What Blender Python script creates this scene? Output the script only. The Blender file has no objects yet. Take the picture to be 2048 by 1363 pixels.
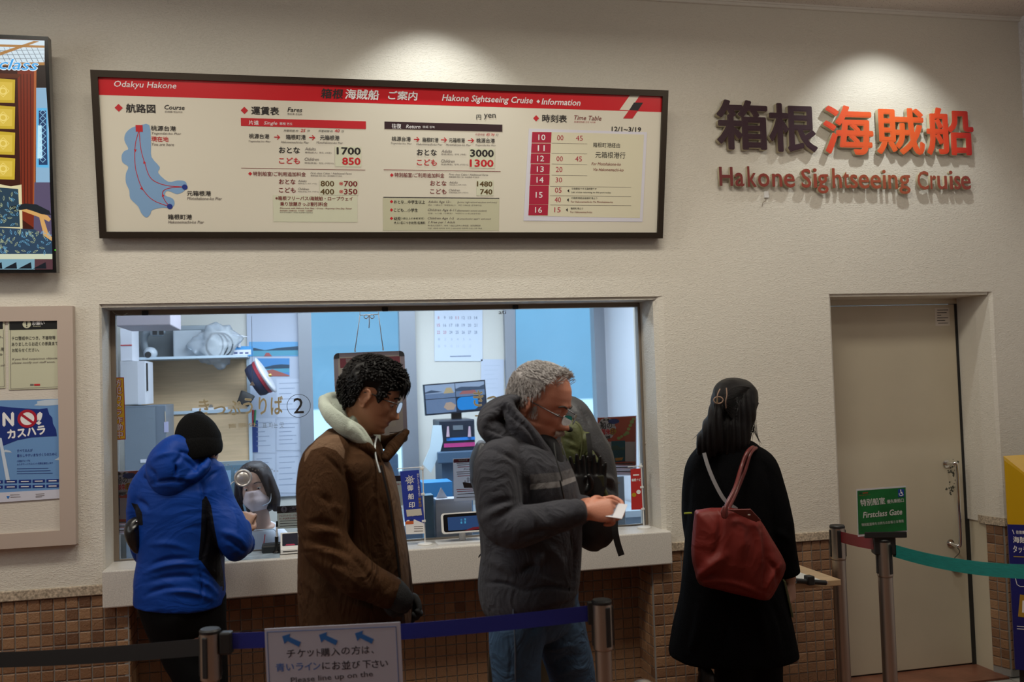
import bpy, bmesh, math, random
import numpy as np
from mathutils import Vector, Matrix, noise
random.seed(7)
scene = bpy.context.scene
# ------------------------------------------------------------------ camera
IW, IH = 2048.0, 1363.0
FPX = 1938.9
YAW, PIT, ROL = 0.22232, 0.040115, -0.032852
CAM = Vector((0.0, -4.4778, 1.6491))
_fw = Vector((math.sin(YAW)*math.cos(PIT), math.cos(YAW)*math.cos(PIT), math.sin(PIT)))
_r0 = Vector((math.cos(YAW), -math.sin(YAW), 0)); _u0 = _r0.cross(_fw)
RT = _r0*math.cos(ROL) + _u0*math.sin(ROL)
UP = -_r0*math.sin(ROL) + _u0*math.cos(ROL)
FW = _fw
cd = bpy.data.cameras.new('camera'); cam = bpy.data.objects.new('camera', cd)
scene.collection.objects.link(cam); scene.camera = cam
cd.sensor_width = 36.0; cd.lens = FPX*36.0/2048.0
cd.clip_start = 0.05; cd.clip_end = 2000
cam.matrix_world = Matrix(((RT.x, UP.x, -FW.x, CAM.x), (RT.y, UP.y, -FW.y, CAM.y), (RT.z, UP.z, -FW.z, CAM.z), (0, 0, 0, 1)))
cd.dof.use_dof = True; cd.dof.focus_distance = 4.35; cd.dof.aperture_fstop = 2.8
# ------------------------------------------------------------------ colour, world, lights
scene.view_settings.view_transform = 'Standard'; scene.view_settings.look = 'None'
scene.view_settings.gamma = 1.0; scene.view_settings.use_curve_mapping = False
scene.view_settings.exposure = 0.0
scene.cycles.max_bounces = 6; scene.cycles.diffuse_bounces = 3; scene.cycles.glossy_bounces = 3
scene.cycles.transmission_bounces = 4; scene.cycles.transparent_max_bounces = 12
scene.cycles.caustics_reflective = False; scene.cycles.caustics_refractive = False
scene.cycles.use_denoising = True
w = bpy.data.worlds.new('sky'); scene.world = w; w.use_nodes = True
_bg = w.node_tree.nodes['Background']; _bg.inputs[0].default_value = (0.60, 0.82, 1.0, 1); _bg.inputs[1].default_value = 1.9

def light(name, kind, loc, power, color, aim=None, **kw):
    l = bpy.data.lights.new(name, kind); l.energy = power; l.color = color
    for k, v in kw.items(): setattr(l, k, v)
    o = bpy.data.objects.new(name, l); scene.collection.objects.link(o); o.location = loc
    if aim is not None:
        o.rotation_euler = (Vector(aim)-Vector(loc)).to_track_quat('-Z', 'Y').to_euler()
    return o
WARM = (1.0, 0.86, 0.68); NEUT = (1.0, 0.96, 0.90); COOL = (0.72, 0.86, 1.0)
# unseen fill lamps added over the queue, and a daylight fill from the left
SOFT = (1.0, 0.95, 0.82)
light('hall_overhead_fill', 'AREA', (-0.9, -1.5, 3.47), 34, SOFT, (-0.9, -1.7, 0), shape='RECTANGLE', size=1.2, size_y=0.5)
light('hall_overhead_fill', 'AREA', (1.4, -1.5, 3.47), 34, SOFT, (1.4, -1.8, 0), shape='RECTANGLE', size=1.2, size_y=0.5)
light('left_daylight_fill', 'AREA', (-3.3, -2.2, 2.5), 22, (0.90, 0.96, 1.0), (3.0, -1.6, 1.9), shape='RECTANGLE', size=2.4, size_y=1.2)  # area lamp added to brighten the right wall and the reveals
light('hall_ceiling_fill', 'POINT', (2.5, -1.9, 3.05), 9, SOFT, None, shadow_soft_size=0.12)  # unseen point lamps added to brighten the ceiling and upper wall
light('hall_ceiling_fill', 'POINT', (-0.6, -2.6, 3.05), 8, SOFT, None, shadow_soft_size=0.12)
# wall-washing downlights close to the wall
for lx, pw in ((0.66, 30), (3.02, 31)):
    light('downlight', 'SPOT', (lx, -0.46, 3.52), pw, (0.96, 1.0, 0.97), (lx, 0, 2.40), spot_size=math.radians(90), spot_blend=0.7, shadow_soft_size=0.03)
# office ceiling tube, then an added fill lamp near the glass
light('office_tube_and_fill', 'AREA', (0.6, 1.25, 2.55), 58, COOL, (0.6, 1.25, 0), shape='RECTANGLE', size=2.4, size_y=0.5)

light('office_tube_and_fill', 'AREA', (0.3, 0.62, 2.56), 14, COOL, (0.3, 0.62, 0), shape='RECTANGLE', size=2.2, size_y=0.2)  # fill lamp added to light the clerk's face
# ------------------------------------------------------------------ maths
def ray(x, y):
    return (FW + RT*((x-IW/2)/FPX) - UP*((y-IH/2)/FPX))
def at(x, y, Y=0.0):
    """point of the vertical plane Y=const seen at photo pixel x,y"""
    d = ray(x, y); return CAM + d*((Y-CAM.y)/d.y)
def atz(x, y, z):
    """point at camera depth z"""
    return CAM + ray(x, y)*z
def atX(x, y, X):
    d = ray(x, y); return CAM + d*((X-CAM.x)/d.x)
def atZ(x, y, Z):
    d = ray(x, y); return CAM + d*((Z-CAM.z)/d.z)
def proj(P):
    v = P-CAM; z = v.dot(FW); return (IW/2+FPX*v.dot(RT)/z, IH/2-FPX*v.dot(UP)/z, z)
def lin(c):
    c = c/255.0
    return c/12.92 if c <= 0.04045 else ((c+0.055)/1.055)**2.4
def rgb(r, g, b): return (lin(r), lin(g), lin(b), 1)

# numpy value noise
_rs = np.random.RandomState(3); _tab = _rs.rand(4096)
def vnoise(P):
    P = np.asarray(P, float); I = np.floor(P).astype(np.int64); f = P-I; f = f*f*(3-2*f)
    def h(dx, dy, dz):
        k = (I[:, 0]+dx)*73856093 ^ (I[:, 1]+dy)*19349663 ^ (I[:, 2]+dz)*83492791
        return _tab[k & 4095]
    r = 0
    for dx in (0, 1):
        for dy in (0, 1):
            for dz in (0, 1):
                wgt = (f[:, 0] if dx else 1-f[:, 0])*(f[:, 1] if dy else 1-f[:, 1])*(f[:, 2] if dz else 1-f[:, 2])
                r = r + wgt*h(dx, dy, dz)
    return r*2-1
def ridged(P): return 1-2*np.abs(vnoise(P))

# ------------------------------------------------------------------ materials
MATS = {}
def mat(name, col, rough=0.6, metal=0.0, bump=None, var=None, spec=0.5, emis=None, alpha=None, coat=0, sheen=0, sss=0, wr=None):
    """col rgba; bump=(scale, strength[, stretch xyz]); var=(scale, amount) colour mottling"""
    if name in MATS: return MATS[name]
    m = bpy.data.materials.new(name); m.use_nodes = True; nt = m.node_tree; N = nt.nodes; L = nt.links
    b = N['Principled BSDF']
    b.inputs['Base Color'].default_value = col; b.inputs['Roughness'].default_value = rough
    b.inputs['Metallic'].default_value = metal; b.inputs['Specular IOR Level'].default_value = spec
    if coat: b.inputs['Coat Weight'].default_value = coat
    if sheen: b.inputs['Sheen Weight'].default_value = sheen
    if sss:
        b.inputs['Subsurface Weight'].default_value = sss; b.inputs['Subsurface Scale'].default_value = 0.004
        b.inputs['Subsurface Radius'].default_value = (1, .35, .2)
    if emis:
        b.inputs['Emission Color'].default_value = emis[0]; b.inputs['Emission Strength'].default_value = emis[1]
    if alpha is not None: b.inputs['Alpha'].default_value = alpha
    tc = N.new('ShaderNodeTexCoord')
    if bump:
        mp = N.new('ShaderNodeMapping'); L.new(tc.outputs['Object'], mp.inputs[0])
        if len(bump) > 2: mp.inputs['Scale'].default_value = bump[2]
        nz = N.new('ShaderNodeTexNoise'); nz.inputs['Scale'].default_value = bump[0]; nz.inputs['Detail'].default_value = 4
        L.new(mp.outputs[0], nz.inputs['Vector'])
        bp = N.new('ShaderNodeBump'); bp.inputs['Strength'].default_value = bump[1]; bp.inputs['Distance'].default_value = 0.01
        L.new(nz.outputs['Fac'], bp.inputs['Height']); L.new(bp.outputs[0], b.inputs['Normal'])
    if wr:
        # soft cloth wrinkles under the fine weave: (scale, strength[, stretch])
        mp = N.new('ShaderNodeMapping'); L.new(tc.outputs['Object'], mp.inputs[0]); mp.inputs['Scale'].default_value = wr[2] if len(wr) > 2 else (1, 1, 1)
        nz = N.new('ShaderNodeTexNoise'); nz.inputs['Scale'].default_value = wr[0]; nz.inputs['Detail'].default_value = 2.5; nz.inputs['Distortion'].default_value = 1.6
        mt = N.new('ShaderNodeMath'); mt.operation = 'PINGPONG'; mt.inputs[1].default_value = 0.16
        L.new(mp.outputs[0], nz.inputs['Vector']); L.new(nz.outputs['Fac'], mt.inputs[0])
        b2 = N.new('ShaderNodeBump'); b2.inputs['Strength'].default_value = wr[1]; b2.inputs['Distance'].default_value = 0.06
        L.new(mt.outputs[0], b2.inputs['Height'])
        if bump: L.new(b2.outputs[0], bp.inputs['Normal'])
        else: L.new(b2.outputs[0], b.inputs['Normal'])
    if var:
        nz = N.new('ShaderNodeTexNoise'); nz.inputs['Scale'].default_value = var[0]; nz.inputs['Detail'].default_value = 5
        if len(var) > 2:
            mp = N.new('ShaderNodeMapping'); mp.inputs['Scale'].default_value = var[2]; L.new(tc.outputs['Object'], mp.inputs[0]); L.new(mp.outputs[0], nz.inputs['Vector'])
        else: L.new(tc.outputs['Object'], nz.inputs['Vector'])
        rp = N.new('ShaderNodeValToRGB'); rp.color_ramp.elements[0].position = 0.3; rp.color_ramp.elements[1].position = 0.7
        a = var[1]
        rp.color_ramp.elements[0].color = (col[0]*(1-a), col[1]*(1-a), col[2]*(1-a), 1)
        rp.color_ramp.elements[1].color = (min(1, col[0]*(1+a)), min(1, col[1]*(1+a)), min(1, col[2]*(1+a)), 1)
        L.new(nz.outputs['Fac'], rp.inputs[0]); L.new(rp.outputs[0], b.inputs['Base Color'])
    MATS[name] = m; return m
def see_light(m, f):
    """thin paper or film: part of the light from behind shows through"""
    nt = m.node_tree; N = nt.nodes; L = nt.links; b = N['Principled BSDF']; out = [n for n in N if n.type == 'OUTPUT_MATERIAL'][0]
    if any(n.type == 'BSDF_TRANSLUCENT' for n in N): return m
    t = N.new('ShaderNodeBsdfTranslucent'); t.inputs[0].default_value = b.inputs['Base Color'].default_value; mx = N.new('ShaderNodeMixShader'); mx.inputs[0].default_value = f
    L.new(b.outputs[0], mx.inputs[1]); L.new(t.outputs[0], mx.inputs[2]); L.new(mx.outputs[0], out.inputs[0]); return m
def glassmat(name, tint=(1, 1, 1, 1), refl=0.06, rough=0.0, haze=0.0):
    if name in MATS: return MATS[name]
    m = bpy.data.materials.new(name); m.use_nodes = True; nt = m.node_tree; N = nt.nodes; L = nt.links
    for n in list(N): N.remove(n)
    out = N.new('ShaderNodeOutputMaterial'); tr = N.new('ShaderNodeBsdfTransparent'); tr.inputs[0].default_value = tint
    gl = N.new('ShaderNodeBsdfGlossy'); gl.inputs['Roughness'].default_value = rough
    mx = N.new('ShaderNodeMixShader'); fr = N.new('ShaderNodeFresnel'); fr.inputs[0].default_value = 1.30
    L.new(fr.outputs[0], mx.inputs[0]); L.new(tr.outputs[0], mx.inputs[1]); L.new(gl.outputs[0], mx.inputs[2])
    last = mx
    if haze:
        df = N.new('ShaderNodeBsdfDiffuse'); df.inputs[0].default_value = (.8, .85, .9, 1)
        m2 = N.new('ShaderNodeMixShader'); m2.inputs[0].default_value = haze
        L.new(mx.outputs[0], m2.inputs[1]); L.new(df.outputs[0], m2.inputs[2]); last = m2
    L.new(last.outputs[0], out.inputs[0]); MATS[name] = m; return m

def zone(me, m, key, polys, colr, px):
    """differently coloured cloth panel sewn into a garment: polys are the panel outlines, px the projected vertices"""
    x, y = px; D_ = np.full(len(x), -99.0)
    for L_ in polys:
        ins = np.zeros(len(x), bool); dm = np.full(len(x), 1e9)
        for i in range(len(L_)):
            x0, y0 = L_[i-1]; x1, y1 = L_[i]; ins ^= ((y0 > y) != (y1 > y)) & (x < (x1-x0)*(y-y0)/(y1-y0+1e-9)+x0)
            dx, dy = x1-x0, y1-y0; t = np.clip(((x-x0)*dx+(y-y0)*dy)/(dx*dx+dy*dy+1e-9), 0, 1); dm = np.minimum(dm, np.hypot(x-x0-t*dx, y-y0-t*dy))
        D_ = np.maximum(D_, np.where(ins, dm, -dm))
    at_ = me.attributes.new(key, 'FLOAT', 'POINT'); at_.data.foreach_set('value', np.clip(D_, -6, 6).astype(np.float32))
    nt = m.node_tree; N = nt.nodes; L = nt.links; b = N['Principled BSDF']
    a = N.new('ShaderNodeAttribute'); a.attribute_name = key; st = N.new('ShaderNodeMath'); st.operation = 'GREATER_THAN'; st.inputs[1].default_value = 0; L.new(a.outputs['Fac'], st.inputs[0])
    mx = N.new('ShaderNodeMix'); mx.data_type = 'RGBA'; L.new(st.outputs[0], mx.inputs[0]); mx.inputs[7].default_value = colr
    src = b.inputs['Base Color'].links
    if src: L.new(src[0].from_socket, mx.inputs[6])
    else: mx.inputs[6].default_value = b.inputs['Base Color'].default_value
    L.new(mx.outputs[2], b.inputs['Base Color'])
# ------------------------------------------------------------------ objects
col = scene.collection
ROOT = {}
def origin_of(o):
    v = Vector((0, 0, 0))
    while o is not None: v += o.location; o = o.parent
    return v
def tag(o, label=None, cat=None, group=None, kind=None):
    if label: o['label'] = label
    if cat: o['category'] = cat
    if group: o['group'] = group
    if kind: o['kind'] = kind
    return o
def thing(name, loc, label, cat, group=None, kind=None):
    o = bpy.data.objects.new(name, None); col.objects.link(o); o.location = loc; o.empty_display_size = 0.05
    return tag(o, label, cat, group, kind)
def smooth(me):
    me.polygons.foreach_set('use_smooth', [True]*len(me.polygons)); return me
def put(name, src, m=None, parent=None, origin=None, sm=False, label=None, kind=None):
    """src (bmesh or mesh) is in world coordinates; links ONE mesh object"""
    if isinstance(src, bmesh.types.BMesh):
        me = bpy.data.meshes.new(name); src.to_mesh(me); src.free()
    else: me = src; me.name = name
    if m is not None:
        if len(me.materials): me.materials.clear()
        for q in (m if isinstance(m, (list, tuple)) else [m]): me.materials.append(q)
    if sm: smooth(me)
    o = bpy.data.objects.new(name, me); col.objects.link(o)
    if parent is not None: off = origin_of(parent); o.parent = parent
    else:
        off = Vector(origin) if origin is not None else Vector((0, 0, 0)); o.location = off
    me.transform(Matrix.Translation(-off)); me.update()
    if label: o['label'] = label
    if kind: o['kind'] = kind
    return o
def BM(): return bmesh.new()
def box(bm, x0, x1, y0, y1, z0, z1, M=None, bev=0):
    vs = [bm.verts.new((x, y, z)) for x in (x0, x1) for y in (y0, y1) for z in (z0, z1)]
    fs = [(0, 1, 3, 2), (4, 6, 7, 5), (0, 4, 5, 1), (2, 3, 7, 6), (0, 2, 6, 4), (1, 5, 7, 3)]
    F = [bm.faces.new([vs[i] for i in f]) for f in fs]
    if bev:
        es = list({e for f in F for e in f.edges})
        r = bmesh.ops.bevel(bm, geom=es, offset=bev, segments=2, affect='EDGES', profile=0.5)
        if M is not None:
            bmesh.ops.transform(bm, matrix=M, verts=list({v for f in r['faces'] for v in f.verts} | {v for v in vs if v.is_valid}))
    elif M is not None:
        for v in vs: v.co = M @ v.co
    return bm
def frame(o, u, v, n=None):
    u = Vector(u).normalized(); v = Vector(v).normalized(); n = Vector(n).normalized() if n is not None else u.cross(v)
    return Matrix(((u.x, v.x, n.x, o[0]), (u.y, v.y, n.y, o[1]), (u.z, v.z, n.z, o[2]), (0, 0, 0, 1)))
def tube(bm, pts, r, n=10, caps=True, closed=False):
    pts = [Vector(p) for p in pts]; rings = []
    rr = r if isinstance(r, (list, tuple)) else [r]*len(pts)
    prev = None
    for i, p in enumerate(pts):
        if closed: t = pts[(i+1) % len(pts)]-pts[i-1]
        else: t = pts[min(i+1, len(pts)-1)]-pts[max(i-1, 0)]
        t.normalize()
        if prev is None:
            a = t.orthogonal().normalized()
        else:
            a = prev-t*prev.dot(t)
            a = a.normalized() if a.length > 1e-6 else t.orthogonal().normalized()
        prev = a; b = t.cross(a)
        rings.append([bm.verts.new(p+(a*math.cos(2*math.pi*k/n)+b*math.sin(2*math.pi*k/n))*rr[i]) for k in range(n)])
    m = len(rings)
    for i in range(m if closed else m-1):
        A = rings[i]; B = rings[(i+1) % m]
        for k in range(n): bm.faces.new((A[k], A[(k+1) % n], B[(k+1) % n], B[k]))
    if caps and not closed:
        bm.faces.new(rings[0][::-1]); bm.faces.new(rings[-1])
    return bm
def cr(P, sub):
    """Catmull-Rom resampling of tuples"""
    P = [np.array(p, float) for p in P]
    if sub <= 1: return P
    out = []
    for i in range(len(P)-1):
        p0 = P[max(i-1, 0)]; p1 = P[i]; p2 = P[i+1]; p3 = P[min(i+2, len(P)-1)]
        for k in range(sub):
            t = k/sub
            out.append(0.5*((2*p1)+(-p0+p2)*t+(2*p0-5*p1+4*p2-p3)*t*t+(-p0+3*p1-3*p2+p3)*t**3))
    out.append(P[-1]); return out
def smoothpts(P, sub=6): return [Vector(p) for p in cr([tuple(p) for p in P], sub)]
def loft(bm, rings, n=28, ref=None, e=2.0, sub=5, round_caps=True, cap=0.6):
    """rings: (Vector centre, half width across, half depth). across = ref x tangent, depth = ref (camera forward by default)"""
    ref = FW if ref is None else Vector(ref).normalized()
    R = cr([(*c, a, b) for c, a, b in rings], sub)
    C = [Vector(r[:3]) for r in R]; vr = []
    for i, r in enumerate(R):
        t = (C[min(i+1, len(C)-1)]-C[max(i-1, 0)]).normalized()
        a = ref.cross(t)
        a = a.normalized() if a.length > 1e-4 else RT.copy()
        b = t.cross(a).normalized(); ring = []
        for k in range(n):
            th = 2*math.pi*k/n; c, s = math.cos(th), math.sin(th)
            ring.append(C[i]+a*(abs(c)**(2/e)*(1 if c > 0 else -1)*max(r[3], 1e-4))+b*(abs(s)**(2/e)*(1 if s > 0 else -1)*max(r[4], 1e-4)))
        vr.append([bm.verts.new(v) for v in ring])
    for i in range(len(vr)-1):
        for k in range(n): bm.faces.new((vr[i][k], vr[i][(k+1) % n], vr[i+1][(k+1) % n], vr[i+1][k]))
    for idx, sgn in ((0, -1), (len(vr)-1, 1)):
        ring = vr[idx]
        if round_caps:
            t = (C[idx]-C[idx-sgn]).normalized(); c = C[idx]; hh = min(R[idx][3], R[idx][4])*cap
            last = ring
            for q in (0.5, 0.85):
                nr = [bm.verts.new(c+(v.co-c)*math.sqrt(1-q*q)+t*hh*q) for v in ring]
                for k in range(n):
                    f = (last[k], last[(k+1) % n], nr[(k+1) % n], nr[k])
                    bm.faces.new(f if sgn > 0 else f[::-1])
                last = nr
            ring = last
        bm.faces.new(ring if sgn > 0 else ring[::-1])
    return bm
def ellipsoid(bm, M, seg=20, rings=12):
    r = bmesh.ops.create_uvsphere(bm, u_segments=seg, v_segments=rings, radius=1.0, matrix=M); return bm
def cyl(bm, p0, p1, r0, r1=None, n=24):
    return tube(bm, [p0, p1], [r0, r1 if r1 is not None else r0], n)
def fuse(bm, vox=0.006, it=4, fac=0.5, name='fused'):
    """voxel-remesh + smooth a bunch of closed shapes into one continuous surface -> mesh (world coordinates)"""
    me = bpy.data.meshes.new(name); bm.to_mesh(me); bm.free()
    o = bpy.data.objects.new('temporary', me); col.objects.link(o)
    r = o.modifiers.new('r', 'REMESH'); r.mode = 'VOXEL'; r.voxel_size = vox; r.adaptivity = 0
    if it:
        s = o.modifiers.new('s', 'SMOOTH'); s.factor = fac; s.iterations = it
    bpy.context.view_layer.update()
    dg = bpy.context.evaluated_depsgraph_get()
    out = bpy.data.meshes.new_from_object(o.evaluated_get(dg)); bpy.data.objects.remove(o)
    return smooth(out)
def coords(me):
    a = np.empty(len(me.vertices)*3); me.vertices.foreach_get('co', a); return a.reshape(-1, 3)
def normals(me):
    a = np.empty(len(me.vertices)*3, np.float32); me.vertex_normals.foreach_get('vector', a); return a.reshape(-1, 3)
def setco(me, P): me.vertices.foreach_set('co', P.ravel()); me.update()
_RT = np.array(RT); _UP = np.array(UP); _FW = np.array(FW); _CM = np.array(CAM)
def projn(P):
    v = P-_CM; z = v@_FW
    return IW/2+FPX*(v@_RT)/z, IH/2-FPX*(v@_UP)/z, z
def sculpt(me, folds=(), n_amp=0.0, n_scale=(6, 6, 14), fine=0.0, only_front=True):
    """folds: (x0,y0,x1,y1,width px, height m) ridges(+)/creases(-) given on the side that faces the photo; plus noise wrinkles"""
    P = coords(me); Nn = normals(me).astype(float)
    d = np.zeros(len(P))
    if n_amp: d += n_amp*ridged(P*np.array(n_scale)+11.3)*0.6+n_amp*0.6*ridged(P*np.array(n_scale)*2.1+5.1)*vnoise(P*5+3)
    if fine: d += fine*vnoise(P*90)
    if folds:
        x, y, z = projn(P); fr = np.clip(-(Nn@_FW)*1.5+0.1, 0, 1) if only_front else 1
        for (x0, y0, x1, y1, wd, h) in folds:
            dx, dy = x1-x0, y1-y0; L2 = dx*dx+dy*dy
            t = np.clip(((x-x0)*dx+(y-y0)*dy)/L2, 0, 1)
            bend = np.sin(t*math.pi)*0.08*math.sqrt(L2)
            ex = x-(x0+t*dx)+bend*(-dy/math.sqrt(L2)); ey = y-(y0+t*dy)+bend*(dx/math.sqrt(L2))
            q = (ex*ex+ey*ey)/(wd*wd); env = np.sin(np.clip(t, 0.04, 0.96)*math.pi)**0.6
            d += 1.5*h*np.exp(-q)*env*fr
    setco(me, P+Nn*d[:, None]); return me

# ------------------------------------------------------------------ flat print on planes
class Plane:
    """a flat board: o, u (right), v (up), n (towards the hall). px() turns a photo pixel into board coordinates"""
    def __init__(s, o, u, v):
        s.o = Vector(o); s.u = Vector(u).normalized(); s.v = Vector(v); s.v = (s.v-s.u*s.v.dot(s.u)).normalized(); s.n = s.u.cross(s.v)
    def px(s, x, y):
        d = ray(x, y); t = (s.o-CAM).dot(s.n)/d.dot(s.n); p = CAM+d*t-s.o
        return p.dot(s.u), p.dot(s.v)
    def P(s, a, b, h=0.0): return s.o+s.u*a+s.v*b+s.n*h
    def M(s, h=0.0): return frame(s.o+s.n*h, s.u, s.v, s.n)
def plate(pl, pts, h0, h1, bm=None):
    """prism over a polygon in board coordinates between heights h0 and h1"""
    bm = bm or BM()
    a = [bm.verts.new(pl.P(p[0], p[1], h0)) for p in pts]; b = [bm.verts.new(pl.P(p[0], p[1], h1)) for p in pts]
    ar = sum(pts[i-1][0]*pts[i][1]-pts[i][0]*pts[i-1][1] for i in range(len(pts)))
    if ar < 0: a.reverse(); b.reverse()
    bm.faces.new(b); bm.faces.new(a[::-1]); n = len(a)
    for i in range(n): bm.faces.new((a[i], a[(i+1) % n], b[(i+1) % n], b[i]))
    return bm
def rectp(pl, x0, y0, x1, y1):
    """board-aligned rectangle from two pixel corners"""
    xm, ym = (x0+x1)/2, (y0+y1)/2
    a = (pl.px(x0, ym)[0], pl.px(xm, y0)[1]); b = (pl.px(x1, ym)[0], pl.px(xm, y1)[1])
    return [(a[0], b[1]), (b[0], b[1]), (b[0], a[1]), (a[0], a[1])]
def circ(c, r, n=32, ry=None): return [(c[0]+r*math.cos(2*math.pi*k/n), c[1]+(ry or r)*math.sin(2*math.pi*k/n)) for k in range(n)]
def pr(name, pl, pts, h, m, parent, t=0.0006, **k): return put(name, plate(pl, pts, h-t, h), m, parent, **k)
def print_rect(name, pl, x0, y0, x1, y1, h, m, parent, t=0.0006, **k): return pr(name, pl, rectp(pl, x0, y0, x1, y1), h, m, parent, t, **k)
def ring_plate(pl, c, r0, r1, h, t=0.0006, n=36):
    bm = BM()
    for k in range(n):
        a0, a1 = 2*math.pi*k/n, 2*math.pi*(k+1)/n
        plate(pl, [(c[0]+r0*math.cos(a0), c[1]+r0*math.sin(a0)), (c[0]+r1*math.cos(a0), c[1]+r1*math.sin(a0)), (c[0]+r1*math.cos(a1), c[1]+r1*math.sin(a1)), (c[0]+r0*math.cos(a1), c[1]+r0*math.sin(a1))], h-t, h, bm)
    return bm
def line_plate(pl, pts, wd, h, t=0.0006, bm=None):
    bm = bm or BM()
    for i in range(len(pts)-1):
        a = Vector(pts[i]); b = Vector(pts[i+1]); d = b-a
        if d.length < 1e-6: continue
        d.normalize(); n = Vector((-d.y, d.x))*wd/2; a = a-d*wd*0.3; b = b+d*wd*0.3
        plate(pl, [tuple(a+n), tuple(a-n), tuple(b-n), tuple(b+n)], h-t, h, bm)
    return bm
def text_bm(s, bold=0.0, shear=0.0, extrude=0.0, res=2, spacing=1.0):
    c = bpy.data.curves.new('text', 'FONT'); c.body = s; c.resolution_u = res; c.shear = shear; c.extrude = extrude
    c.space_character = spacing
    o = bpy.data.objects.new('text', c); me = o.to_mesh(); bm = BM(); bm.from_mesh(me); o.to_mesh_clear()
    bpy.data.objects.remove(o); bpy.data.curves.remove(c)
    if bold > 0 and not extrude: thick(bm, bold)
    return bm
def thick(bm, b, dirs=4, dz=2e-4):
    """heavier strokes: copies of the glyph shifted by b in several directions"""
    me = bpy.data.meshes.new('x'); bm.to_mesh(me)
    for k in range(dirs):
        a = 2*math.pi*k/dirs; me2 = me.copy(); me2.transform(Matrix.Translation((b*math.cos(a), b*math.sin(a), -dz*(k+1)))); bm.from_mesh(me2); bpy.data.meshes.remove(me2)
    bpy.data.meshes.remove(me)
def text(pl, s, x0, x1, yc, hpx, h, m, parent, bold=0.0, shear=0.0, name='lettering', spacing=1.0, bold_side=None, rot=0.0, sub=None, **k):
    """text fitted to a photo box: left x0, right x1, its vertical centre yc at the middle, height hpx (pixels)"""
    bm = text_bm(s, bold, shear, 0, 2, spacing)
    if not bm.verts: return None
    X = [v.co.x for v in bm.verts]; Yv = [v.co.y for v in bm.verts]
    xa, xb, ya, yb = min(X), max(X), min(Yv), max(Yv)
    xm = (x0+x1)/2; c0 = pl.px(x0, yc); c1 = pl.px(x1, yc)
    u0, u1 = c0[0], c1[0]
    vm = pl.px(xm, yc)[1]; hh = abs(pl.px(xm, yc-hpx/2)[1]-pl.px(xm, yc+hpx/2)[1])
    sx = (u1-u0)/max(xb-xa, 1e-6); sy = hh/max(yb-ya, 1e-6)
    cr_, sr_ = math.cos(rot), math.sin(rot); um = (u0+u1)/2
    for v in bm.verts:
        a = (v.co.x-xa)*sx+u0-um; b = (v.co.y-(ya+yb)/2)*sy
        v.co = pl.P(um+a*cr_-b*sr_, vm+a*sr_+b*cr_, h+v.co.z*0.1)
    return put(name, bm, m, parent, **k)
def vtext(pl, s, xc, y0, y1, wpx, h, m, parent, bold=0.0, **k):
    """vertical (top to bottom) writing"""
    n = len(s); bm = BM()
    for i, ch in enumerate(s):
        if ch == ' ': continue
        t = text_bm(ch, bold); 
        if not t.verts: t.free(); continue
        X = [v.co.x for v in t.verts]; Yv = [v.co.y for v in t.verts]
        cxx, cyy = (min(X)+max(X))/2, (min(Yv)+max(Yv))/2
        yc = y0+(y1-y0)*(i+0.5)/n; xx = xc[0]+(xc[1]-xc[0])*(i+0.5)/n if isinstance(xc, tuple) else xc
        c = pl.px(xx, yc); wd = abs(pl.px(xx+wpx/2, yc)[0]-pl.px(xx-wpx/2, yc)[0])
        ht = abs(pl.px(xx, yc+(y1-y0)/n/2)[1]-pl.px(xx, yc-(y1-y0)/n/2)[1])*0.94
        dim = 0.94
        for v in t.verts: v.co = pl.P(c[0]+(v.co.x-cxx)/dim*wd, c[1]+(v.co.y-cyy)/dim*ht, h+v.co.z*0.1)
        me = bpy.data.meshes.new('x'); t.to_mesh(me); t.free(); bm.from_mesh(me); bpy.data.meshes.remove(me)
    return put(k.pop('name', 'lettering'), bm, m, parent, **k)
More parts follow.
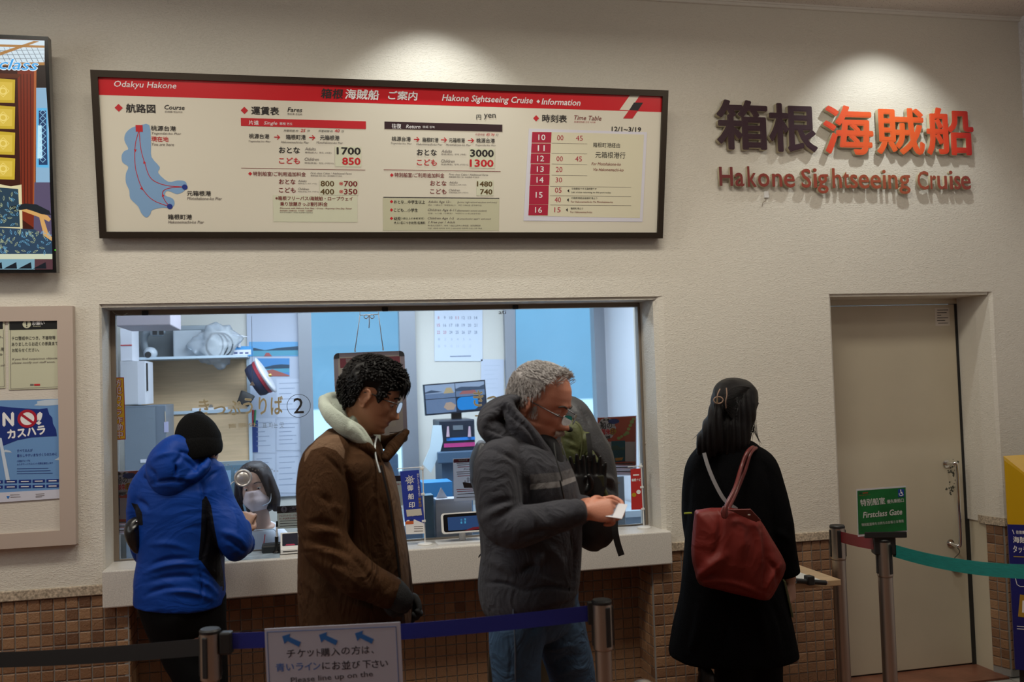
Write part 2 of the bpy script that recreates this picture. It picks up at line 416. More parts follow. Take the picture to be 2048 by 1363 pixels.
# ================================================================== THE ROOM
WZ0, WZ1 = 2.024, 3.53          # opening head, ceiling
OX0, OX1 = -0.816, 1.762        # ticket window opening
DX0, DX1 = 2.697, 3.632         # door opening
RX = 3.905                      # right corner
LX = -3.4; BY = -8.0
def stucco(name, colr, sc=95, st=0.4, stretch=(1, 1, 1.9), rough=0.6, spots=None):
    m = bpy.data.materials.new(name); m.use_nodes = True; nt = m.node_tree; N = nt.nodes; L = nt.links; b = N['Principled BSDF']
    b.inputs['Roughness'].default_value = rough; b.inputs['Base Color'].default_value = colr
    tc = N.new('ShaderNodeTexCoord'); mp = N.new('ShaderNodeMapping'); mp.inputs['Scale'].default_value = stretch; L.new(tc.outputs['Object'], mp.inputs[0])
    a = N.new('ShaderNodeTexNoise'); a.inputs['Scale'].default_value = sc; a.inputs['Detail'].default_value = 3; a.inputs['Distortion'].default_value = 0.6
    v = N.new('ShaderNodeTexNoise'); v.inputs['Scale'].default_value = sc*0.35; v.inputs['Detail'].default_value = 2
    rp = N.new('ShaderNodeValToRGB'); rp.color_ramp.elements[0].position = 0.5; rp.color_ramp.elements[1].position = 0.64
    L.new(mp.outputs[0], a.inputs['Vector']); L.new(mp.outputs[0], v.inputs['Vector']); L.new(a.outputs['Fac'], rp.inputs[0])
    ad = N.new('ShaderNodeMath'); ad.operation = 'ADD'; L.new(rp.outputs[0], ad.inputs[0]); L.new(v.outputs['Fac'], ad.inputs[1])
    bp = N.new('ShaderNodeBump'); bp.inputs['Strength'].default_value = st; bp.inputs['Distance'].default_value = 0.004
    L.new(ad.outputs[0], bp.inputs['Height']); L.new(bp.outputs[0], b.inputs['Normal'])
    if spots:
        n2 = N.new('ShaderNodeTexVoronoi'); n2.inputs['Scale'].default_value = spots[0]; L.new(tc.outputs['Object'], n2.inputs['Vector'])
        r2 = N.new('ShaderNodeValToRGB'); r2.color_ramp.elements[0].position = spots[1]; r2.color_ramp.elements[1].position = spots[1]+0.03
        r2.color_ramp.elements[0].color = spots[2]; r2.color_ramp.elements[1].color = colr
        n3 = N.new('ShaderNodeTexNoise'); n3.inputs['Scale'].default_value = 30; L.new(tc.outputs['Object'], n3.inputs['Vector'])
        L.new(n2.outputs['Distance'], r2.inputs[0]); L.new(r2.outputs[0], b.inputs['Base Color'])
    else:
        n2 = N.new('ShaderNodeTexNoise'); n2.inputs['Scale'].default_value = 1.3; n2.inputs['Detail'].default_value = 6; L.new(tc.outputs['Object'], n2.inputs['Vector'])
        r2 = N.new('ShaderNodeValToRGB'); r2.color_ramp.elements[0].position = 0.3; r2.color_ramp.elements[1].position = 0.7
        r2.color_ramp.elements[0].color = tuple(c*0.93 for c in colr[:3])+(1,); r2.color_ramp.elements[1].color = colr
        L.new(n2.outputs['Fac'], r2.inputs[0]); L.new(r2.outputs[0], b.inputs['Base Color'])
    return m
M_wall = stucco('cream_stucco', (0.74, 0.69, 0.605, 1))
M_white = mat('white_paint', (0.78, 0.77, 0.74, 1), 0.5, bump=(60, 0.1))
M_ceil = stucco('ceiling_board', (0.72, 0.66, 0.60, 1), sc=60, st=0.6, stretch=(1, 1, 1), rough=0.85, spots=(70, 0.13, (0.28, 0.22, 0.18, 1)))
M_side = stucco('rough_white_render', (0.86, 0.84, 0.86, 1), sc=120, st=0.8, stretch=(1, 1, 1))
def profile_prism(pts, z0, z1, bm=None):
    bm = bm or BM(); a = [bm.verts.new((x, y, z0)) for x, y in pts]; b = [bm.verts.new((x, y, z1)) for x, y in pts]
    ar = sum(pts[i-1][0]*pts[i][1]-pts[i][0]*pts[i-1][1] for i in range(len(pts)))
    if ar < 0: a.reverse(); b.reverse()
    n = len(a)
    for i in range(n): bm.faces.new((a[i], a[(i+1) % n], b[(i+1) % n], b[i]))
    bm.faces.new(b); bm.faces.new(a[::-1]); return bm
GY = 0.20                        # glass plane
TZ = 0.80                        # top of the tiles; granite cap up to TC
TC = 0.834
bm = BM()
box(bm, LX, RX, 0, GY, WZ0+0.012, WZ1)                                                   # over the openings
profile_prism([(LX, 0), (OX0, 0), (OX0+0.008, 0.012), (OX0+0.012, GY), (LX, GY)], TZ, WZ0+0.012, bm)
profile_prism([(OX1-0.034, 0.29), (OX1-0.034, GY), (OX1-0.026, 0.025), (OX1-0.006, 0.006), (OX1+0.02, 0), (DX0-0.012, 0), (DX0, 0.01), (DX0, 0.29)], TZ, WZ0+0.012, bm)
profile_prism([(DX1-0.012, 0.29), (DX1-0.010, 0.10), (DX1+0.006, 0.012), (DX1+0.022, 0), (RX, 0), (RX, 0.29)], TZ, WZ0+0.012, bm)
box(bm, OX0, OX1, 0.012, GY, WZ0-0.002, WZ0+0.012)
box(bm, DX0, DX1, 0.012, 0.29, WZ0-0.002, WZ0+0.012)
put('wall_front', bm, M_wall, kind='structure')
put('ceiling', box(BM(), LX, RX, BY, 0.02, WZ1, WZ1+0.1), M_ceil, kind='structure')
bm = BM(); box(bm, LX, RX, -0.018, 0.0, WZ1-0.022, WZ1); box(bm, LX, RX, -0.026, -0.018, WZ1-0.008, WZ1)
put('trim_1', bm, mat('ceiling_bead', (0.74, 0.70, 0.64, 1), 0.5), kind='structure')
put('wall_right', box(BM(), RX, RX+0.1, BY, 0.3, 0, WZ1+0.1), M_side, kind='structure')
put('wall_left', box(BM(), LX-0.1, LX, BY, 0.3, 0, WZ1), mat('plain_cream_paint', (0.70, 0.66, 0.6, 1), 0.6), kind='structure')
put('wall_back', box(BM(), LX, RX, BY-0.1, BY, 0, WZ1), mat('plain_cream_paint', (0.70, 0.66, 0.6, 1), 0.6), kind='structure')
# floor: grout slab with terracotta tiles and pale border tiles
put('floor', box(BM(), LX, RX+0.1, BY, 4.0, -0.06, -0.006), mat('floor_screed', (0.16, 0.14, 0.12, 1), 0.8, bump=(40, 0.3)), kind='structure')
fl = bpy.data.objects['floor']
M_terra = mat('terracotta_floor_tile', (0.24, 0.095, 0.055, 1), 0.42, bump=(35, 0.15), var=(6, 0.25))
M_pale = mat('pale_floor_tile', (0.42, 0.40, 0.36, 1), 0.5, bump=(35, 0.15), var=(9, 0.2))
rest = BM(); rest2 = BM()
for i in range(-18, 21):
    for j in range(0, 41):
        x0, y0 = i*0.2+0.02, -j*0.2-0.02
        if x0+0.2 > RX: continue
        if j == 0 and x0 > 3.2: pale = True
        else: pale = False
        if 2.4 < x0 < 3.9 and j < 5:
            b_ = box(BM(), x0+0.004, x0+0.196, y0-0.196, y0-0.004, -0.006, 0)
            put('tile', b_, M_pale if pale else M_terra, fl)
        else: box(rest2 if pale else rest, x0+0.004, x0+0.196, y0-0.196, y0-0.004, -0.006, 0)
put('floor_tiles', rest, M_terra, fl, kind='stuff')
put('border_tiles', rest2, M_pale, fl, kind='stuff')
put('threshold', box(BM(), DX0, DX1, 0, 0.3, -0.006, 0.004), M_terra, fl)

# ---- tiled dado
def tile_material():
    m = bpy.data.materials.new('brown_glazed_wall_tile'); m.use_nodes = True; nt = m.node_tree; N = nt.nodes; L = nt.links; b = N['Principled BSDF']
    oi = N.new('ShaderNodeObjectInfo'); rp = N.new('ShaderNodeValToRGB'); e = rp.color_ramp.elements
    e[0].color = (0.155, 0.075, 0.040, 1); e[1].position = 1; e[1].color = (0.36, 0.205, 0.11, 1)
    for p, c in ((0.35, (0.30, 0.165, 0.088, 1)), (0.7, (0.24, 0.125, 0.065, 1))):
        q = e.new(p); q.color = c
    L.new(oi.outputs['Random'], rp.inputs[0])
    tc = N.new('ShaderNodeTexCoord'); ad = N.new('ShaderNodeVectorMath'); ad.operation = 'ADD'
    cb = N.new('ShaderNodeCombineXYZ'); ml = N.new('ShaderNodeMath'); ml.operation = 'MULTIPLY'; ml.inputs[1].default_value = 40
    L.new(oi.outputs['Random'], ml.inputs[0]); L.new(ml.outputs[0], cb.inputs[1]); L.new(tc.outputs['Object'], ad.inputs[0]); L.new(cb.outputs[0], ad.inputs[1])
    nz = N.new('ShaderNodeTexNoise'); nz.inputs['Scale'].default_value = 75; nz.inputs['Detail'].default_value = 3; nz.inputs['Distortion'].default_value = 1.0
    L.new(ad.outputs[0], nz.inputs['Vector'])
    bp = N.new('ShaderNodeBump'); bp.inputs['Strength'].default_value = 0.55; bp.inputs['Distance'].default_value = 0.006
    L.new(nz.outputs['Fac'], bp.inputs['Height']); L.new(bp.outputs[0], b.inputs['Normal'])
    b.inputs['Roughness'].default_value = 0.42
    L.new(rp.outputs[0], b.inputs['Base Color'])
    return m
M_tile = tile_material()
M_grout = mat('grey_grout', (0.30, 0.28, 0.26, 1), 0.85, bump=(80, 0.2))
def tile_mesh(wd, ht, d=0.005, b=0.003):
    bm = BM(); a = [(-wd/2, 0, -ht/2), (wd/2, 0, -ht/2), (wd/2, 0, ht/2), (-wd/2, 0, ht/2)]
    m1 = [(p[0], -d*0.6, p[2]) for p in a]; t = [(p[0]-b*(1 if p[0] > 0 else -1), -d, p[2]-b*(1 if p[2] > 0 else -1)) for p in a]
    R = [[bm.verts.new(q) for q in r] for r in (a, m1, t)]
    for i in range(2):
        for k in range(4): bm.faces.new((R[i][k], R[i][(k+1) % 4], R[i+1][(k+1) % 4], R[i+1][k]))
    bm.faces.new(R[2]); me = bpy.data.meshes.new('tile'); bm.to_mesh(me); bm.free(); me.materials.append(M_tile); return me
T_full = tile_mesh(0.0455, 0.0455)
def tiled(name, O, U, n_cols, z_top, z_part, last_w=None, depth=0.05, label=None):
    """a dado panel: wall piece of structure with tile parts from z_top down to z_part, the rows below joined"""
    U = Vector(U).normalized(); Nn = Vector((0, 0, 1)).cross(U)     # Nn points into the wall, tiles face -Nn
    M0 = frame(O, U, Nn, (0, 0, 1))
    W = n_cols*0.05
    base = put(name, box(BM(), 0, W, 0, depth, 0, z_top, M=M0), M_grout, kind='structure', origin=(O[0], O[1], 0))
    low = BM(); z = z_top-0.025
    while z > 0.0:
        for c in range(n_cols):
            cx = (c+0.5)*0.05
            if z-0.025 >= z_part:
                o = bpy.data.objects.new('tile', T_full); col.objects.link(o); o.parent = base
                jit = random.uniform(-0.0006, 0.0006)
                o.matrix_local = frame(U*cx-Nn*(0.0+jit)+Vector((0, 0, z)), U, Nn, (0, 0, 1))
            elif z-0.02 > 0:
                box(low, cx-0.0227, cx+0.0227, -0.005, 0, z-0.0227, z+0.0227, M=M0)
        z -= 0.05
    if low.verts: put('lower_tiles', low, M_tile, base, kind='stuff')
    else: low.free()
    return base
KX0, KX1, KY = -0.715, 1.672, 0.215       # knee recess below the counter
tiled('wall_front_dado', (OX0-0.55, 0.004, 0), (1, 0, 0), 13, TZ-0.01, 0.35, depth=0.19)
tiled('wall_front_left', (OX0-0.55-40*.05, 0.004, 0), (1, 0, 0), 40, TZ-0.01, 9, depth=0.19)
put('wall_front_end', box(BM(), LX, OX0-0.55-2.0, 0.004, 0.2, 0, TZ), M_grout, kind='structure')
tiled('wall_front_knee_recess', (KX0, KY, 0), (1, 0, 0), 48, 0.735, 0.435, depth=0.04)
tiled('wall_front_recess_side', (KX1, KY, 0), (0, -1, 0), 4, 0.735, 0.15, depth=0.02)
tiled('wall_front_recess_cheek', (KX0, 0.0, 0), (0, 1, 0), 4, 0.735, 0.4, depth=0.02)
tiled('wall_front_pier_dado', (KX1+0.001, 0.004, 0), (1, 0, 0), 20, TZ-0.01, 0.09, depth=0.19)
tiled('wall_front_corner_dado', (DX1+0.022, 0.004, 0), (1, 0, 0), 5, TZ-0.01, 0.0, depth=0.19)
tiled('wall_front_door_reveal', (DX1-0.010, 0.104, 0), (0.030, -0.10, 0), 2, TZ-0.01, 0.0, depth=0.03)
# cover plates hiding the joint above the pieces next to the recess
M_gran = mat('speckled_brown_granite', (0.46, 0.375, 0.28, 1), 0.45, var=(110, 0.5), bump=(120, 0.15))
for nm, x0, x1, pts in (('trim_2', LX, OX0, None), ('trim_3', OX1, DX0, None)):
    put(nm, box(BM(), x0, x1, -0.012, 0.1, TZ-0.008, TC, bev=0.003), M_gran, kind='structure')
put('trim_4', profile_prism([(DX1-0.014, 0.16), (DX1-0.022, 0.105), (DX1+0.012, -0.012), (RX, -0.012), (RX, 0.16)], TZ-0.008, TC), M_gran, kind='structure')
# ---- door
DY = 0.25
M_door = mat('cream_steel_door_paint', (0.62, 0.55, 0.42, 1), 0.42, bump=(9, 0.05), var=(3, 0.04))
M_blk = mat('black_rubber', (0.012, 0.012, 0.013, 1), 0.5)
M_steel = mat('brushed_stainless_steel', (0.44, 0.395, 0.35, 1), 0.38, 1.0, bump=(30, 0.05, (40, 40, 1)))
M_chrome = mat('chrome', (0.8, 0.8, 0.8, 1), 0.08, 1.0)
seam = at(1912, 620, DY).x
door = put('door_1', box(BM(), DX0-0.04, seam, DY+0.0, DY+0.045, 0.012, 1.99, bev=0.002), M_door, kind='structure', origin=(DX0, DY, 0))
f = put('frame', box(BM(), seam+0.014, DX1+0.01, 0.10, DY+0.08, 0, WZ0-0.003), M_door, door)
put('head_frame', box(BM(), DX0-0.02, seam+0.014, DY-0.004, DY+0.08, 1.993, WZ0+0.02), M_door, door)
put('rubber_seal', box(BM(), seam-0.012, seam+0.016, DY-0.003, DY+0.05, 0, 1.998), M_blk, door)
put('gasket', box(BM(), DX0, seam, DY+0.005, DY+0.05, 0.0, 0.014), M_blk, door)
# pull handle on wall side (bar with returns)
hp = [at(1908, 936, DY), at(1920, 1080, DY)]
hx = at(1914, 1000, DY-0.05).x; zt = at(1912, 925, DY-0.03).z; zb = at(1922, 1088, DY-0.03).z
hpts = smoothpts([(hx-0.02, DY, zt-0.005), (hx-0.012, DY-0.05, zt), (hx, DY-0.062, zt-0.02), (hx, DY-0.062, (zt+zb)/2), (hx, DY-0.062, zb+0.02), (hx-0.012, DY-0.05, zb), (hx-0.02, DY, zb+0.005)], 5)
h = put('handle', tube(BM(), hpts, 0.011, 14), M_chrome, door, sm=True)
for zz in (zt-0.005, zb+0.005): put('rose', cyl(BM(), (hx-0.02, DY, zz), (hx-0.02, DY-0.006, zz), 0.022), M_chrome, h)
kz = at(1919, 1133, DY).z
k_ = put('lock', cyl(BM(), (hx+0.0, DY, kz), (hx+0.0, DY-0.02, kz), 0.024), M_steel, door, sm=False)
put('key_slot', box(BM(), hx-0.003, hx+0.003, DY-0.022, DY-0.018, kz-0.010, kz+0.010), M_blk, k_)
cp = smoothpts([(hx-0.01, DY-0.02, zb), (hx+0.02, DY-0.025, zb-0.04), (hx-0.015, DY-0.02, kz+0.05), (hx, DY-0.02, kz+0.02)], 6)
put('cord', tube(BM(), cp, 0.002, 6), M_blk, door)
# worn patches where the paint has chipped round the handle
bm = BM(); rr = random.Random(4); dpl = Plane((0, DY, 0), (1, 0, 0), (0, 0, 1))
for k in range(46):
    cx, cy = rr.gauss(1904, 6), rr.choice([rr.gauss(975, 10), rr.gauss(935, 9)])
    c = dpl.px(cx, cy); r = rr.uniform(0.002, 0.0075)
    plate(dpl, [(c[0]+r*math.cos(a)*rr.uniform(.5, 1.4), c[1]+r*math.sin(a)*rr.uniform(.5, 1.4)) for a in [q*math.pi/4 for q in range(8)]], 0, 0.0008, bm)
put('chipped_paint', bm, mat('bare_grey_primer', (0.09, 0.09, 0.07, 1), 0.7), door, kind='stuff')
lab = thing('door_notice', at(1885, 650, DY), 'small white printed label stuck at the top of the cream door', 'label')
print_rect('paper', dpl, 1870, 615, 1899, 651, 0.001, mat('label_paper', (0.75, 0.68, 0.6, 1), 0.6), lab)
M_ink = mat('black_print', (0.015, 0.013, 0.013, 1), 0.5)
for k, (a, b) in enumerate(((1874, 1896), (1874, 1893), (1874, 1882), (1874, 1896), (1874, 1890), (1876, 1896))):
    print_rect('print_line', dpl, a, 619+k*5.2, b, 620.4+k*5.2, 0.0016, M_ink, lab)
# ================================================================== THINGS ON THE WALL
def P_(name, c, r=0.55, **k): return mat(name, c, r, **k)
I_blk = P_('black_ink', (0.018, 0.014, 0.014, 1)); I_red = P_('red_ink', (0.55, 0.012, 0.02, 1)); I_drk = P_('dark_red_ink', (0.20, 0.02, 0.02, 1))
I_wht = P_('white_ink', (0.86, 0.84, 0.84, 1)); I_brn = P_('olive_brown_ink', (0.10, 0.055, 0.01, 1)); I_gry = P_('grey_ink', (0.16, 0.13, 0.12, 1)); I_blu = P_('deep_blue_ink', (0.012, 0.03, 0.24, 1))
I_pnk = P_('faded_red_ink', (0.42, 0.10, 0.10, 1))
# ---- fare information board
bL = at(196, 478, -0.06); bR = at(1323, 475, -0.06); tL = at(183, 140, -0.205); tR = at(1340, 180, -0.205)
o = Vector(((bL.x+tL.x)/2, -0.06, (bL.z+bR.z)/2)); vtop = Vector((0, -0.205+0.06, (tL.z+tR.z)/2-(bL.z+bR.z)/2))
bp_ = Plane(o, (1, 0, 0), vtop)
BW = (bR.x+tR.x)/2-o.x; BH = vtop.length; FR = 0.028
board = thing('information_board', (o.x+BW/2, -0.03, o.z), 'wide cream board of cruise fares and times with red header in a dark bronze frame', 'sign')
bm = BM()
for a in (((0, 0), (BW, 0), (BW-FR, FR), (FR, FR)), ((BW, 0), (BW, BH), (BW-FR, BH-FR), (BW-FR, FR)), ((BW, BH), (0, BH), (FR, BH-FR), (BW-FR, BH-FR)), ((0, BH), (0, 0), (FR, FR), (FR, BH-FR))):
    plate(bp_, list(a), -0.055, 0.0, bm)
M_bronze = mat('dark_bronze_aluminium', (0.045, 0.033, 0.024, 1), 0.4, 0.6)
put('frame', bm, M_bronze, board)
M_cream = mat('cream_board_print', (0.74, 0.69, 0.58, 1), 0.32)
put('panel', plate(bp_, [(FR*.8, FR*.8), (BW-FR*.8, FR*.8), (BW-FR*.8, BH-FR*.8), (FR*.8, BH-FR*.8)], -0.03, -0.014), M_cream, board)
for xx in (0.4, BW-0.4):
    a = bp_.P(xx, BH-0.03, -0.055); put('bracket', box(BM(), a.x-0.02, a.x+0.02, a.y-0.005, -0.001, a.z-0.03, a.z+0.01), M_bronze, board)
    a = bp_.P(xx, 0.03, -0.055); put('bracket', box(BM(), a.x-0.02, a.x+0.02, a.y-0.003, -0.001, a.z-0.02, a.z+0.02), M_bronze, board)
H0 = -0.0136                      # print height over the panel
def C1(x, y=None): return 160+x/3.303 if y is None else (160+x/3.303, 120+y/3.303)
def C2(x, y=None): return 740+x/3.303 if y is None else (740+x/3.303, 150+y/3.303)
a = bp_.px(197, 200)
hv = bp_.px(197, 191)[1]; hv2 = bp_.px(1326, 222)[1]
hz = (hv+hv2)/2
put('red_header', plate(bp_, [(FR*.8, hz), (BW-FR*.8, hz), (BW-FR*.8, BH-FR*.8), (FR*.8, BH-FR*.8)], H0-0.0008, H0), mat('red_header_print', (0.60, 0.014, 0.022, 1), 0.32), board)
def b2(L): return [bp_.px(*C2(*q)) for q in L]
pr('cream_stripe', bp_, b2([(1655, 228), (1732, 120), (1795, 122), (1722, 232)]), H0+0.0008, M_cream, board)
pr('black_stripe', bp_, b2([(1718, 230), (1750, 180), (1810, 181), (1776, 234)]), H0+0.0012, I_blk, board)
pr('red_stripe', bp_, b2([(1678, 285), (1718, 230), (1776, 234), (1740, 286)]), H0+0.0012, I_red, board)
def T1(s, x0, x1, yc, h, m=I_blk, bold=0.0, sh=0.0, **k): text(bp_, s, C1(x0), C1(x1), 120+yc/3.303, h/3.303, H0+0.0016, m, board, bold, sh, **k)
def T2(s, x0, x1, yc, h, m=I_blk, bold=0.0, sh=0.0, **k): text(bp_, s, C2(x0), C2(x1), 150+yc/3.303, h/3.303, H0+0.0016, m, board, bold, sh, **k)
def D(C, oy, x, y, r=20, m=I_red, par=None):
    c = bp_.px(C(x), oy+y/3.303); q = r/3.303/430
    pr('diamond', bp_, [(c[0]-q, c[1]), (c[0], c[1]-q), (c[0]+q, c[1]), (c[0], c[1]+q)], H0+0.001, m, board)
IT = 0.22
T1('Odakyu Hakone', 222, 634, 167, 52, I_wht, 0.004, IT)
T1('箱根', 1590, 1738, 220, 66, I_blk, 0.02, 0.12); T1('海賊船', 1752, 1978, 226, 68, I_wht, 0.022, 0.12)
T2('ご案内', 120, 318, 134, 60, I_wht, 0.022, 0.12)
T2('Hakone Sightseeing Cruise', 478, 1080, 163, 56, I_wht, 0.016, IT); T2('Information', 1137, 1396, 177, 42, I_wht, 0.014, IT)
D(C2, 150, 1116, 173, 12, I_wht)
D(C1, 120, 252, 314, 23); T1('航路図', 300, 495, 318, 60, I_blk, 0.02); T1('Course', 555, 688, 311, 30, I_blk, 0.008, IT); T1('航線圖 뱃길지도', 558, 676, 341, 14, I_gry)
D(C1, 120, 1085, 331, 22); T1('運賃表', 1130, 1315, 334, 56, I_blk, 0.02); T1('Fares', 1370, 1468, 327, 30, I_blk, 0.008, IT); T1('票价表 운임표', 1370, 1468, 356, 14, I_gry)
# lake map
lake = [(388, 432), (455, 428), (466, 560), (470, 640), (524, 706), (514, 745), (580, 803), (640, 795), (690, 800), (704, 830), (685, 865), (640, 885), (600, 870), (570, 865), (560, 893), (610, 915), (622, 950), (600, 975), (540, 975), (475, 990), (460, 1020), (434, 1040), (402, 1010), (380, 965), (330, 915), (322, 860), (300, 810), (300, 750), (316, 705), (278, 675), (272, 630), (290, 600), (316, 585), (290, 530), (300, 480), (340, 445)]
lk = smoothpts([Vector((*bp_.px(*C1(*q)), 0)) for q in lake+[lake[0]]], 3)[:-1]
pr('lake_map', bp_, [(p.x, p.y) for p in lk], H0+0.0008, P_('pale_blue_print', (0.22, 0.38, 0.62, 1)), board)
rt_ = BM()
for L in ([(385, 470), (362, 560), (360, 680), (375, 760), (410, 850), (480, 925), (590, 968)], [(388, 470), (400, 590), (425, 680), (455, 765), (500, 805), (580, 830), (690, 838)], [(690, 838), (610, 842), (555, 858), (542, 888), (560, 930), (590, 968)]):
    pp = smoothpts([Vector((*bp_.px(*C1(*q)), 0)) for q in L], 5); line_plate(bp_, [(p.x, p.y) for p in pp], 0.0028, H0+0.0014, bm=rt_)
for (x, y, a) in ((362, 597, -90), (406, 850, -60), (422, 674, 100), (545, 893, 110)):
    c = bp_.px(*C1(x, y)); a = math.radians(a); q = 0.008
    plate(bp_, [(c[0]+q*math.cos(a+t), c[1]+q*math.sin(a+t)) for t in (0, 2.3, -2.3)], H0+0.001, H0+0.0016, rt_)
put('route_lines', rt_, I_red, board)
c = bp_.px(*C1(388, 450)); pr('pier_marker', bp_, [(c[0]-.014, c[1]-.014), (c[0]+.014, c[1]-.014), (c[0]+.014, c[1]+.014), (c[0]-.014, c[1]+.014)], H0+0.0018, I_red, board)
for q in ((690, 839), (591, 967)): pr('pier_marker', bp_, circ(bp_.px(*C1(*q)), 0.0115, 20), H0+0.0018, I_blu, board)
T1('桃源台港', 466, 632, 450, 34, I_blk, 0.012); T1('Togendai-ko Pier', 470, 665, 486, 20, I_gry, 0, IT); T1('現在地', 468, 582, 521, 34, I_red, 0.012); T1('You are here', 470, 618, 556, 20, I_gry, 0, IT)
T1('元箱根港', 704, 864, 880, 34, I_blk, 0.012); T1('Motohakone-ko Pier', 706, 937, 914, 20, I_gry, 0, IT)
T1('箱根町港', 578, 738, 1036, 34, I_blk, 0.012); T1('Hakonemachi-ko Pier', 580, 818, 1070, 20, I_gry, 0, IT)
# single fares
def bar(C, oy, x0, y0, x1, y1, m, n='bar', h=0.0008):
    print_rect(n, bp_, C(x0), oy+y0/3.303, C(x1), oy+y1/3.303, H0+h, m, board)
bar(C1, 120, 1062, 392, 1890, 444, I_red, 'fare_band')
T1('片道', 1114, 1180, 412, 30, I_wht, 0.01); T1('Single', 1214, 1303, 418, 28, I_wht, 0.004, IT); T1('單程 편도', 1318, 1404, 420, 17, I_wht)
def hop(T, C, oy, L, y, piers):
    for (x, s, w2) in L: T(s, x, x+w2, y, 32, I_blk, 0.01)
T1('所要時間 約', 1345, 1442, 466, 15, I_blk, 0, IT); T1('25', 1456, 1490, 464, 20, I_red, 0.01, IT); T1('分', 1500, 1520, 466, 16, I_blk, 0, IT)
T1('所要時間 約', 1575, 1672, 468, 15, I_blk, 0, IT); T1('40', 1682, 1716, 466, 20, I_red, 0.01, IT); T1('分', 1726, 1746, 469, 16, I_blk, 0, IT)
T1('桃源台港', 1116, 1250, 502, 33, I_blk, 0.01); T1('箱根町港', 1360, 1492, 508, 33, I_blk, 0.01); T1('元箱根港', 1586, 1715, 512, 33, I_blk, 0.01)
T1('→', 1282, 1322, 508, 34, I_red, 0.02); T1('→', 1514, 1555, 511, 34, I_red, 0.02)
T1('Togendai-ko Pier', 1112, 1260, 538, 15, I_gry, 0, IT); T1('Hakonemachi-ko Pier', 1328, 1512, 542, 15, I_gry, 0, IT); T1('Motohakone-ko Pier', 1562, 1738, 545, 15, I_gry, 0, IT)
M_patch = P_('pale_green_sticker', (0.66, 0.66, 0.50, 1)); 
bar(C1, 120, 1686, 570, 1860, 704, M_patch, 'price_patch', 0.0010)
T1('おとな', 1314, 1452, 594, 42, I_blk, 0.02); T1('Adults', 1486, 1558, 586, 20, I_gry, 0, IT); T1('單程(成人)  편도 (어른)', 1486, 1662, 612, 14, I_gry); T1('1700', 1696, 1856, 600, 50, I_blk, 0.03)
T1('こども', 1314, 1452, 664, 42, I_red, 0.02); T1('Children', 1484, 1578, 654, 20, I_gry, 0, IT); T1('單程(孩童)  편도 (어린이)', 1484, 1676, 681, 14, I_gry); T1('850', 1732, 1855, 668, 50, I_red, 0.03)
bar(C1, 120, 1064, 718, 1886, 721, I_drk, 'rule')
D(C1, 120, 1123, 750, 12); T1('特別船室/ご利用追加料金', 1142, 1492, 752, 30, I_drk, 0.008); T1('First class Cabin / Additional Fares', 1524, 1796, 748, 13, I_gry, 0, IT); T1('貴賓船艙 특별 선실 / 追加費用 추가운임', 1524, 1730, 764, 11, I_gry)
bar(C1, 120, 1584, 792, 1840, 892, M_patch, 'price_patch', 0.0010); bar(C1, 120, 1276, 895, 1834, 1070, M_patch, 'price_patch', 0.0006)
T1('おとな', 1314, 1424, 803, 34, I_drk, 0.014); T1('Adults', 1440, 1498, 798, 15, I_gry, 0, IT); T1('單程(成人) 편도 (어른)', 1440, 1566, 816, 10, I_gry); T1('800', 1590, 1680, 816, 38, I_brn, 0.02); T1('※', 1712, 1740, 816, 24, I_red); T1('700', 1744, 1834, 817, 38, I_drk, 0.025)
T1('こども', 1314, 1424, 858, 34, I_drk, 0.014); T1('Children', 1440, 1512, 851, 15, I_gry, 0, IT); T1('單程(孩童) 편도 (어린이)', 1440, 1576, 869, 10, I_gry); T1('400', 1588, 1680, 869, 38, I_brn, 0.02); T1('※', 1712, 1740, 869, 24, I_red); T1('350', 1744, 1834, 869, 38, I_drk, 0.025)
T1('※箱根フリーパス/海賊船・ロープウェイ', 1290, 1802, 914, 28, I_drk, 0.014); T1('乗り放題きっぷ割引料金', 1322, 1636, 951, 28, I_drk, 0.014)
T1('Discounts with Hakone Free Pass / Cruise - Ropeway One Day Ticket', 1320, 1796, 981, 13, I_drk, 0.004, IT); T1('箱根周遊券 / 海賊觀光船 · 空中纜車 一日券優惠', 1320, 1536, 995, 9, I_drk); T1('하코네 프리패스 / 해적선 로프웨이 할인요금', 1320, 1538, 1007, 9, I_gry)
# return fares
T2('円', 706, 737, 277, 32, I_blk, 0.006); T2('yen', 756, 834, 274, 38, I_blk, 0.004)
bar(C2, 150, 98, 316, 878, 364, P_('black_band_print', (0.03, 0.008, 0.012, 1)), 'fare_band')
T2('往復', 146, 208, 336, 32, I_wht, 0.01); T2('Return', 240, 335, 339, 24, I_wht, 0.004, IT); T2('往返 왕복', 350, 430, 342, 16, I_wht)
T2('所要時間', 698, 762, 392, 15, I_pnk, 0, IT); T2('約 70', 770, 826, 392, 20, I_red, 0.008, IT); T2('分', 834, 854, 394, 18, I_gry, 0, IT)
for s, a, b, y in (('桃源台港', 146, 272, 421), ('箱根町港', 348, 455, 427), ('元箱根港', 524, 630, 430), ('桃源台港', 706, 828, 432)): T2(s, a, b, y, 31, I_blk, 0.01)
for a, b, y in ((292, 330, 424), (472, 512, 427), (650, 692, 431)): T2('→', a, b, y, 34, I_red, 0.02)
for s, a, b, y in (('Togendai-ko Pier', 138, 280, 453), ('Hakonemachi-ko Pier', 308, 482, 457), ('Motohakone-ko Pier', 504, 670, 461), ('Togendai-ko Pier', 700, 836, 465)): T2(s, a, b, y, 14, I_gry, 0, IT)
bar(C2, 150, 660, 484, 828, 614, M_patch, 'price_patch', 0.0010)
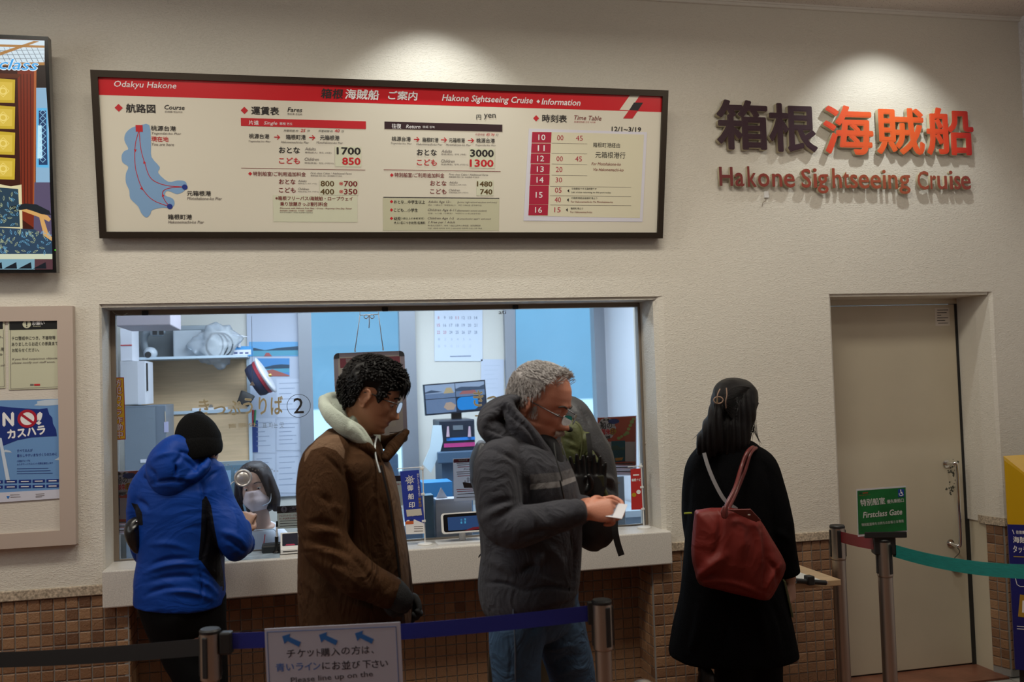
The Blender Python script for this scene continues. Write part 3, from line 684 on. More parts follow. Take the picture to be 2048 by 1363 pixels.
T2('おとな', 312, 444, 510, 42, I_blk, 0.02); T2('Adults', 474, 544, 502, 20, I_gry, 0, IT); T2('往返(成人)  왕복 (어른)', 474, 638, 524, 14, I_gry); T2('3000', 664, 822, 516, 50, I_blk, 0.03)
T2('こども', 312, 444, 576, 42, I_red, 0.02); T2('Children', 472, 562, 567, 20, I_gry, 0, IT); T2('往返(孩童)  왕복 (어린이)', 472, 652, 591, 14, I_gry); T2('1300', 662, 820, 582, 50, I_red, 0.03)
bar(C2, 150, 92, 629, 866, 632, I_drk, 'rule')
D(C2, 150, 146, 660, 12); T2('特別船室/ご利用追加料金', 164, 494, 661, 30, I_drk, 0.008); T2('First class Cabin / Additional Fares', 524, 784, 657, 13, I_gry, 0, IT); T2('貴賓船艙 특별 선실 / 追加費用 추가운임', 524, 722, 673, 11, I_gry)
bar(C2, 150, 706, 694, 818, 797, M_patch, 'price_patch', 0.0010)
T2('おとな', 400, 508, 714, 34, I_drk, 0.014); T2('Adults', 526, 582, 708, 15, I_gry, 0, IT); T2('往返(成人) 왕복 (어른)', 526, 640, 725, 10, I_gry); T2('1480', 710, 812, 719, 36, I_brn, 0.025)
T2('こども', 400, 508, 768, 34, I_drk, 0.014); T2('Children', 524, 596, 760, 15, I_gry, 0, IT); T2('往返(孩童) 왕복 (어린이)', 524, 652, 776, 10, I_gry); T2('740', 730, 812, 771, 36, I_brn, 0.025)
bar(C2, 150, 90, 808, 858, 813, I_blk, 'rule'); bar(C2, 150, 88, 816, 856, 1028, P_('khaki_sticker', (0.56, 0.54, 0.38, 1)), 'age_patch', 0.0006)
for y in (836, 891, 947): D(C2, 150, 144, y, 11)
T2('おとな…中学生以上', 160, 366, 838, 24, I_blk, 0.014); T2('Adults Age 12~', 386, 540, 839, 20, I_gry, 0.002, IT); T2('(Junior high school student and over)', 580, 842, 842, 14, I_gry, 0, IT); T2('成人・12歲以上（中學生以上）  어른·12세이상 (중학생이상)', 386, 740, 860, 11, I_gry)
T2('こども…小学生', 160, 318, 892, 24, I_blk, 0.014); T2('Children Age 6-11', 384, 572, 893, 20, I_gry, 0.002, IT); T2('(Elementary school student)', 578, 775, 897, 14, I_gry, 0, IT); T2('兒童・6-11歲（小學生）  어린이·6~11세 (초등학생)', 386, 732, 915, 11, I_gry)
T2('幼児', 160, 204, 948, 24, I_blk, 0.014); T2('（1歳以上の未就学児）', 206, 360, 947, 14, I_blk); T2('Children Age 1-5', 384, 558, 948, 20, I_gry, 0.002, IT); T2('(A preschooler aged 1 and over)', 578, 802, 951, 14, I_gry, 0, IT)
T2('大人1名につき幼児2名無料', 160, 368, 976, 19, I_blk, 0.004); T2('2 Free per 1 Adult', 384, 566, 974, 18, I_gry, 0.002, IT)
T2('每1名大人陪同下，幼兒（1歲以上的未入學兒童）2名免費搭乘', 384, 734, 994, 11, I_gry); T2('어른 1명에 대하여 유아 (1세이상의 미취학 아동) 2명 무료', 384, 744, 1014, 11, I_gry)
# timetable
D(C2, 150, 1102, 284, 20); T2('時刻表', 1142, 1306, 286, 52, I_blk, 0.016); T2('Time Table', 1354, 1534, 282, 30, I_drk, 0.004, IT); T2('航運時刻表 운항 시각표', 1354, 1496, 309, 12, I_pnk)
T2('12/1~3/19', 1602, 1797, 357, 32, I_blk, 0.018)
tab = [bp_.px(*C2(*q)) for q in ((1054, 352), (1836, 376), (1806, 970), (1018, 962))]
pr('timetable_sheet', bp_, tab, H0+0.0012, P_('lavender_white_paper', (0.70, 0.68, 0.76, 1)), board)
tab2 = [bp_.px(*C2(*q)) for q in ((1076, 372), (1816, 392), (1788, 945), (1052, 930))]
pr('timetable_face', bp_, tab2, H0+0.0018, P_('cream_paper', (0.72, 0.67, 0.50, 1)), board)
TH = [('10', 1076, 375, 446), ('11', 1072, 450, 513), ('12', 1068, 517, 583), ('13', 1066, 587, 654), ('14', 1064, 657, 726), ('15', 1058, 729, 854), ('16', 1054, 856, 926)]
def Q(L): return [bp_.px(*C2(*q)) for q in L]
I_crim = P_('crimson_print', (0.42, 0.012, 0.045, 1))
for s, x, y0, y1 in TH:
    pr('hour_cell', bp_, Q([(x, y0), (x+127, y0+1), (x+124, y1+1), (x-4, y1)]), H0+0.0024, I_crim, board)
    t = text(bp_, s, C2(x+40), C2(x+86), 150+(y0+y1)/2/3.303, 38/3.303, H0+0.003, I_wht, board, 0.006)
for s, x0, x1, y in (('00', 1240, 1282, 413), ('45', 1364, 1410, 416), ('00', 1236, 1278, 552), ('45', 1360, 1404, 553), ('20', 1232, 1275, 623), ('30', 1230, 1273, 692), ('05', 1226, 1270, 760), ('40', 1224, 1266, 823), ('15', 1222, 1263, 890)):
    text(bp_, s, C2(x0), C2(x1), 150+y/3.303, 34/3.303, H0+0.0026, I_crim, board, 0.0)
for y in (447, 514, 585, 658): bar(C2, 150, 1204, y+3, 1440, y+5, I_gry, 'rule', 0.0024)
for y in (735, 796, 857): bar(C2, 150, 1194, y+2, 1730, y+4, I_gry, 'rule', 0.0024)
for x, y in ((1308, 764), (1305, 825), (1298, 890)): pr('arrow', bp_, Q([(x, y), (x+12, y-12), (x+12, y+12)]), H0+0.0028, I_blk, board)
def T3(*a, **k):
    text(bp_, a[0], C2(a[1]), C2(a[2]), 150+a[3]/3.303, a[4]/3.303, H0+0.0028, a[5] if len(a) > 5 else I_blk, board, a[6] if len(a) > 6 else 0, a[7] if len(a) > 7 else 0)
T3('箱根町港経由', 1478, 1656, 462, 32); T3('元箱根港行', 1494, 1692, 528, 42); T3('For Motohakone-ko', 1468, 1662, 587, 20, I_drk, 0.004, IT); T3('Via Hakonemachi-ko', 1480, 1680, 625, 20, I_drk, 0.004, IT)
T3('往復乗船できる最終便です', 1336, 1502, 751, 14); T3('Last cruise returning to this port today', 1334, 1596, 776, 14)
T3('元箱根港経由箱根町港止り', 1333, 1506, 813, 14); T3('For Hakonemachi-ko Via Motohakone-ko', 1332, 1610, 838, 13, I_drk); T3('箱根町港止り', 1330, 1412, 881, 14); T3('For Hakonemachi-ko', 1328, 1472, 905, 13, I_drk)

# ---- big raised letters on the wall
def ramp_mat(name, x0, x1, stops):
    m = bpy.data.materials.new(name); m.use_nodes = True; nt = m.node_tree; N = nt.nodes; L = nt.links; b = N['Principled BSDF']; b.inputs['Roughness'].default_value = 0.4
    tc = N.new('ShaderNodeTexCoord'); sx = N.new('ShaderNodeSeparateXYZ'); L.new(tc.outputs['Object'], sx.inputs[0])
    mr = N.new('ShaderNodeMapRange'); mr.inputs['From Min'].default_value = x0; mr.inputs['From Max'].default_value = x1; L.new(sx.outputs[0], mr.inputs[0])
    rp = N.new('ShaderNodeValToRGB'); e = rp.color_ramp.elements; e[0].position = stops[0][0]; e[0].color = stops[0][1]; e[1].position = stops[-1][0]; e[1].color = stops[-1][1]
    for p, c in stops[1:-1]: q = e.new(p); q.color = c
    L.new(mr.outputs[0], rp.inputs[0]); L.new(rp.outputs[0], b.inputs['Base Color']); return m
M_lside = mat('beige_letter_return', (0.50, 0.44, 0.30, 1), 0.5)
def C3(x): return 1400+x/3.16
def C3y(y): return 160+y/3.16
def letters(root, s, x0, x1, y0, y1, depth, m, bold, pl):
    """one raised character per part, its face fitted to the box on plane pl"""
    bm = text_bm(s, 0, 0, 0.5, 3); thick(bm, bold, 12, 0.004)
    X = [v.co.x for v in bm.verts]; Yv = [v.co.y for v in bm.verts]; Z = [v.co.z for v in bm.verts]
    a = pl.px((x0+x1)/2, (y0+y1)/2); L_ = pl.px(x0, (y0+y1)/2)[0]; R_ = pl.px(x1, (y0+y1)/2)[0]; T_ = pl.px((x0+x1)/2, y0)[1]; B_ = pl.px((x0+x1)/2, y1)[1]
    xa, xb, ya, yb, za, zb = min(X), max(X), min(Yv), max(Yv), min(Z), max(Z)
    for v in bm.verts:
        v.co = pl.P(L_+(v.co.x-xa)/(xb-xa)*(R_-L_), B_+(v.co.y-ya)/(yb-ya)*(T_-B_), -depth*(zb-v.co.z)/(zb-za))
    bm.normal_update()
    for f in bm.faces: f.material_index = 0 if f.normal.y < -0.9 else 1
    return put('letter', bm, [m, M_lside], root)
lpl = Plane((0, -0.034, 0), (1, 0, 0), (0, 0, 1))
c0 = lpl.px(1560, 310); kan = thing('raised_kanji_sign', (c0[0], 0, lpl.px(1690, 310)[1]), 'five large raised kanji, two dark plum and three orange red, mounted on the wall', 'sign')
M_plum = mat('dark_plum_letter_face', (0.035, 0.008, 0.018, 1), 0.45)
xa, xb = lpl.px(C3(780), 260)[0]-c0[0], lpl.px(C3(1730), 260)[0]-c0[0]
M_org = ramp_mat('orange_red_letter_face', xa, xb, [(0, (0.70, 0.05, 0.02, 1)), (0.12, (0.80, 0.10, 0.03, 1)), (0.5, (0.85, 0.14, 0.03, 1)), (0.85, (0.72, 0.05, 0.02, 1)), (1, (0.50, 0.015, 0.02, 1))])
for s, x0, x1, y0, y1, m in (('箱', 105, 430, 125, 440, M_plum), ('根', 435, 740, 148, 455, M_plum), ('海', 780, 1095, 160, 470, M_org), ('賊', 1115, 1418, 175, 470, M_org), ('船', 1430, 1730, 175, 475, M_org)):
    letters(kan, s, C3(x0), C3(x1), C3y(y0), C3y(y1), 0.026, m, 0.022, lpl)
eng = thing('raised_english_sign', (c0[0], 0, lpl.px(1690, 380)[1]), 'row of small raised brick red Latin letters under the five kanji', 'sign')
M_brk = ramp_mat('brick_red_letter_face', lpl.px(C3(120), 360)[0]-c0[0], lpl.px(C3(1712), 360)[0]-c0[0], [(0, (0.16, 0.018, 0.018, 1)), (0.3, (0.30, 0.05, 0.03, 1)), (0.7, (0.38, 0.09, 0.04, 1)), (1, (0.28, 0.05, 0.04, 1))])
EL = [('H', 122, 208, 548, 668), ('a', 222, 280, 585, 672), ('k', 300, 356, 544, 674), ('o', 366, 440, 588, 675), ('n', 456, 520, 590, 673), ('e', 530, 600, 590, 678),
      ('S', 640, 702, 560, 680), ('i', 716, 740, 556, 680), ('g', 742, 812, 594, 716), ('h', 836, 896, 556, 682), ('t', 906, 944, 578, 684), ('s', 948, 998, 596, 684), ('e', 1002, 1070, 596, 686), ('e', 1076, 1144, 598, 687), ('i', 1154, 1176, 566, 686), ('n', 1190, 1250, 598, 687), ('g', 1258, 1330, 600, 720),
      ('C', 1374, 1446, 574, 692), ('r', 1456, 1494, 602, 688), ('u', 1500, 1562, 604, 690), ('i', 1576, 1598, 572, 690), ('s', 1606, 1648, 604, 691), ('e', 1648, 1712, 604, 692)]
for s, x0, x1, y0, y1 in EL: letters(eng, s, C3(x0), C3(x1), C3y(y0), C3y(y1), 0.018, M_brk, 0.014, lpl)
wpl = Plane((0, 0, 0), (1, 0, 0), (0, 0, 1))
hk = thing('adhesive_hook', at(1531, 395, 0), 'tiny white adhesive hook with a curl of wire below the brick red letters', 'hook')
a = wpl.px(1527, 383); b = wpl.px(1536, 396)
put('pad', box(BM(), a[0], b[0], -0.012, 0, b[1], a[1], bev=0.002), mat('white_plastic', (0.78, 0.77, 0.76, 1), 0.35), hk)
put('wire', tube(BM(), smoothpts([at(1531, 396, -0.008), at(1532, 401, -0.012), at(1526, 405, -0.01), at(1524, 413, -0.004)], 4), 0.0012, 6), mat('thin_brown_wire', (.2, .15, .1, 1)), hk)

# ---- portrait display at the left edge
t0 = at(113, 545, -0.09); Yt = -0.09
for k in range(60):
    if at(96, 73, Yt).x >= t0.x: break
    Yt -= 0.004
t1 = at(96, 73, Yt)
tp = Plane(t0, (1, 0, 0), (0, t1.y-t0.y, t1.z-t0.z)); TVH = (t1-t0).length; TVW = TVH*0.575
tv = thing('wall_display', (t0.x-TVW/2, -0.05, t0.z), 'tall portrait screen at the left showing a patterned armchair beside a wooden pillar', 'screen')
put('housing', plate(tp, [(-TVW, 0), (0, 0), (0, TVH), (-TVW, TVH)], -0.055, 0), mat('glossy_black_plastic', (0.008, 0.008, 0.009, 1), 0.22), tv)
put('wall_mount', box(BM(), t0.x-TVW*0.7, t0.x-TVW*0.3, -0.09, -0.001, t0.z+TVH*0.35, t0.z+TVH*0.6), M_blk, tv)
def em(name, r, g, b, s=1.0): c = rgb(r, g, b); return mat('screen_'+name, (0.0, 0.0, 0.0, 1), 0.3, emis=(c, s))
def tq(x, y): return tp.px(x/2.725, 60+y/2.725)
def scr(n, L, h, m): return pr(n, tp, [(max(q[0], -TVW+0.016), q[1]) for q in (tq(*q) for q in L)], h, m, tv, t=0.0003)
sx0 = -TVW+0.016; u1 = tq(243, 60)[0]; ub = tq(287, 1303); ut = tq(243, 55)
def L_(y): return sx0
put('screen_glass', plate(tp, [(sx0, ub[1]), (ub[0], ub[1]), (ub[0], ut[1]), (sx0, ut[1])], 0, 0.0006), em('dark_wood', 58, 22, 12), tv)
LFT = -650
scr('picture_ceiling', [(LFT, 30), (243, 58), (243, 150), (243, 190), (LFT, 190)], 0.0010, em('ceiling_light', 205, 222, 232))
for L in ([(LFT, 60), (243, 85), (243, 97), (LFT, 74)], [(0, 122), (185, 60), (215, 62), (0, 140)], [(LFT, 176), (243, 176), (243, 192), (LFT, 196)]): scr('picture_ceiling_beam', L, 0.0014, em('beam', 168, 120, 62))
for k in range(8): scr('picture_lattice', [(k*30-10, 95), (k*30-7, 95), (k*30+34, 178), (k*30+30, 178)], 0.0012, em('lattice', 120, 130, 140))
for k in range(3): scr('picture_lattice', [(0, 112+k*22), (243, 108+k*22), (243, 110+k*22), (0, 115+k*22)], 0.0012, em('lattice', 120, 130, 140))
scr('picture_pillar', [(95, 225), (198, 212), (188, 1080), (118, 1030)], 0.0010, em('red_wood', 118, 42, 22))
for k, xx in enumerate((112, 128, 146, 164)): scr('picture_pillar_groove', [(xx, 240), (xx+4, 240), (xx+8, 990), (xx+4, 990)], 0.0014, em('groove', 66, 20, 14))
scr('picture_pillar_edge', [(186, 214), (199, 212), (192, 960), (182, 960)], 0.0014, em('edge', 168, 92, 48))
scr('picture_beam', [(LFT, 215), (118, 240), (98, 262), (LFT, 255)], 0.0016, em('beam_dark', 88, 42, 20))
for k, (ya, yb) in enumerate(((268, 398), (415, 540), (556, 680), (697, 815))):
    for q in range(2):
        xo = -q*150
        scr('picture_gilt_panel', [(xo-60, ya-8), (xo+83, ya+3), (xo+80, yb), (xo-60, yb-4)], 0.0016, em('gilt', 196, 166, 48))
        scr('picture_gilt_inner', [(xo-40, ya+12), (xo+68, ya+18), (xo+66, yb-16), (xo-40, yb-18)], 0.0020, em('gilt_light', 214, 184, 72))
        c = tq(xo+18, (ya+yb)/2); put('picture_rosette', ring_plate(tp, c, 0.010, 0.015, 0.0026, n=10), em('gilt_bright', 236, 212, 118), tv)
        c4 = [tq(xo+18+a, (ya+yb)/2+b) for a, b in ((-32, 0), (0, -32), (32, 0), (0, 32))]
        put('picture_rosette', line_plate(tp, c4+[c4[0]], 0.002, 0.0026), em('gilt_bright', 236, 212, 118), tv)
scr('picture_dark_frame', [(200, 192), (248, 192), (252, 312), (200, 312)], 0.0018, em('shadow', 30, 16, 12))
scr('picture_far_wall', [(198, 315), (252, 315), (268, 560), (272, 830), (196, 830)], 0.0018, em('pale_blue', 138, 176, 204))
scr('picture_window', [(203, 425), (256, 425), (266, 750), (200, 748)], 0.0022, em('bright_blue', 92, 178, 226))
scr('picture_window_pane', [(212, 440), (252, 440), (260, 735), (212, 735)], 0.0026, em('navy', 34, 60, 100))
scr('picture_window_glow', [(207, 520), (228, 520), (232, 700), (204, 700)], 0.0028, em('glow', 190, 230, 245))
for k in range(9):
    yy = 450+k*32
    c = [tq(234+a, yy+b) for a, b in ((-16, 0), (0, -15), (16, 0), (0, 15))]
    put('picture_fretwork', line_plate(tp, c+[c[0]], 0.0018, 0.0030), em('fret', 150, 205, 235), tv)
scr('picture_purple_carpet', [(188, 830), (272, 830), (284, 1150), (184, 1100)], 0.0020, em('purple', 88, 78, 104))
# armchair
scr('picture_chair_back_frame', [(LFT, 826), (0, 840), (60, 852), (118, 842), (124, 1090), (LFT, 1080)], 0.0024, em('cream_wood', 214, 204, 160))
scr('picture_chair_back', [(LFT, 850), (0, 858), (100, 866), (110, 1074), (LFT, 1060)], 0.0028, em('fabric', 40, 62, 78))
scr('picture_chair_arm_wood', [(110, 965), (260, 1010), (278, 1030), (268, 1044), (240, 1030), (262, 1100), (284, 1130), (280, 1200), (240, 1120), (215, 1020), (120, 985)], 0.0030, em('arm_wood', 206, 160, 96))
scr('picture_chair_arm_pad', [(60, 960), (140, 945), (200, 950), (270, 985), (280, 1008), (230, 1004), (150, 975), (80, 985)], 0.0034, em('arm_pad', 28, 34, 40))
scr('picture_chair_seat', [(LFT, 1060), (0, 1076), (190, 1086), (284, 1150), (286, 1222), (LFT, 1226)], 0.0034, em('fabric2', 44, 66, 88))
scr('picture_chair_rail', [(LFT, 1222), (286, 1220), (286, 1248), (LFT, 1248)], 0.0036, em('rail', 200, 206, 180))
scr('picture_floor', [(LFT, 1246), (190, 1248), (190, 1304), (LFT, 1304)], 0.0030, em('floor_tile', 120, 160, 176))
for k in range(4): scr('picture_floor_triangle', [(-60+k*80, 1300), (10+k*80, 1264), (14+k*80, 1300)], 0.0036, em('dark_tile', 20, 26, 34))
scr('picture_floor_right', [(190, 1250), (288, 1250), (288, 1304), (190, 1304)], 0.0032, em('dull_red', 84, 54, 60))
rr = random.Random(9); lf = BM(); lf2 = BM()
for k in range(170):
    if rr.random() < 0.5: x, y = rr.uniform(-120, 104), rr.uniform(872, 1060)
    else: x, y = rr.uniform(-120, 280), rr.uniform(1095, 1218)
    a = rr.uniform(0, 6.28); l = rr.uniform(9, 15); w_ = 4.5
    c, s = math.cos(a), math.sin(a)
    Lp = [(x+c*p-s*q, y+s*p+c*q) for p, q in ((-l, 0), (0, -w_), (l, 0), (0, w_))]
    Lq = [tq(*q) for q in Lp]
    line_plate(tp, Lq+[Lq[0]], 0.0011, 0.0042, bm=(lf if k % 2 else lf2))
put('picture_leaf_pattern', lf, em('leaf_blue', 110, 170, 205), tv, kind='stuff'); put('picture_leaf_pattern', lf2, em('leaf_cream', 170, 180, 140), tv, kind='stuff')
text(tp, 'class', -8/2.725, 215/2.725, 60+190/2.725, 66/2.725, 0.0048, em('white_text', 225, 240, 250), tv, 0.045, 0.3)
text(tp, 'class', -3/2.725, 210/2.725, 60+189/2.725, 58/2.725, 0.0056, em('blue_text', 60, 160, 225), tv, 0.008, 0.3)
c = tp.px(301/2.725, 60+1198/2.725); pr('power_light', tp, circ(c, 0.003, 10), 0.0008, em('green_led', 90, 220, 60), tv)

# ---- notice board at the left
n0 = at(152, 1088, -0.05); n1 = at(143, 611, -0.05)
npn = Plane((n0.x, -0.05, n0.z), (1, 0, 0), (0, 0, 1)); NH = n1.z-n0.z; NW = 1.1
M_pink = mat('pinkish_beige_frame', (0.50, 0.40, 0.34, 1), 0.42)
nb = thing('notice_board', (n0.x-NW/2, -0.02, n0.z), 'pinkish beige framed notice board cut off by the left edge', 'notice board')
fw = 0.062; bm = BM()
for a in (((-NW, 0), (0, 0), (-fw, fw), (-NW+fw, fw)), ((0, 0), (0, NH), (-fw, NH-fw), (-fw, fw)), ((0, NH), (-NW, NH), (-NW+fw, NH-fw), (-fw, NH-fw)), ((-NW, NH), (-NW, 0), (-NW+fw, fw), (-NW+fw, NH-fw))):
    plate(npn, list(a), -0.049, 0.0, bm)
put('frame', bm, M_pink, nb)
put('backing', plate(npn, [(-NW+.05, .05), (-.05, .05), (-.05, NH-.05), (-NW+.05, NH-.05)], -0.04, -0.014), mat('pale_ribbed_backing', (0.66, 0.60, 0.53, 1), 0.6, bump=(60, 0.25, (1, 1, 5))), nb)
def C4(x): return x/3.243
def C4y(y): return 600+y/3.243
M_ny = mat('pale_yellow_notice', (0.56, 0.55, 0.40, 1), 0.5); M_nb = mat('notice_black', (0.008, 0.008, 0.008, 1), 0.4)
for k, (dx, lbl) in enumerate(((0, 'pale yellow notice about suspicious objects with a black heading, inside the framed board'), (-372, 'pale yellow notice at the very left edge, mostly cut off'))):
    nt_ = thing('notice_sheet', at(C4(225+dx), C4y(570), -0.06), lbl, 'notice')
    hN = -0.010
    def q4(x, y): return npn.px(C4(x+dx), C4y(y))
    A = q4(48, 112); B = q4(402, 570)
    pr('sheet', npn, [(A[0], B[1]), (B[0], B[1]), (B[0], A[1]), (A[0], A[1])], hN, M_ny, nt_, t=0.004)
    A = q4(56, 124); B = q4(386, 186); 
    pr('heading_band', npn, [(A[0], B[1]), (B[0], B[1]), (B[0], A[1]), (A[0], A[1])], hN+0.0008, M_nb, nt_)
    Lb = [q4(64, 190), q4(66, 574), q4(395, 560), q4(390, 190)]
    put('border_line', line_plate(npn, Lb, 0.0015, hN+0.0006), I_gry, nt_)
    def t4(s, x0, x1, yc, h, m, bold=0.0, sh=0.0): text(npn, s, C4(x0+dx), C4(x1+dx), C4y(yc), h/3.243, hN+0.0016, m, nt_, bold, sh)
    if k == 0:
        pr('roundel', npn, circ(q4(170, 155), 0.0165, 28), hN+0.0014, M_ny, nt_)
        text(npn, '!', C4(165), C4(175), C4y(155), 38/3.243, hN+0.0022, M_nb, nt_, 0.03)
        t4('お願い', 205, 286, 147, 26, I_wht, 0.014); t4('Request', 210, 262, 168, 11, M_ny, 0.005, IT)
        t4('テロ警戒中につき、不審物等', 72, 356, 244, 25, I_blk, 0.006); t4('ありましたらお近くの係員まで', 72, 372, 282, 25, I_blk, 0.006); t4('お知らせください。', 74, 250, 322, 25, I_blk, 0.006)
        t4('If you find suspicious objects,', 74, 372, 380, 17, I_gry, 0.004, IT); t4('please notify our staff soon.', 72, 354, 404, 17, I_gry, 0.004, IT)
        A = q4(192, 544); 
        for (a, b, m) in ((192, 214, I_gry), (218, 256, I_red)): 
            p0 = q4(a, 543); p1 = q4(b, 553); pr('mark', npn, [(p0[0], p1[1]), (p1[0], p1[1]), (p1[0], p0[1]), (p0[0], p0[1])], hN+0.0016, m, nt_)
    else:
        for s, x1, y, hh in (('め、', 388, 236, 20), ('用', 392, 318, 22), ('。', 384, 352, 12)): t4(s, x1-len(s)*20, x1, y, hh, I_blk, 0.006)
        t4('and', 372, 398, 421, 12, I_gry, 0.004, IT)
po = thing('blue_poster', at(60, 1000, -0.06), 'sky blue poster with a dark blue flag and red no sign', 'poster')
hN = -0.0095
def q5(x, y): return npn.px(C4(x), C4y(y))
def pp5(n, L, h, m): return pr(n, npn, [q5(*q) for q in L], hN+h, m, po)
pp5('sheet', [(-260, 655), (398, 640), (406, 1284), (-260, 1330)], 0.0, mat('poster_sky_blue', (0.15, 0.31, 0.60, 1), 0.4))
pp5('white_foot', [(-260, 1262), (405, 1226), (406, 1284), (-260, 1330)], 0.0008, mat('poster_white', (0.62, 0.62, 0.72, 1), 0.4))
M_flag = mat('poster_flag_blue', (0.008, 0.028, 0.20, 1), 0.4)
fl_ = [(-120, 700), (0, 688), (80, 696), (160, 702), (250, 706), (304, 700), (316, 740), (336, 762), (340, 800), (360, 840), (366, 882), (300, 884), (200, 890), (110, 908), (20, 942), (-120, 960)]
pp5('flag', fl_, 0.0008, M_flag)
pp5('flagpole', [(-14, 890), (6, 894), (62, 1172), (36, 1172)], 0.0012, mat('poster_pole_white', (0.60, 0.68, 0.80, 1), 0.4))
M_cloud = mat('poster_cloud', (0.52, 0.60, 0.70, 1), 0.5)
for L in ([(216, 682), (240, 668), (236, 656), (290, 646), (397, 642), (397, 676), (300, 684)], [(350, 1036), (376, 1020), (402, 1018), (404, 1038)], [(10, 984), (30, 970), (60, 976), (72, 988)]): pp5('cloud', L, 0.0006, M_cloud)
text(npn, 'N', C4(12), C4(88), C4y(772), 92/3.243, hN+0.0016, I_wht, po, 0.05)
text(npn, '!', C4(230), C4(272), C4y(766), 84/3.243, hN+0.0016, I_wht, po, 0.06, 0.1)
c = q5(174, 768); pr('no_sign_disc', npn, circ(c, 0.034, 32, 0.028), hN+0.0014, I_wht, po)
put('no_sign_ring', ring_plate(npn, c, 0.027, 0.038, hN+0.0020), mat('poster_red', (0.42, 0.01, 0.03, 1), .4), po)
put('no_sign_bar', line_plate(npn, [(c[0]-.022, c[1]+.018), (c[0]+.022, c[1]-.018)], 0.010, hN+0.0024), mat('poster_red', (0.42, 0.01, 0.03, 1), .4), po)
text(npn, 'カスハラ', C4(42), C4(292), C4y(855), 62/3.243, hN+0.0016, I_wht, po, 0.045, 0.0, rot=0.10)
for s, x0, x1, y, hh in (('すべての人が', 106, 208, 975, 20), ('暮らしやすいまちづくりのために', 106, 366, 1003, 20), ('小田急グループは', 106, 192, 1042, 14), ('カスタマーハラスメント対策を強化します', 106, 340, 1060, 14)): text(npn, s, C4(x0), C4(x1), C4y(y), hh/3.243, hN+0.0012, I_blu, po, 0.012)
for k, y in enumerate((1092, 1108, 1124)): pp5('print_line', [(106, y), (310+k*14, y-4), (310+k*14, y-1), (106, y+3)], 0.0010, M_flag)
for r_, y in enumerate((1178, 1212)):
    for k, x in enumerate((-66, 26, 118, 208, 298)):
        pp5('name_box', [(x, y-8-k*2), (x+80, y-10-k*2), (x+80, y+10-k*2), (x, y+12-k*2)], 0.0012, M_flag)
        pp5('print_line', [(x+14, y-1-k*2), (x+66, y-2-k*2), (x+66, y+4-k*2), (x+14, y+5-k*2)], 0.0018, I_wht)
pp5('crest', [(38, 1270), (60, 1270), (52, 1288), (44, 1286)], 0.0014, mat('poster_teal', (0.02, 0.15, 0.5, 1)))
for (x0, x1, y) in ((64, 130, 1276), (62, 124, 1262), (228, 285, 1256), (228, 285, 1268), (228, 270, 1276)): pp5('print_line', [(x0, y), (x1, y-2), (x1, y+1), (x0, y+4)], 0.0014, I_gry)
# ================================================================== COUNTER, TICKET WINDOW, OFFICE
def rb(x0, y0, x1, y1, Y):
    xm, ym = (x0+x1)/2, (y0+y1)/2
    return at(x0, ym, Y).x, at(x1, ym, Y).x, at(xm, y1, Y).z, at(xm, y0, Y).z
def pbox(name, x0, y0, x1, y1, Y, dep, m, parent=None, bev=0.0, **k):
    """box whose front face at Y covers the photo rectangle, going dep back"""
    a = rb(x0, y0, x1, y1, Y); return put(name, box(BM(), a[0], a[1], Y, Y+dep, a[2], a[3], bev=bev), m, parent, origin=((a[0]+a[1])/2, Y, a[2]) if parent is None else None, **k)
CZ1, CZ0 = 0.897, 0.740
M_ctr = mat('speckled_cream_quartz', (0.68, 0.64, 0.59, 1), 0.35, var=(210, 0.16))
ct = put('counter', box(BM(), OX0+0.004, OX1-0.004, -0.052, 0.185, CZ0, CZ1, bev=0.006), M_ctr, origin=((OX0+OX1)/2, 0, CZ0))
tag(ct, 'long cream quartz counter under the ticket window', 'counter')
ct2 = put('inner_counter', box(BM(), OX0-0.1, OX1+0.25, 0.215, 0.37, 0.80, 0.86, bev=0.004), mat('office_counter_laminate', (0.55, 0.60, 0.66, 1), 0.5), origin=(0.5, 0.3, 0.8))
tag(ct2, 'pale blue office worktop just behind the glass', 'worktop')
# ticket window: thin bronze frame, glass
M_fr = mat('brown_anodised_frame', (0.26, 0.21, 0.165, 1), 0.4, 0.4)
GX0, GX1, GZ0, GZ1 = OX0+0.012, OX1-0.036, CZ1, WZ0-0.002
win = put('window_1', box(BM(), GX0, GX1, GY-0.012, GY+0.03, GZ1-0.022, GZ1), M_fr, kind='structure', origin=((GX0+GX1)/2, GY, GZ0))
put('jamb', box(BM(), GX0, GX0+0.022, GY-0.012, GY+0.03, GZ0, GZ1-0.022), M_fr, win)
put('jamb', box(BM(), GX1-0.012, GX1, GY-0.016, GY+0.03, GZ0, GZ1-0.022), M_fr, win)
put('sill_channel', box(BM(), GX0+0.022, GX1-0.012, GY-0.006, GY+0.012, GZ0-0.02, GZ0+0.006), M_steel, win)
M_glass = glassmat('window_glass', (0.975, 0.985, 0.99, 1), haze=0.010)
SL = 0.62   # the counter slot: glass starts higher in front of the clerk
put('pane', box(BM(), GX0+0.02, GX1-0.01, GY-0.003, GY+0.003, GZ0+0.006, GZ1-0.02), M_glass, win)
for x in (290, 770, 1031):
    a = at(x, 617-(x-770)*0.014-2, GY-0.02); put('rail_clip', box(BM(), a.x-0.014, a.x+0.014, GY-0.024, GY-0.012, GZ1-0.024, GZ1-0.004, bev=0.002), M_blk, win)
put('cable', tube(BM(), smoothpts([at(225, 622, GY-.014), at(232, 628, GY-.02), at(246, 630, GY-.02), at(255, 626, GY-.016)], 5), 0.002, 6), mat('cream_cable', (.6, .55, .45, 1)), win)
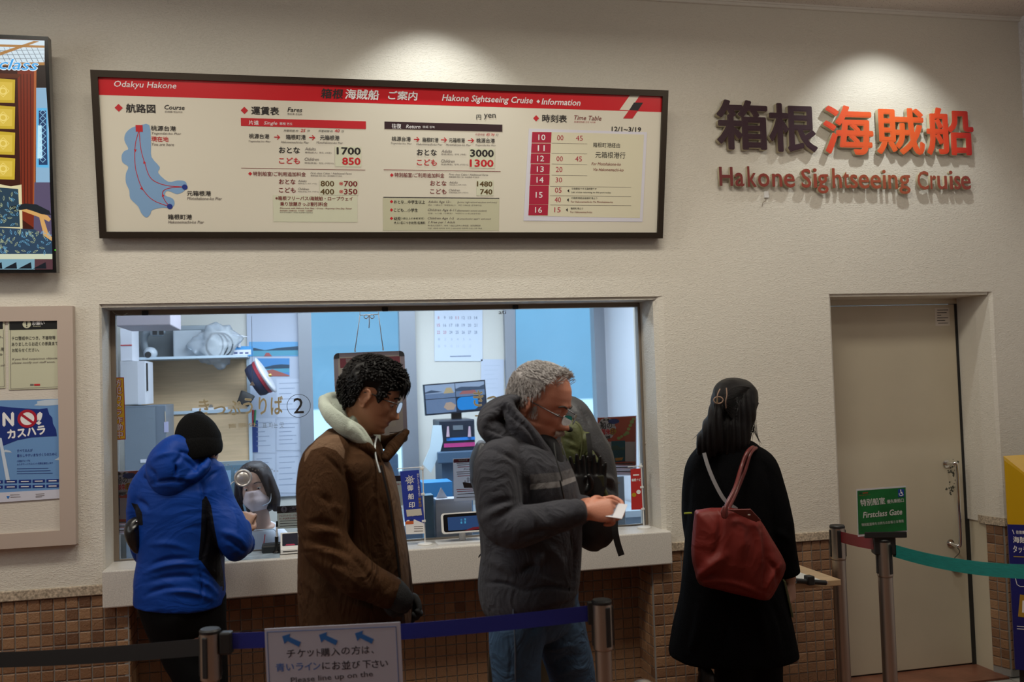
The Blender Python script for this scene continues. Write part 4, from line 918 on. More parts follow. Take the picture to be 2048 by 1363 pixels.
for q in ((219, 921), (1291, 887)): put('screw_knob', ellipsoid(BM(), Matrix.Translation(at(q[0], q[1], GY-0.014)) @ Matrix.Diagonal((.006, .006, .009, 1)), 10, 8), M_fr, win)
# speech intercom on the glass
ic = thing('intercom_speaker', at(486, 955, GY), 'round silver intercom speaker fixed on the glass before the clerk', 'intercom')
c = at(486, 955, GY-0.004); bm = BM()
prof = [(0.0, 0.016), (0.026, 0.016), (0.028, 0.013), (0.030, 0.012), (0.033, 0.017), (0.036, 0.018), (0.040, 0.012), (0.041, 0.0)]
def lathe(bm, c, prof, ax=Vector((0, -1, 0)), n=32):
    ax = Vector(ax).normalized(); a = ax.orthogonal().normalized(); b = ax.cross(a); prev = None
    for r, h in prof:
        if r < 1e-6: ring = [bm.verts.new(c+ax*h)]
        else: ring = [bm.verts.new(c+ax*h+(a*math.cos(2*math.pi*k/n)+b*math.sin(2*math.pi*k/n))*r) for k in range(n)]
        if prev:
            for k in range(n):
                if len(prev) == 1 and len(ring) > 1: bm.faces.new((prev[0], ring[k], ring[(k+1) % n]))
                elif len(ring) == 1 and len(prev) > 1: bm.faces.new((prev[k], ring[0], prev[(k+1) % n]))
                elif len(ring) > 1: bm.faces.new((prev[k], ring[k], ring[(k+1) % n], prev[(k+1) % n]))
        prev = ring
    bmesh.ops.recalc_face_normals(bm, faces=bm.faces); return bm
put('body', lathe(BM(), c, prof), mat('silver_plastic', (0.55, 0.52, 0.50, 1), 0.3, 0.5), ic, sm=True)
bm = BM()
for k in range(90):
    r = 0.0025*math.sqrt(k)*0.98; a = k*2.39996
    if r < 0.023: cyl(bm, c+Vector((r*math.cos(a), -0.0165, r*math.sin(a))), c+Vector((r*math.cos(a), -0.0158, r*math.sin(a))), 0.0009, n=5)
put('grille_holes', bm, M_blk, ic, kind='stuff')
put('wire', tube(BM(), smoothpts([at(470, 962, GY-.01), at(462, 967, GY-.02), at(458, 985, GY-.015), at(456, 1040, GY-.01)], 6), 0.0022, 6), mat('clear_white_cable', (.6, .6, .6, 1)), ic)
bm = BM()
for k in range(22):
    a = at(425+k*6.2+rr.uniform(-1, 1), 931+4*math.sin(k)+k*0.35, GY-0.0045)
    lathe(bm, a, [(0.0022, 0), (0.0034, 0.0012), (0.0034, 0)], n=10)
put('speech_holes', bm, M_steel, win, kind='stuff')
# hygiene sheet of acrylic standing low before the clerk
acr = thing('acrylic_guard', (at(500, 1060, GY+0.06).x, GY+0.06, 0.86), 'low clear acrylic guard with rounded corners standing behind the glass before the clerk', 'screen')
a = rb(452, 1060, 556, 1095, GY+0.06)
put('sheet', box(BM(), a[0], a[1], GY+0.058, GY+0.062, 0.86, a[3]), glassmat('clear_acrylic', (0.95, 0.98, 1, 1)), acr)
put('edge', tube(BM(), [(a[0], GY+0.06, 0.862), (a[0], GY+0.06, a[3]), (a[1]-0.02, GY+0.06, a[3]), (a[1], GY+0.06, a[3]-0.02), (a[1], GY+0.06, 0.862)], 0.0018, 6), mat('bright_acrylic_edge', (0.55, 0.7, 0.8, 1), 0.2), acr)

# ---- writing on the glass (ochre film, black roundel)
gp = Plane((0, GY-0.0035, 0), (1, 0, 0), (0, 0, 1))
M_och = mat('ochre_window_film', (0.60, 0.50, 0.32, 1), 0.5)
gl = thing('window_lettering_ochre', at(500, 812, GY-.004), 'ochre Japanese and Korean film lettering at the left half of the ticket window', 'lettering')
for s, x0, x1, y, hh in (('き', 397, 419, 813, 32), ('っ', 427, 452, 820, 18), ('ぷ', 456, 482, 815, 30), ('う', 486, 506, 812, 34), ('り', 517, 534, 811, 36), ('ば', 541, 566, 810, 38)): text(gp, s, x0, x1, y, hh, 0.001, M_och, gl, 0.024)
text(gp, '售票处', 455, 515, 850, 9, 0.001, M_och, gl, 0.01); text(gp, '표 파는 곳', 525, 568, 850, 11, 0.001, mat('grey_window_film', (0.25, 0.3, 0.36, 1)), gl, 0.0)
rd = thing('window_number_roundel', at(597, 811, GY-.004), 'black circled figure two on the glass beside the ochre lettering', 'lettering')
put('ring', ring_plate(gp, gp.px(597.5, 811), 0.0525, 0.0548, 0.001, n=56), I_blk, rd)
text(gp, '2', 587, 607.5, 810.5, 31, 0.001, I_blk, rd, 0.004, name='figure')
g2 = thing('window_lettering_ochre', at(960, 800, GY-.004), 'ochre Japanese film lettering on the glass left of the grey-haired man', 'lettering')
for s, x0, x1, y, hh in (('き', 946, 967, 796, 33), ('っ', 974, 994, 800, 18), ('ぷ', 1003, 1026, 793, 32), ('う', 1031, 1050, 791, 34), ('り', 1060, 1077, 790, 36), ('ば', 1084, 1108, 789, 38)): text(gp, s, x0, x1, y, hh, 0.001, M_och, g2, 0.024)
text(gp, 'Tickets', 950, 1030, 836, 16, 0.001, M_och, g2, 0.02)
text(gp, 'ati', 997, 1012, 624, 8, 0.001, I_gry, g2, 0.0)
# camera sticker
cs = thing('camera_warning_sticker', at(236, 817, GY-.004), 'narrow yellow sticker with vertical white and red characters at the left of the glass', 'sticker')
pr('sheet', gp, [gp.px(*q) for q in ((221, 755), (248, 754), (251.5, 878), (225, 880))], 0.001, mat('sticker_red', (0.36, 0.02, 0.02, 1), .5), cs)
pr('face', gp, [gp.px(*q) for q in ((222.5, 757), (246.5, 756), (250, 876.5), (226.5, 878))], 0.0016, mat('sticker_yellow', (0.70, 0.42, 0.03, 1), .5), cs)
vtext(gp, '防犯カメラ作動中', (234.5, 239), 758, 876, 17, 0.0022, mat('sticker_red', (0.36, 0.02, 0.02, 1), .5), cs, 0.075)
vtext(gp, '防犯カメラ作動中', (234.5, 239), 758, 876, 15.5, 0.0028, mat('sticker_pale', (0.62, 0.56, 0.56, 1), .5), cs, 0.02)
# red stamp posters behind the glass
M_pr = mat('poster_brick_red', (0.60, 0.11, 0.05, 1), 0.5); M_pw = mat('poster_offwhite', (0.80, 0.76, 0.80, 1), 0.5); M_pn = mat('poster_navy', (0.04, 0.07, 0.30, 1), 0.5); M_py = mat('poster_yellow', (0.7, 0.48, 0.03, 1), 0.5)
ip = Plane((0, GY+0.005, 0), (1, 0, 0), (0, 0, 1))
def stamp_poster(name, lbl, X0, Y0, X1, Y1, hb):
    t = thing(name, at((X0+X1)/2, Y1, GY+.006), lbl, 'poster')
    def q(u, v): return ip.px(X0+(X1-X0)*u, Y0+(Y1-Y0)*v)
    def pq(n, L, h, m): return pr(n, ip, [q(*z) for z in L], h, m, t)
    W_ = X1-X0; H_ = Y1-Y0
    pq('sheet', [(0, 0), (1, -0.03), (1, 1.0), (0, 1.0)], 0.0, M_pw); pq('red_field', [(0.02, 0.01), (0.98, -0.02), (0.98, .62*hb+.2), (0.02, .62*hb+.2)], 0.0008, M_pr)
    pq('white_field', [(0.10 if hb > 1 else 0.16, .42), (0.96, .42), (0.96, .76), (0.16, .76)], 0.0012, M_pw)
    bm = BM(); c = q(.24, .19)
    for k in range(12):
        a = k*math.pi/6; cc = (c[0]+0.17*(X1-X0)*.00245*math.cos(a), c[1]+0.17*(X1-X0)*.00245*math.sin(a)*1.15); plate(ip, circ(cc, 0.017, 12), 0.001, 0.0016, bm)
    plate(ip, circ(c, 0.040, 20), 0.001, 0.00165, bm)
    put('cloud_badge', bm, M_pw, t)
    pr('navy_bubble', ip, circ(q(.42, .07), 0.030, 20, 0.013), 0.0022, M_pn, t); pr('yellow_disc', ip, circ(q(.40, .24), 0.017, 20), 0.0022, M_py, t)
    fs = W_/76.0
    text(ip, '船の', X0+.08*W_, X0+.38*W_, Y0+.14*H_, 13*fs, 0.0028, I_blk, t, 0.02); text(ip, '御朱', X0+.09*W_, X0+.34*W_, Y0+.25*H_, 12*fs, 0.0028, I_red, t, 0.03); text(ip, '印', X0+.345*W_, X0+.46*W_, Y0+.24*H_, 12*fs, 0.0030, I_drk, t, 0.03)
    text(ip, '御船印', X0+.16*W_, X0+.33*W_, Y0+.355*H_, 5*fs, 0.0028, I_blk, t, 0.02)
    pq('navy_banner', [(0.06, .42), (0.18, .42), (0.18, .70), (0.06, .72)], 0.002, M_pn)
    for v in (.80, .86, .93): pq('print_line', [(.12, v), (.90, v-.01), (.90, v+.008), (.12, v+.018)], 0.002, I_gry); pq('rule', [(0.03, v+.03), (.97, v+.02), (.97, v+.028), (0.03, v+.038)], 0.002, M_pr)
    return t, pq, q
t_, pq_, q_ = stamp_poster('stamp_poster', 'brick red ship stamp poster with island map at the right end of the glass', 1194, 834, 1273, 950, 1.0)
pq_('teal_picture', [(.36, .41), (.71, .40), (.71, .76), (.36, .77)], 0.0022, mat('poster_teal_picture', (0.02, 0.14, 0.20, 1), .5))
pq_('hill', [(.36, .50), (.5, .48), (.6, .53), (.71, .50), (.71, .56), (.36, .57)], 0.0028, mat('poster_dark_green', (0.03, 0.08, 0.06, 1), .5))
pq_('boat', [(.45, .70), (.66, .69), (.63, .74), (.47, .75)], 0.0028, mat('poster_gold', (0.5, 0.25, 0.04, 1), .5))
pl_ = BM()
for a, b, r in ((.88, .08, .012), (.84, .14, .010), (.80, .20, .010), (.76, .27, .012), (.70, .30, .009), (.62, .33, .008), (.55, .36, .010), (.92, .03, .009)): plate(ip, circ(q_(a, b), r, 10, r*.8), 0.0014, 0.0022, pl_)
put('island_map', pl_, mat('poster_map_green', (0.30, 0.36, 0.10, 1), .5), t_)
t_, pq_, q_ = stamp_poster('stamp_poster', 'brick red ship stamp poster behind the blue jacket', 225, 942, 306, 1068, 1.0)
# small notices behind the glass
nt1 = thing('payment_notice', at(577, 1056, GY+.006), 'small cream notice with a brown heading beside the card reader', 'notice')
pr('sheet', ip, [ip.px(*q) for q in ((554, 1012), (608, 1009), (608, 1054), (555, 1057))], 0.0, mat('notice_cream', (0.80, 0.76, 0.66, 1), .5), nt1)
pr('heading_band', ip, [ip.px(*q) for q in ((554, 1012), (608, 1009), (608, 1023), (554, 1026))], 0.0008, mat('notice_brown', (0.045, 0.022, 0.016, 1), .5), nt1)
pr('roundel', ip, circ(ip.px(568, 1018), 0.0145, 20), 0.0014, M_pw, nt1); text(ip, '!', 567, 569.4, 1018, 9, 0.002, I_blk, nt1, 0.03)
text(ip, 'ご案内', 579, 594, 1015, 6, 0.0014, M_pw, nt1, 0.02); text(ip, 'Information', 579, 595, 1021, 3, 0.0014, M_pw, nt1, 0.0)
text(ip, 'クレジットカード払いで', 558, 602, 1030, 4.5, 0.0012, I_red, nt1, 0.01); text(ip, 'タッチ決済は出来ません', 558, 602, 1036, 4.5, 0.0012, I_red, nt1, 0.01)
for y in (1041, 1046, 1051): pr('print_line', ip, [ip.px(*q) for q in ((560, y), (596, y-1.5), (596, y-0.3), (560, y+1.2))], 0.0012, I_gry, nt1)
nt2 = thing('payment_notice', at(797, 1000, GY+.006), 'cream notice mostly hidden behind the brown jacket and the blue banner', 'notice')
pr('sheet', ip, [ip.px(*q) for q in ((770, 952), (806, 950), (806, 1010), (770, 1012))], 0.0, mat('notice_cream', (0.80, 0.76, 0.66, 1), .5), nt2)
pr('heading_band', ip, [ip.px(*q) for q in ((770, 952), (806, 950), (806, 961), (770, 963))], 0.0008, mat('notice_brown', (0.045, 0.022, 0.016, 1), .5), nt2)
text(ip, '決済ご案内', 780, 803, 968, 4, 0.0012, I_red, nt2, 0.01)
nt3 = thing('cabin_notice', at(932, 1001, GY+.006), 'white notice with red heading and a small sailing ship left of the grey hoodie', 'notice')
pr('sheet', ip, [ip.px(*q) for q in ((906, 917), (972, 913), (972, 998), (908, 1002))], 0.0, mat('notice_white', (0.84, 0.82, 0.84, 1), .5), nt3)
pr('heading_band', ip, [ip.px(*q) for q in ((907, 918), (972, 914), (972, 921), (907, 925))], 0.0008, mat('notice_crimson', (0.32, 0.02, 0.06, 1), .5), nt3)
text(ip, '特別船室', 917, 935, 920, 4.4, 0.0014, M_pw, nt3, 0.02)
for k, (y, m) in enumerate(((925.5, I_gry), (929, I_gry), (933, I_red), (943, I_gry), (947, I_gry), (951, I_red), (978, I_red), (982, I_red), (987, I_gry), (994, I_gry))): pr('print_line', ip, [ip.px(*q) for q in ((913+k % 3, y), (968, y-2.5), (968, y-1.2), (913+k % 3, y+1.3))], 0.0012, m, nt3)
text(ip, 'First Class', 927, 965, 937, 4, 0.0012, I_gry, nt3, 0, IT)
bm = BM(); plate(ip, [ip.px(*q) for q in ((925, 964), (950, 966), (947, 975), (928, 975))], 0.0006, 0.0012, bm)
for x, y0 in ((930, 960), (936, 953), (943, 956)): plate(ip, [ip.px(*q) for q in ((x-.6, y0), (x+.6, y0), (x+.6, 966), (x-.6, 966))], 0.0006, 0.0012, bm); line_plate(ip, [ip.px(x-3.5, y0+4), ip.px(x+3.5, y0+4)], 0.0016, 0.0012, bm=bm); line_plate(ip, [ip.px(x-3, y0+8), ip.px(x+3, y0+8)], 0.0016, 0.0012, bm=bm)
put('ship_drawing', bm, mat('ship_brown', (0.07, 0.02, 0.02, 1), .5), nt3)

for k_ in ('poster_brick_red', 'poster_offwhite', 'poster_navy', 'poster_yellow', 'notice_cream', 'notice_white', 'notice_crimson', 'sticker_yellow', 'sticker_red', 'sticker_pale', 'poster_teal_picture', 'ochre_window_film'):
    see_light(MATS[k_], .42)
# ---- hanging time board
hb_Y = GY+0.07
hp_ = Plane((0, hb_Y, 0), (1, 0, 0.012), (0, 0, 1))
hbt = thing('hanging_timetable_board', at(742, 888, hb_Y), 'framed timetable board hung by a tied string behind the glass', 'board')
A = hp_.px(667, 706); B = hp_.px(816, 884)
w0, w1, z0_, z1_ = A[0], B[0], B[1], A[1]
def rrect(x0, x1, y0, y1, r, n=6):
    out = []
    for cx, cy, a0 in ((x1-r, y1-r, 0), (x0+r, y1-r, 90), (x0+r, y0+r, 180), (x1-r, y0+r, 270)):
        for k in range(n+1): a = math.radians(a0+90*k/n); out.append((cx+r*math.cos(a), cy+r*math.sin(a)))
    return out
M_alu = mat('pinkish_aluminium', (0.60, 0.50, 0.56, 1), 0.35, 0.3)
put('frame', plate(hp_, rrect(w0, w1, z0_, z1_, 0.022), -0.018, 0.0), M_alu, hbt)
pr('sheet', hp_, [(w0+.020, z0_+.020), (w1-.020, z0_+.020), (w1-.020, z1_-.020), (w0+.020, z1_-.020)], 0.0008, mat('board_sheet_pink', (0.80, 0.70, 0.62, 1), .5), hbt)
for cx, cy in ((w0, z1_), (w1, z1_), (w1, z0_), (w0, z0_)):
    sx_ = 1 if cx == w0 else -1; sy_ = 1 if cy == z0_ else -1; r = 0.026
    L = [(cx+sx_*r, cy), (cx+sx_*r, cy+sy_*r)] + [(cx, cy+sy_*r)] + [(cx+sx_*r*(1-math.sin(a)), cy+sy_*r*(1-math.cos(a))) for a in (1.2, .9, .6, .3)]
    pr('corner_cap', hp_, L, 0.003, mat('dark_grey_plastic', (0.06, 0.06, 0.07, 1), .4), hbt, t=0.022)
print_rect('header_band', hp_, 680, 714, 800, 733, 0.0014, mat('header_maroon', (0.36, 0.06, 0.09, 1), .5), hbt)
text(hp_, '箱根海賊船', 691, 750, 720, 9, 0.002, mat('header_pale', (.5, .42, .4, 1)), hbt, 0.02)
c = hp_.px(691, 738); pr('diamond', hp_, [(c[0]-.008, c[1]), (c[0], c[1]-.008), (c[0]+.008, c[1]), (c[0], c[1]+.008)], 0.0014, I_red, hbt); text(hp_, '時刻表', 697, 722, 738, 8, 0.0014, I_blk, hbt, 0.02)
print_rect('table_heading', hp_, 689, 751, 790, 762, 0.0014, mat('dark_maroon_band', (0.07, 0.02, 0.03, 1), .5), hbt)
print_rect('table_field', hp_, 689, 763, 790, 855, 0.0012, mat('board_sheet_cream', (0.84, 0.74, 0.62, 1), .5), hbt)
print_rect('yellow_cell', hp_, 690, 772, 720, 779, 0.0018, mat('yellow_cell', (0.6, 0.40, 0.10, 1), .5), hbt)
for y in (863, 867): print_rect('print_line', hp_, 779, y, 800, y+1.4, 0.0014, I_blk, hbt)
M_str = mat('pale_grey_string', (0.75, 0.70, 0.68, 1), 0.8)
st = BM(); zt_ = at(740, 628, hb_Y).z
h1, h2 = at(710, 700, hb_Y-.004), at(766, 697, hb_Y-.004); k1, k2 = at(720, 630, hb_Y), at(757, 628, hb_Y)
tube(st, [h1, k1], 0.0022, 6); tube(st, [h2, k2], 0.0022, 6); tube(st, [k1, k2], 0.0022, 6)
for q in (k1, k2): tube(st, [q, (q.x, q.y, GZ1-0.01)], 0.0015, 6)
m_ = at(738, 630, hb_Y-.005)
for s in (-1, 1): tube(st, smoothpts([m_, m_+Vector((s*.018, -.003, .002)), m_+Vector((s*.024, -.003, -.010)), m_+Vector((s*.012, -.003, -.016)), m_], 5), 0.0022, 6)
tube(st, smoothpts([m_, m_+Vector((0.0, -.004, -.03)), m_+Vector((-.002, -.004, -.062))], 4), 0.0024, 6)
put('string', st, M_str, hbt, sm=True)
for q in (h1, h2): put('hook', cyl(BM(), q+Vector((0, -.004, -.008)), q+Vector((0, -.004, .010)), 0.004, 0.0025), M_steel, hbt)
# pull cords with little triangular weights
for x, y0, y1 in ((503.5, 632, 768), (1031, 612, 747)):
    a = at(x, y0, GY+0.03); b = at(x+(1 if x < 600 else 0), y1, GY+0.03)
    pc = thing('pull_cord', b, 'pull cord with a pale triangular weight, '+('beside the sailor cap' if x < 600 else 'at the right window post'), 'cord')
    put('cord', tube(BM(), [a, b], 0.0009, 5), mat('brown_cord', (.16, .12, .12, 1)), pc)
    g = Plane(b+Vector((0, -.002, 0)), (1, 0, 0), (0, 0, 1)); pr('weight', g, [(-.012, -.006), (.012, -.006), (.003, .012), (-.003, .012)], 0.003, mat('ivory_weight', (.55, .42, .36, 1)), pc, t=0.005)

# ---- things on the counter
M_wp = mat('white_plastic', (0.78, 0.77, 0.76, 1), 0.35)
cr_ = thing('card_reader', Vector((at(580, 1100, 0.12).x, 0.10, CZ1)), 'small white card reader with a dark sloping screen on the counter', 'card reader')
a = rb(561, 1078, 600, 1110, 0.06); x0, x1 = a[0], a[1]
bm = BM(); pf = [(0.045, CZ1+.004), (0.045, CZ1+.022), (0.05, CZ1+.030), (0.14, CZ1+.085), (0.15, CZ1+.082), (0.15, CZ1+.004)]
def xprism(bm, pf, x0, x1):
    A = [bm.verts.new((x0, y, z)) for y, z in pf]; B = [bm.verts.new((x1, y, z)) for y, z in pf]; n = len(pf)
    for i in range(n): bm.faces.new((A[i], A[(i+1) % n], B[(i+1) % n], B[i]))
    bm.faces.new(A[::-1]); bm.faces.new(B); bmesh.ops.recalc_face_normals(bm, faces=bm.faces); return bm
put('body', xprism(bm, pf, x0, x1), M_wp, cr_)
sl = Plane((x0, 0.05, CZ1+.030), (1, 0, 0), (0, .09, .055)); wd = x1-x0; sh_ = math.hypot(.09, .055)
pr('screen', sl, rrect(.008, wd-.008, .012, sh_-.008, .004), 0.0012, mat('dark_reader_screen', (0.03, 0.03, 0.045, 1), .15), cr_, t=0.001)
pr('red_strip', sl, [(.02, .013), (wd-.02, .013), (wd-.026, .022), (.026, .022)], 0.0018, mat('pink_strip', (.4, .03, .08, 1)), cr_)
fp_ = Plane((x0, 0.045, CZ1), (1, 0, 0), (0, 0, 1)); pr('card_slot', fp_, [(.010, .012), (wd-.012, .012), (wd-.012, .016), (.010, .016)], 0.001, M_blk, cr_)
for xx in (.008, wd-.022): put('foot', box(BM(), x0+xx, x0+xx+.014, .05, .14, CZ1, CZ1+.004), M_blk, cr_)
b0 = at(553, 1100, .10); b0.z = CZ1
pn = thing('pen_stand', b0, 'black pen standing upright in its small holder beside the card reader', 'pen')
put('base', lathe(BM(), b0, [(0, 0), (.017, 0), (.018, .006), (.010, .014), (0, .016)], (0, 0, 1), 20), mat('glossy_black', (.01, .01, .01, 1), .2), pn, sm=True)
put('holder', cyl(BM(), b0+Vector((0, 0, .012)), b0+Vector((0.002, 0, .075)), .0075, .0085), mat('glossy_black', (.01, .01, .01, 1), .2), pn)
put('barrel', cyl(BM(), b0+Vector((0.002, 0, .07)), b0+Vector((0.004, 0, .12)), .0045), mat('pale_grey_plastic', (.5, .5, .52, 1), .3), pn)
put('cap', cyl(BM(), b0+Vector((0.004, 0, .12)), b0+Vector((0.005, 0, .145)), .0055, .004), mat('glossy_black', (.01, .01, .01, 1), .2), pn)
put('brass_ring', cyl(BM(), b0+Vector((0, 0, .014)), b0+Vector((0, 0, .024)), .006), mat('brass', (.6, .4, .12, 1), .3, 1.0), pn)
a = rb(524, 1075, 562, 1096, 0.17)
tray = thing('black_coin_tray', ((a[0]+a[1])/2, .15, CZ1), 'low black plastic money tray on the counter behind the pen', 'tray')
put('tray', box(BM(), a[0], a[1]+.02, .10, .185, CZ1+.001, CZ1+.038, bev=.008), mat('matt_black_plastic', (.012, .014, .016, 1), .45), tray)
put('inlay', box(BM(), a[0]+.012, a[1]+.008, .112, .173, CZ1+.036, CZ1+.0395), mat('ribbed_black_rubber', (.02, .02, .022, 1), .7, bump=(200, .5)), tray)
sheet = put('counter_leaflet', box(BM(), at(446, 1100, .07).x, at(560, 1100, .07).x, -.02, .185, CZ1, CZ1+.002), mat('laminated_leaflet', (.42, .52, .62, 1), .2, var=(22, .3)), origin=(at(500, 1100, .07).x, .08, CZ1)); tag(sheet, 'pale laminated information sheet lying on the counter by the blue jacket', 'leaflet')
# blue desk banner
def desk_banner(name, lbl, bx, by, top, ypos, cloth, m_cloth, pole_px):
    b = Vector((at(bx, by, ypos).x, ypos, CZ1)); t = thing(name, b, lbl, 'banner')
    put('base', lathe(BM(), b, [(0, 0), (.036, 0), (.036, .004), (.030, .008), (.008, .010), (0, .011)], (0, 0, 1), 28), M_wp, t, sm=True)
    zt = at(pole_px[0], pole_px[1], ypos).z; xt = at(pole_px[0], pole_px[1], ypos).x
    put('pole', tube(BM(), [b+Vector((0, 0, .008)), (xt, ypos, zt)], .0032, 10), M_wp, t)
    pl = Plane((0, ypos-.004, 0), (1, 0, 0), (0, 0, 1)); L = [pl.px(*q) for q in cloth]
    put('cloth', plate(pl, L, -.001, 0.0), m_cloth, t)
    put('arm', tube(BM(), [(xt+.004, ypos, pl.px(*cloth[1])[1]+.012), (pl.px(*cloth[0])[0]-.012, ypos, pl.px(*cloth[0])[1]+.012)], .002, 8), M_wp, t)
    for k in (0.02, .45, .9):
        zz = b.z+(zt-b.z)*(1-k*.75)-.01; xx = b.x+(xt-b.x)*(1-k*.75)
        put('clip', box(BM(), xx-.012, xx+.006, ypos-.006, ypos+.004, zz-.005, zz+.005, bev=.001), M_wp, t)
    return t, pl
t, pl = desk_banner('desk_banner', 'small navy blue desk banner with a ship wheel and white kanji on a white stand', 850, 1082, 0, .06, [(800, 942), (838, 939), (849, 1040), (849, 1066), (812, 1068)], mat('banner_royal_blue', (.018, .040, .34, 1), .6), (845, 930))
for s, x, y in (('御', 820, 975), ('船', 822, 992), ('印', 823.5, 1009)): text(pl, s, x-6, x+6, y, 12, .001, I_wht, t, .02)
vtext(pl, '旅をしながら集める船の', (835.5, 839), 946, 993, 4.2, .001, I_wht, t, .0); vtext(pl, '御朱印', (839, 840.5), 994, 1014, 6, .001, M_py, t, .01)
c = pl.px(819.5, 959); put('ship_wheel', ring_plate(pl, c, .0125, .0155, .001, n=24), I_wht, t); put('ship_wheel_ring', ring_plate(pl, c, .006, .0075, .001, n=20), I_wht, t)
bm = BM()
for k in range(8): a = k*math.pi/4+.2; line_plate(pl, [(c[0]+.003*math.cos(a), c[1]+.003*math.sin(a)), (c[0]+.022*math.cos(a), c[1]+.022*math.sin(a))], .0024, .001, bm=bm)
put('ship_wheel_spokes', bm, I_wht, t)
pr('white_foot', pl, [pl.px(*q) for q in ((812, 1066), (810, 1044), (815, 1039), (822, 1040), (829, 1038), (838, 1042), (848, 1046), (849, 1066), (812, 1068))], .001, I_wht, t)
for k, dx in enumerate((0, 10, 20)): pr('stamp_card', pl, [pl.px(*q) for q in ((812+dx, 1019-k*.9), (822+dx, 1018-k*.9), (824+dx, 1031-k*.9), (814+dx, 1032.5-k*.9))], .0012+k*.0004, mat('card_cream', (.62, .58, .5, 1)), t)
pr('orange_tag', pl, [pl.px(*q) for q in ((811, 1042), (827, 1041), (827, 1047), (811, 1048))], .0016, mat('tag_orange', (.6, .12, .03, 1)), t)
for y in (1052, 1056, 1061): pr('print_line', pl, [pl.px(*q) for q in ((828, y), (846, y-.6), (846, y+.6), (828, y+1.2))], .0016, I_gry, t)
pr('wave_crest', pl, circ(pl.px(823, 1040), .010, 16, .006), .0014, M_pn, t)
t, pl = desk_banner('desk_banner', 'little red desk banner on a white stand at the right end of the counter', 1288, 1054, 0, .10, [(1261, 938), (1281, 936), (1285, 1018), (1263, 1019)], mat('banner_scarlet', (.48, .022, .02, 1), .6), (1282, 926))
text(pl, '箱根ナビ', 1263, 1281, 959, 6, .001, I_wht, t, .03)
print_rect('print_line', pl, 1266, 948, 1278, 950.5, .001, I_wht, t)
for q in ((1268, 989), (1277, 983)): pr('speech_bubble', pl, circ(pl.px(*q), .0115, 16, .0105), .001, M_py if q[0] == 1268 else I_wht, t)
# customer display
dt = thing('customer_display', Vector((at(912, 1082, .03).x, .03, CZ1)), 'white tilted customer display with a dark screen on the counter left of the grey hoodie', 'display')
bs = at(905, 1080, .02)
put('base', plate(Plane((bs.x, .03, CZ1), (1, 0, 0), (0, 1, 0)), rrect(-.075, .13, -.06, .07, .015), 0, .010), M_wp, dt)
A_ = at(886, 1078, -.03)
nk = at(924, 1065, .06); put('neck', tube(BM(), [(nk.x, .06, CZ1+.006), (nk.x, .05, CZ1+.07)], [.016, .014], 16), M_wp, dt)
dpl_ = Plane(at(888, 1072, .0), (1, -.10, 0.02), (0, .30, 1)); P0 = dpl_.px(884, 1067); P1 = dpl_.px(975, 1020)
put('housing', plate(dpl_, rrect(P0[0], P1[0], P0[1], P1[1], .014), -.022, 0), M_wp, dt)
pr('bezel', dpl_, rrect(P0[0]+.010, P1[0]-.006, P0[1]+.006, P1[1]-.006, .010), .0008, mat('bezel_black', (.006, .006, .008, 1), .15), dt, t=.0007)
pr('screen', dpl_, rrect(P0[0]+.030, P1[0]-.012, P0[1]+.012, P1[1]-.020, .002), .0014, mat('screen_navy', (.01, .012, .05, 1), .15, emis=(rgb(52, 56, 104), .8)), dt, t=.0005)
M_cyan = mat('cyan_digits', (0, 0, 0, 1), .3, emis=(rgb(70, 160, 200), 1))
for s, x0, x1, y in (('小', 921, 924.5, 1039), ('型', 928.5, 932, 1038), ('船', 921, 924.5, 1044.5), ('室', 928.5, 932, 1044), ('1', 957, 959, 1036), ('1', 959, 961, 1041)): text(dpl_, s, x0, x1, y, 4.4, .002, M_cyan, dt, .02)
pr('red_bar', dpl_, [dpl_.px(*q) for q in ((928, 1061), (962, 1057), (962, 1052), (945, 1054))], .002, mat('screen_red', (0, 0, 0, 1), .3, emis=(rgb(90, 20, 30), 1)), dt)

# ================================================================== THE OFFICE BEHIND
OY = 2.45; OFX0, OFX1 = at(246, 760, OY).x-0.03, at(1209, 760, OY).x
M_off = mat('office_wall_paint', (0.70, 0.68, 0.62, 1), 0.6); M_offw = mat('office_white', (0.72, 0.73, 0.78, 1), 0.55)
M_alg = mat('grey_window_aluminium', (0.33, 0.35, 0.39, 1), 0.4, 0.4)
put('wall_office_left', box(BM(), OFX0-0.1, OFX0, 0.2, OY+.1, 0, 2.62), M_offw, kind='structure')
put('wall_office_right', box(BM(), OFX1, OFX1+0.1, 0.2, OY+.1, 0, 2.62), M_offw, kind='structure')
put('ceiling_office', box(BM(), OFX0-.1, OFX1+.1, 0.2, OY+.1, 2.62, 2.7), M_offw, kind='structure')
put('floor_office', box(BM(), OFX0-.1, OFX1+.1, 0.35, OY, -0.002, 0.004), mat('office_carpet', (.15, .17, .2, 1), .9), kind='structure')
wx = [(at(612, 760, OY).x, at(815, 760, OY).x), (at(1022, 760, OY).x, at(1199, 760, OY).x)]
WS, WT = 1.02, 2.4
bm = BM(); box(bm, OFX0, OFX1, OY, OY+.1, WT, 2.62); box(bm, OFX0, OFX1, OY, OY+.1, 0, WS)
box(bm, OFX0, wx[0][0], OY, OY+.1, WS, WT); box(bm, wx[0][1], wx[1][0], OY, OY+.1, WS, WT); box(bm, wx[1][1], OFX1, OY, OY+.1, WS, WT)
put('wall_office_back', bm, M_off, kind='structure')
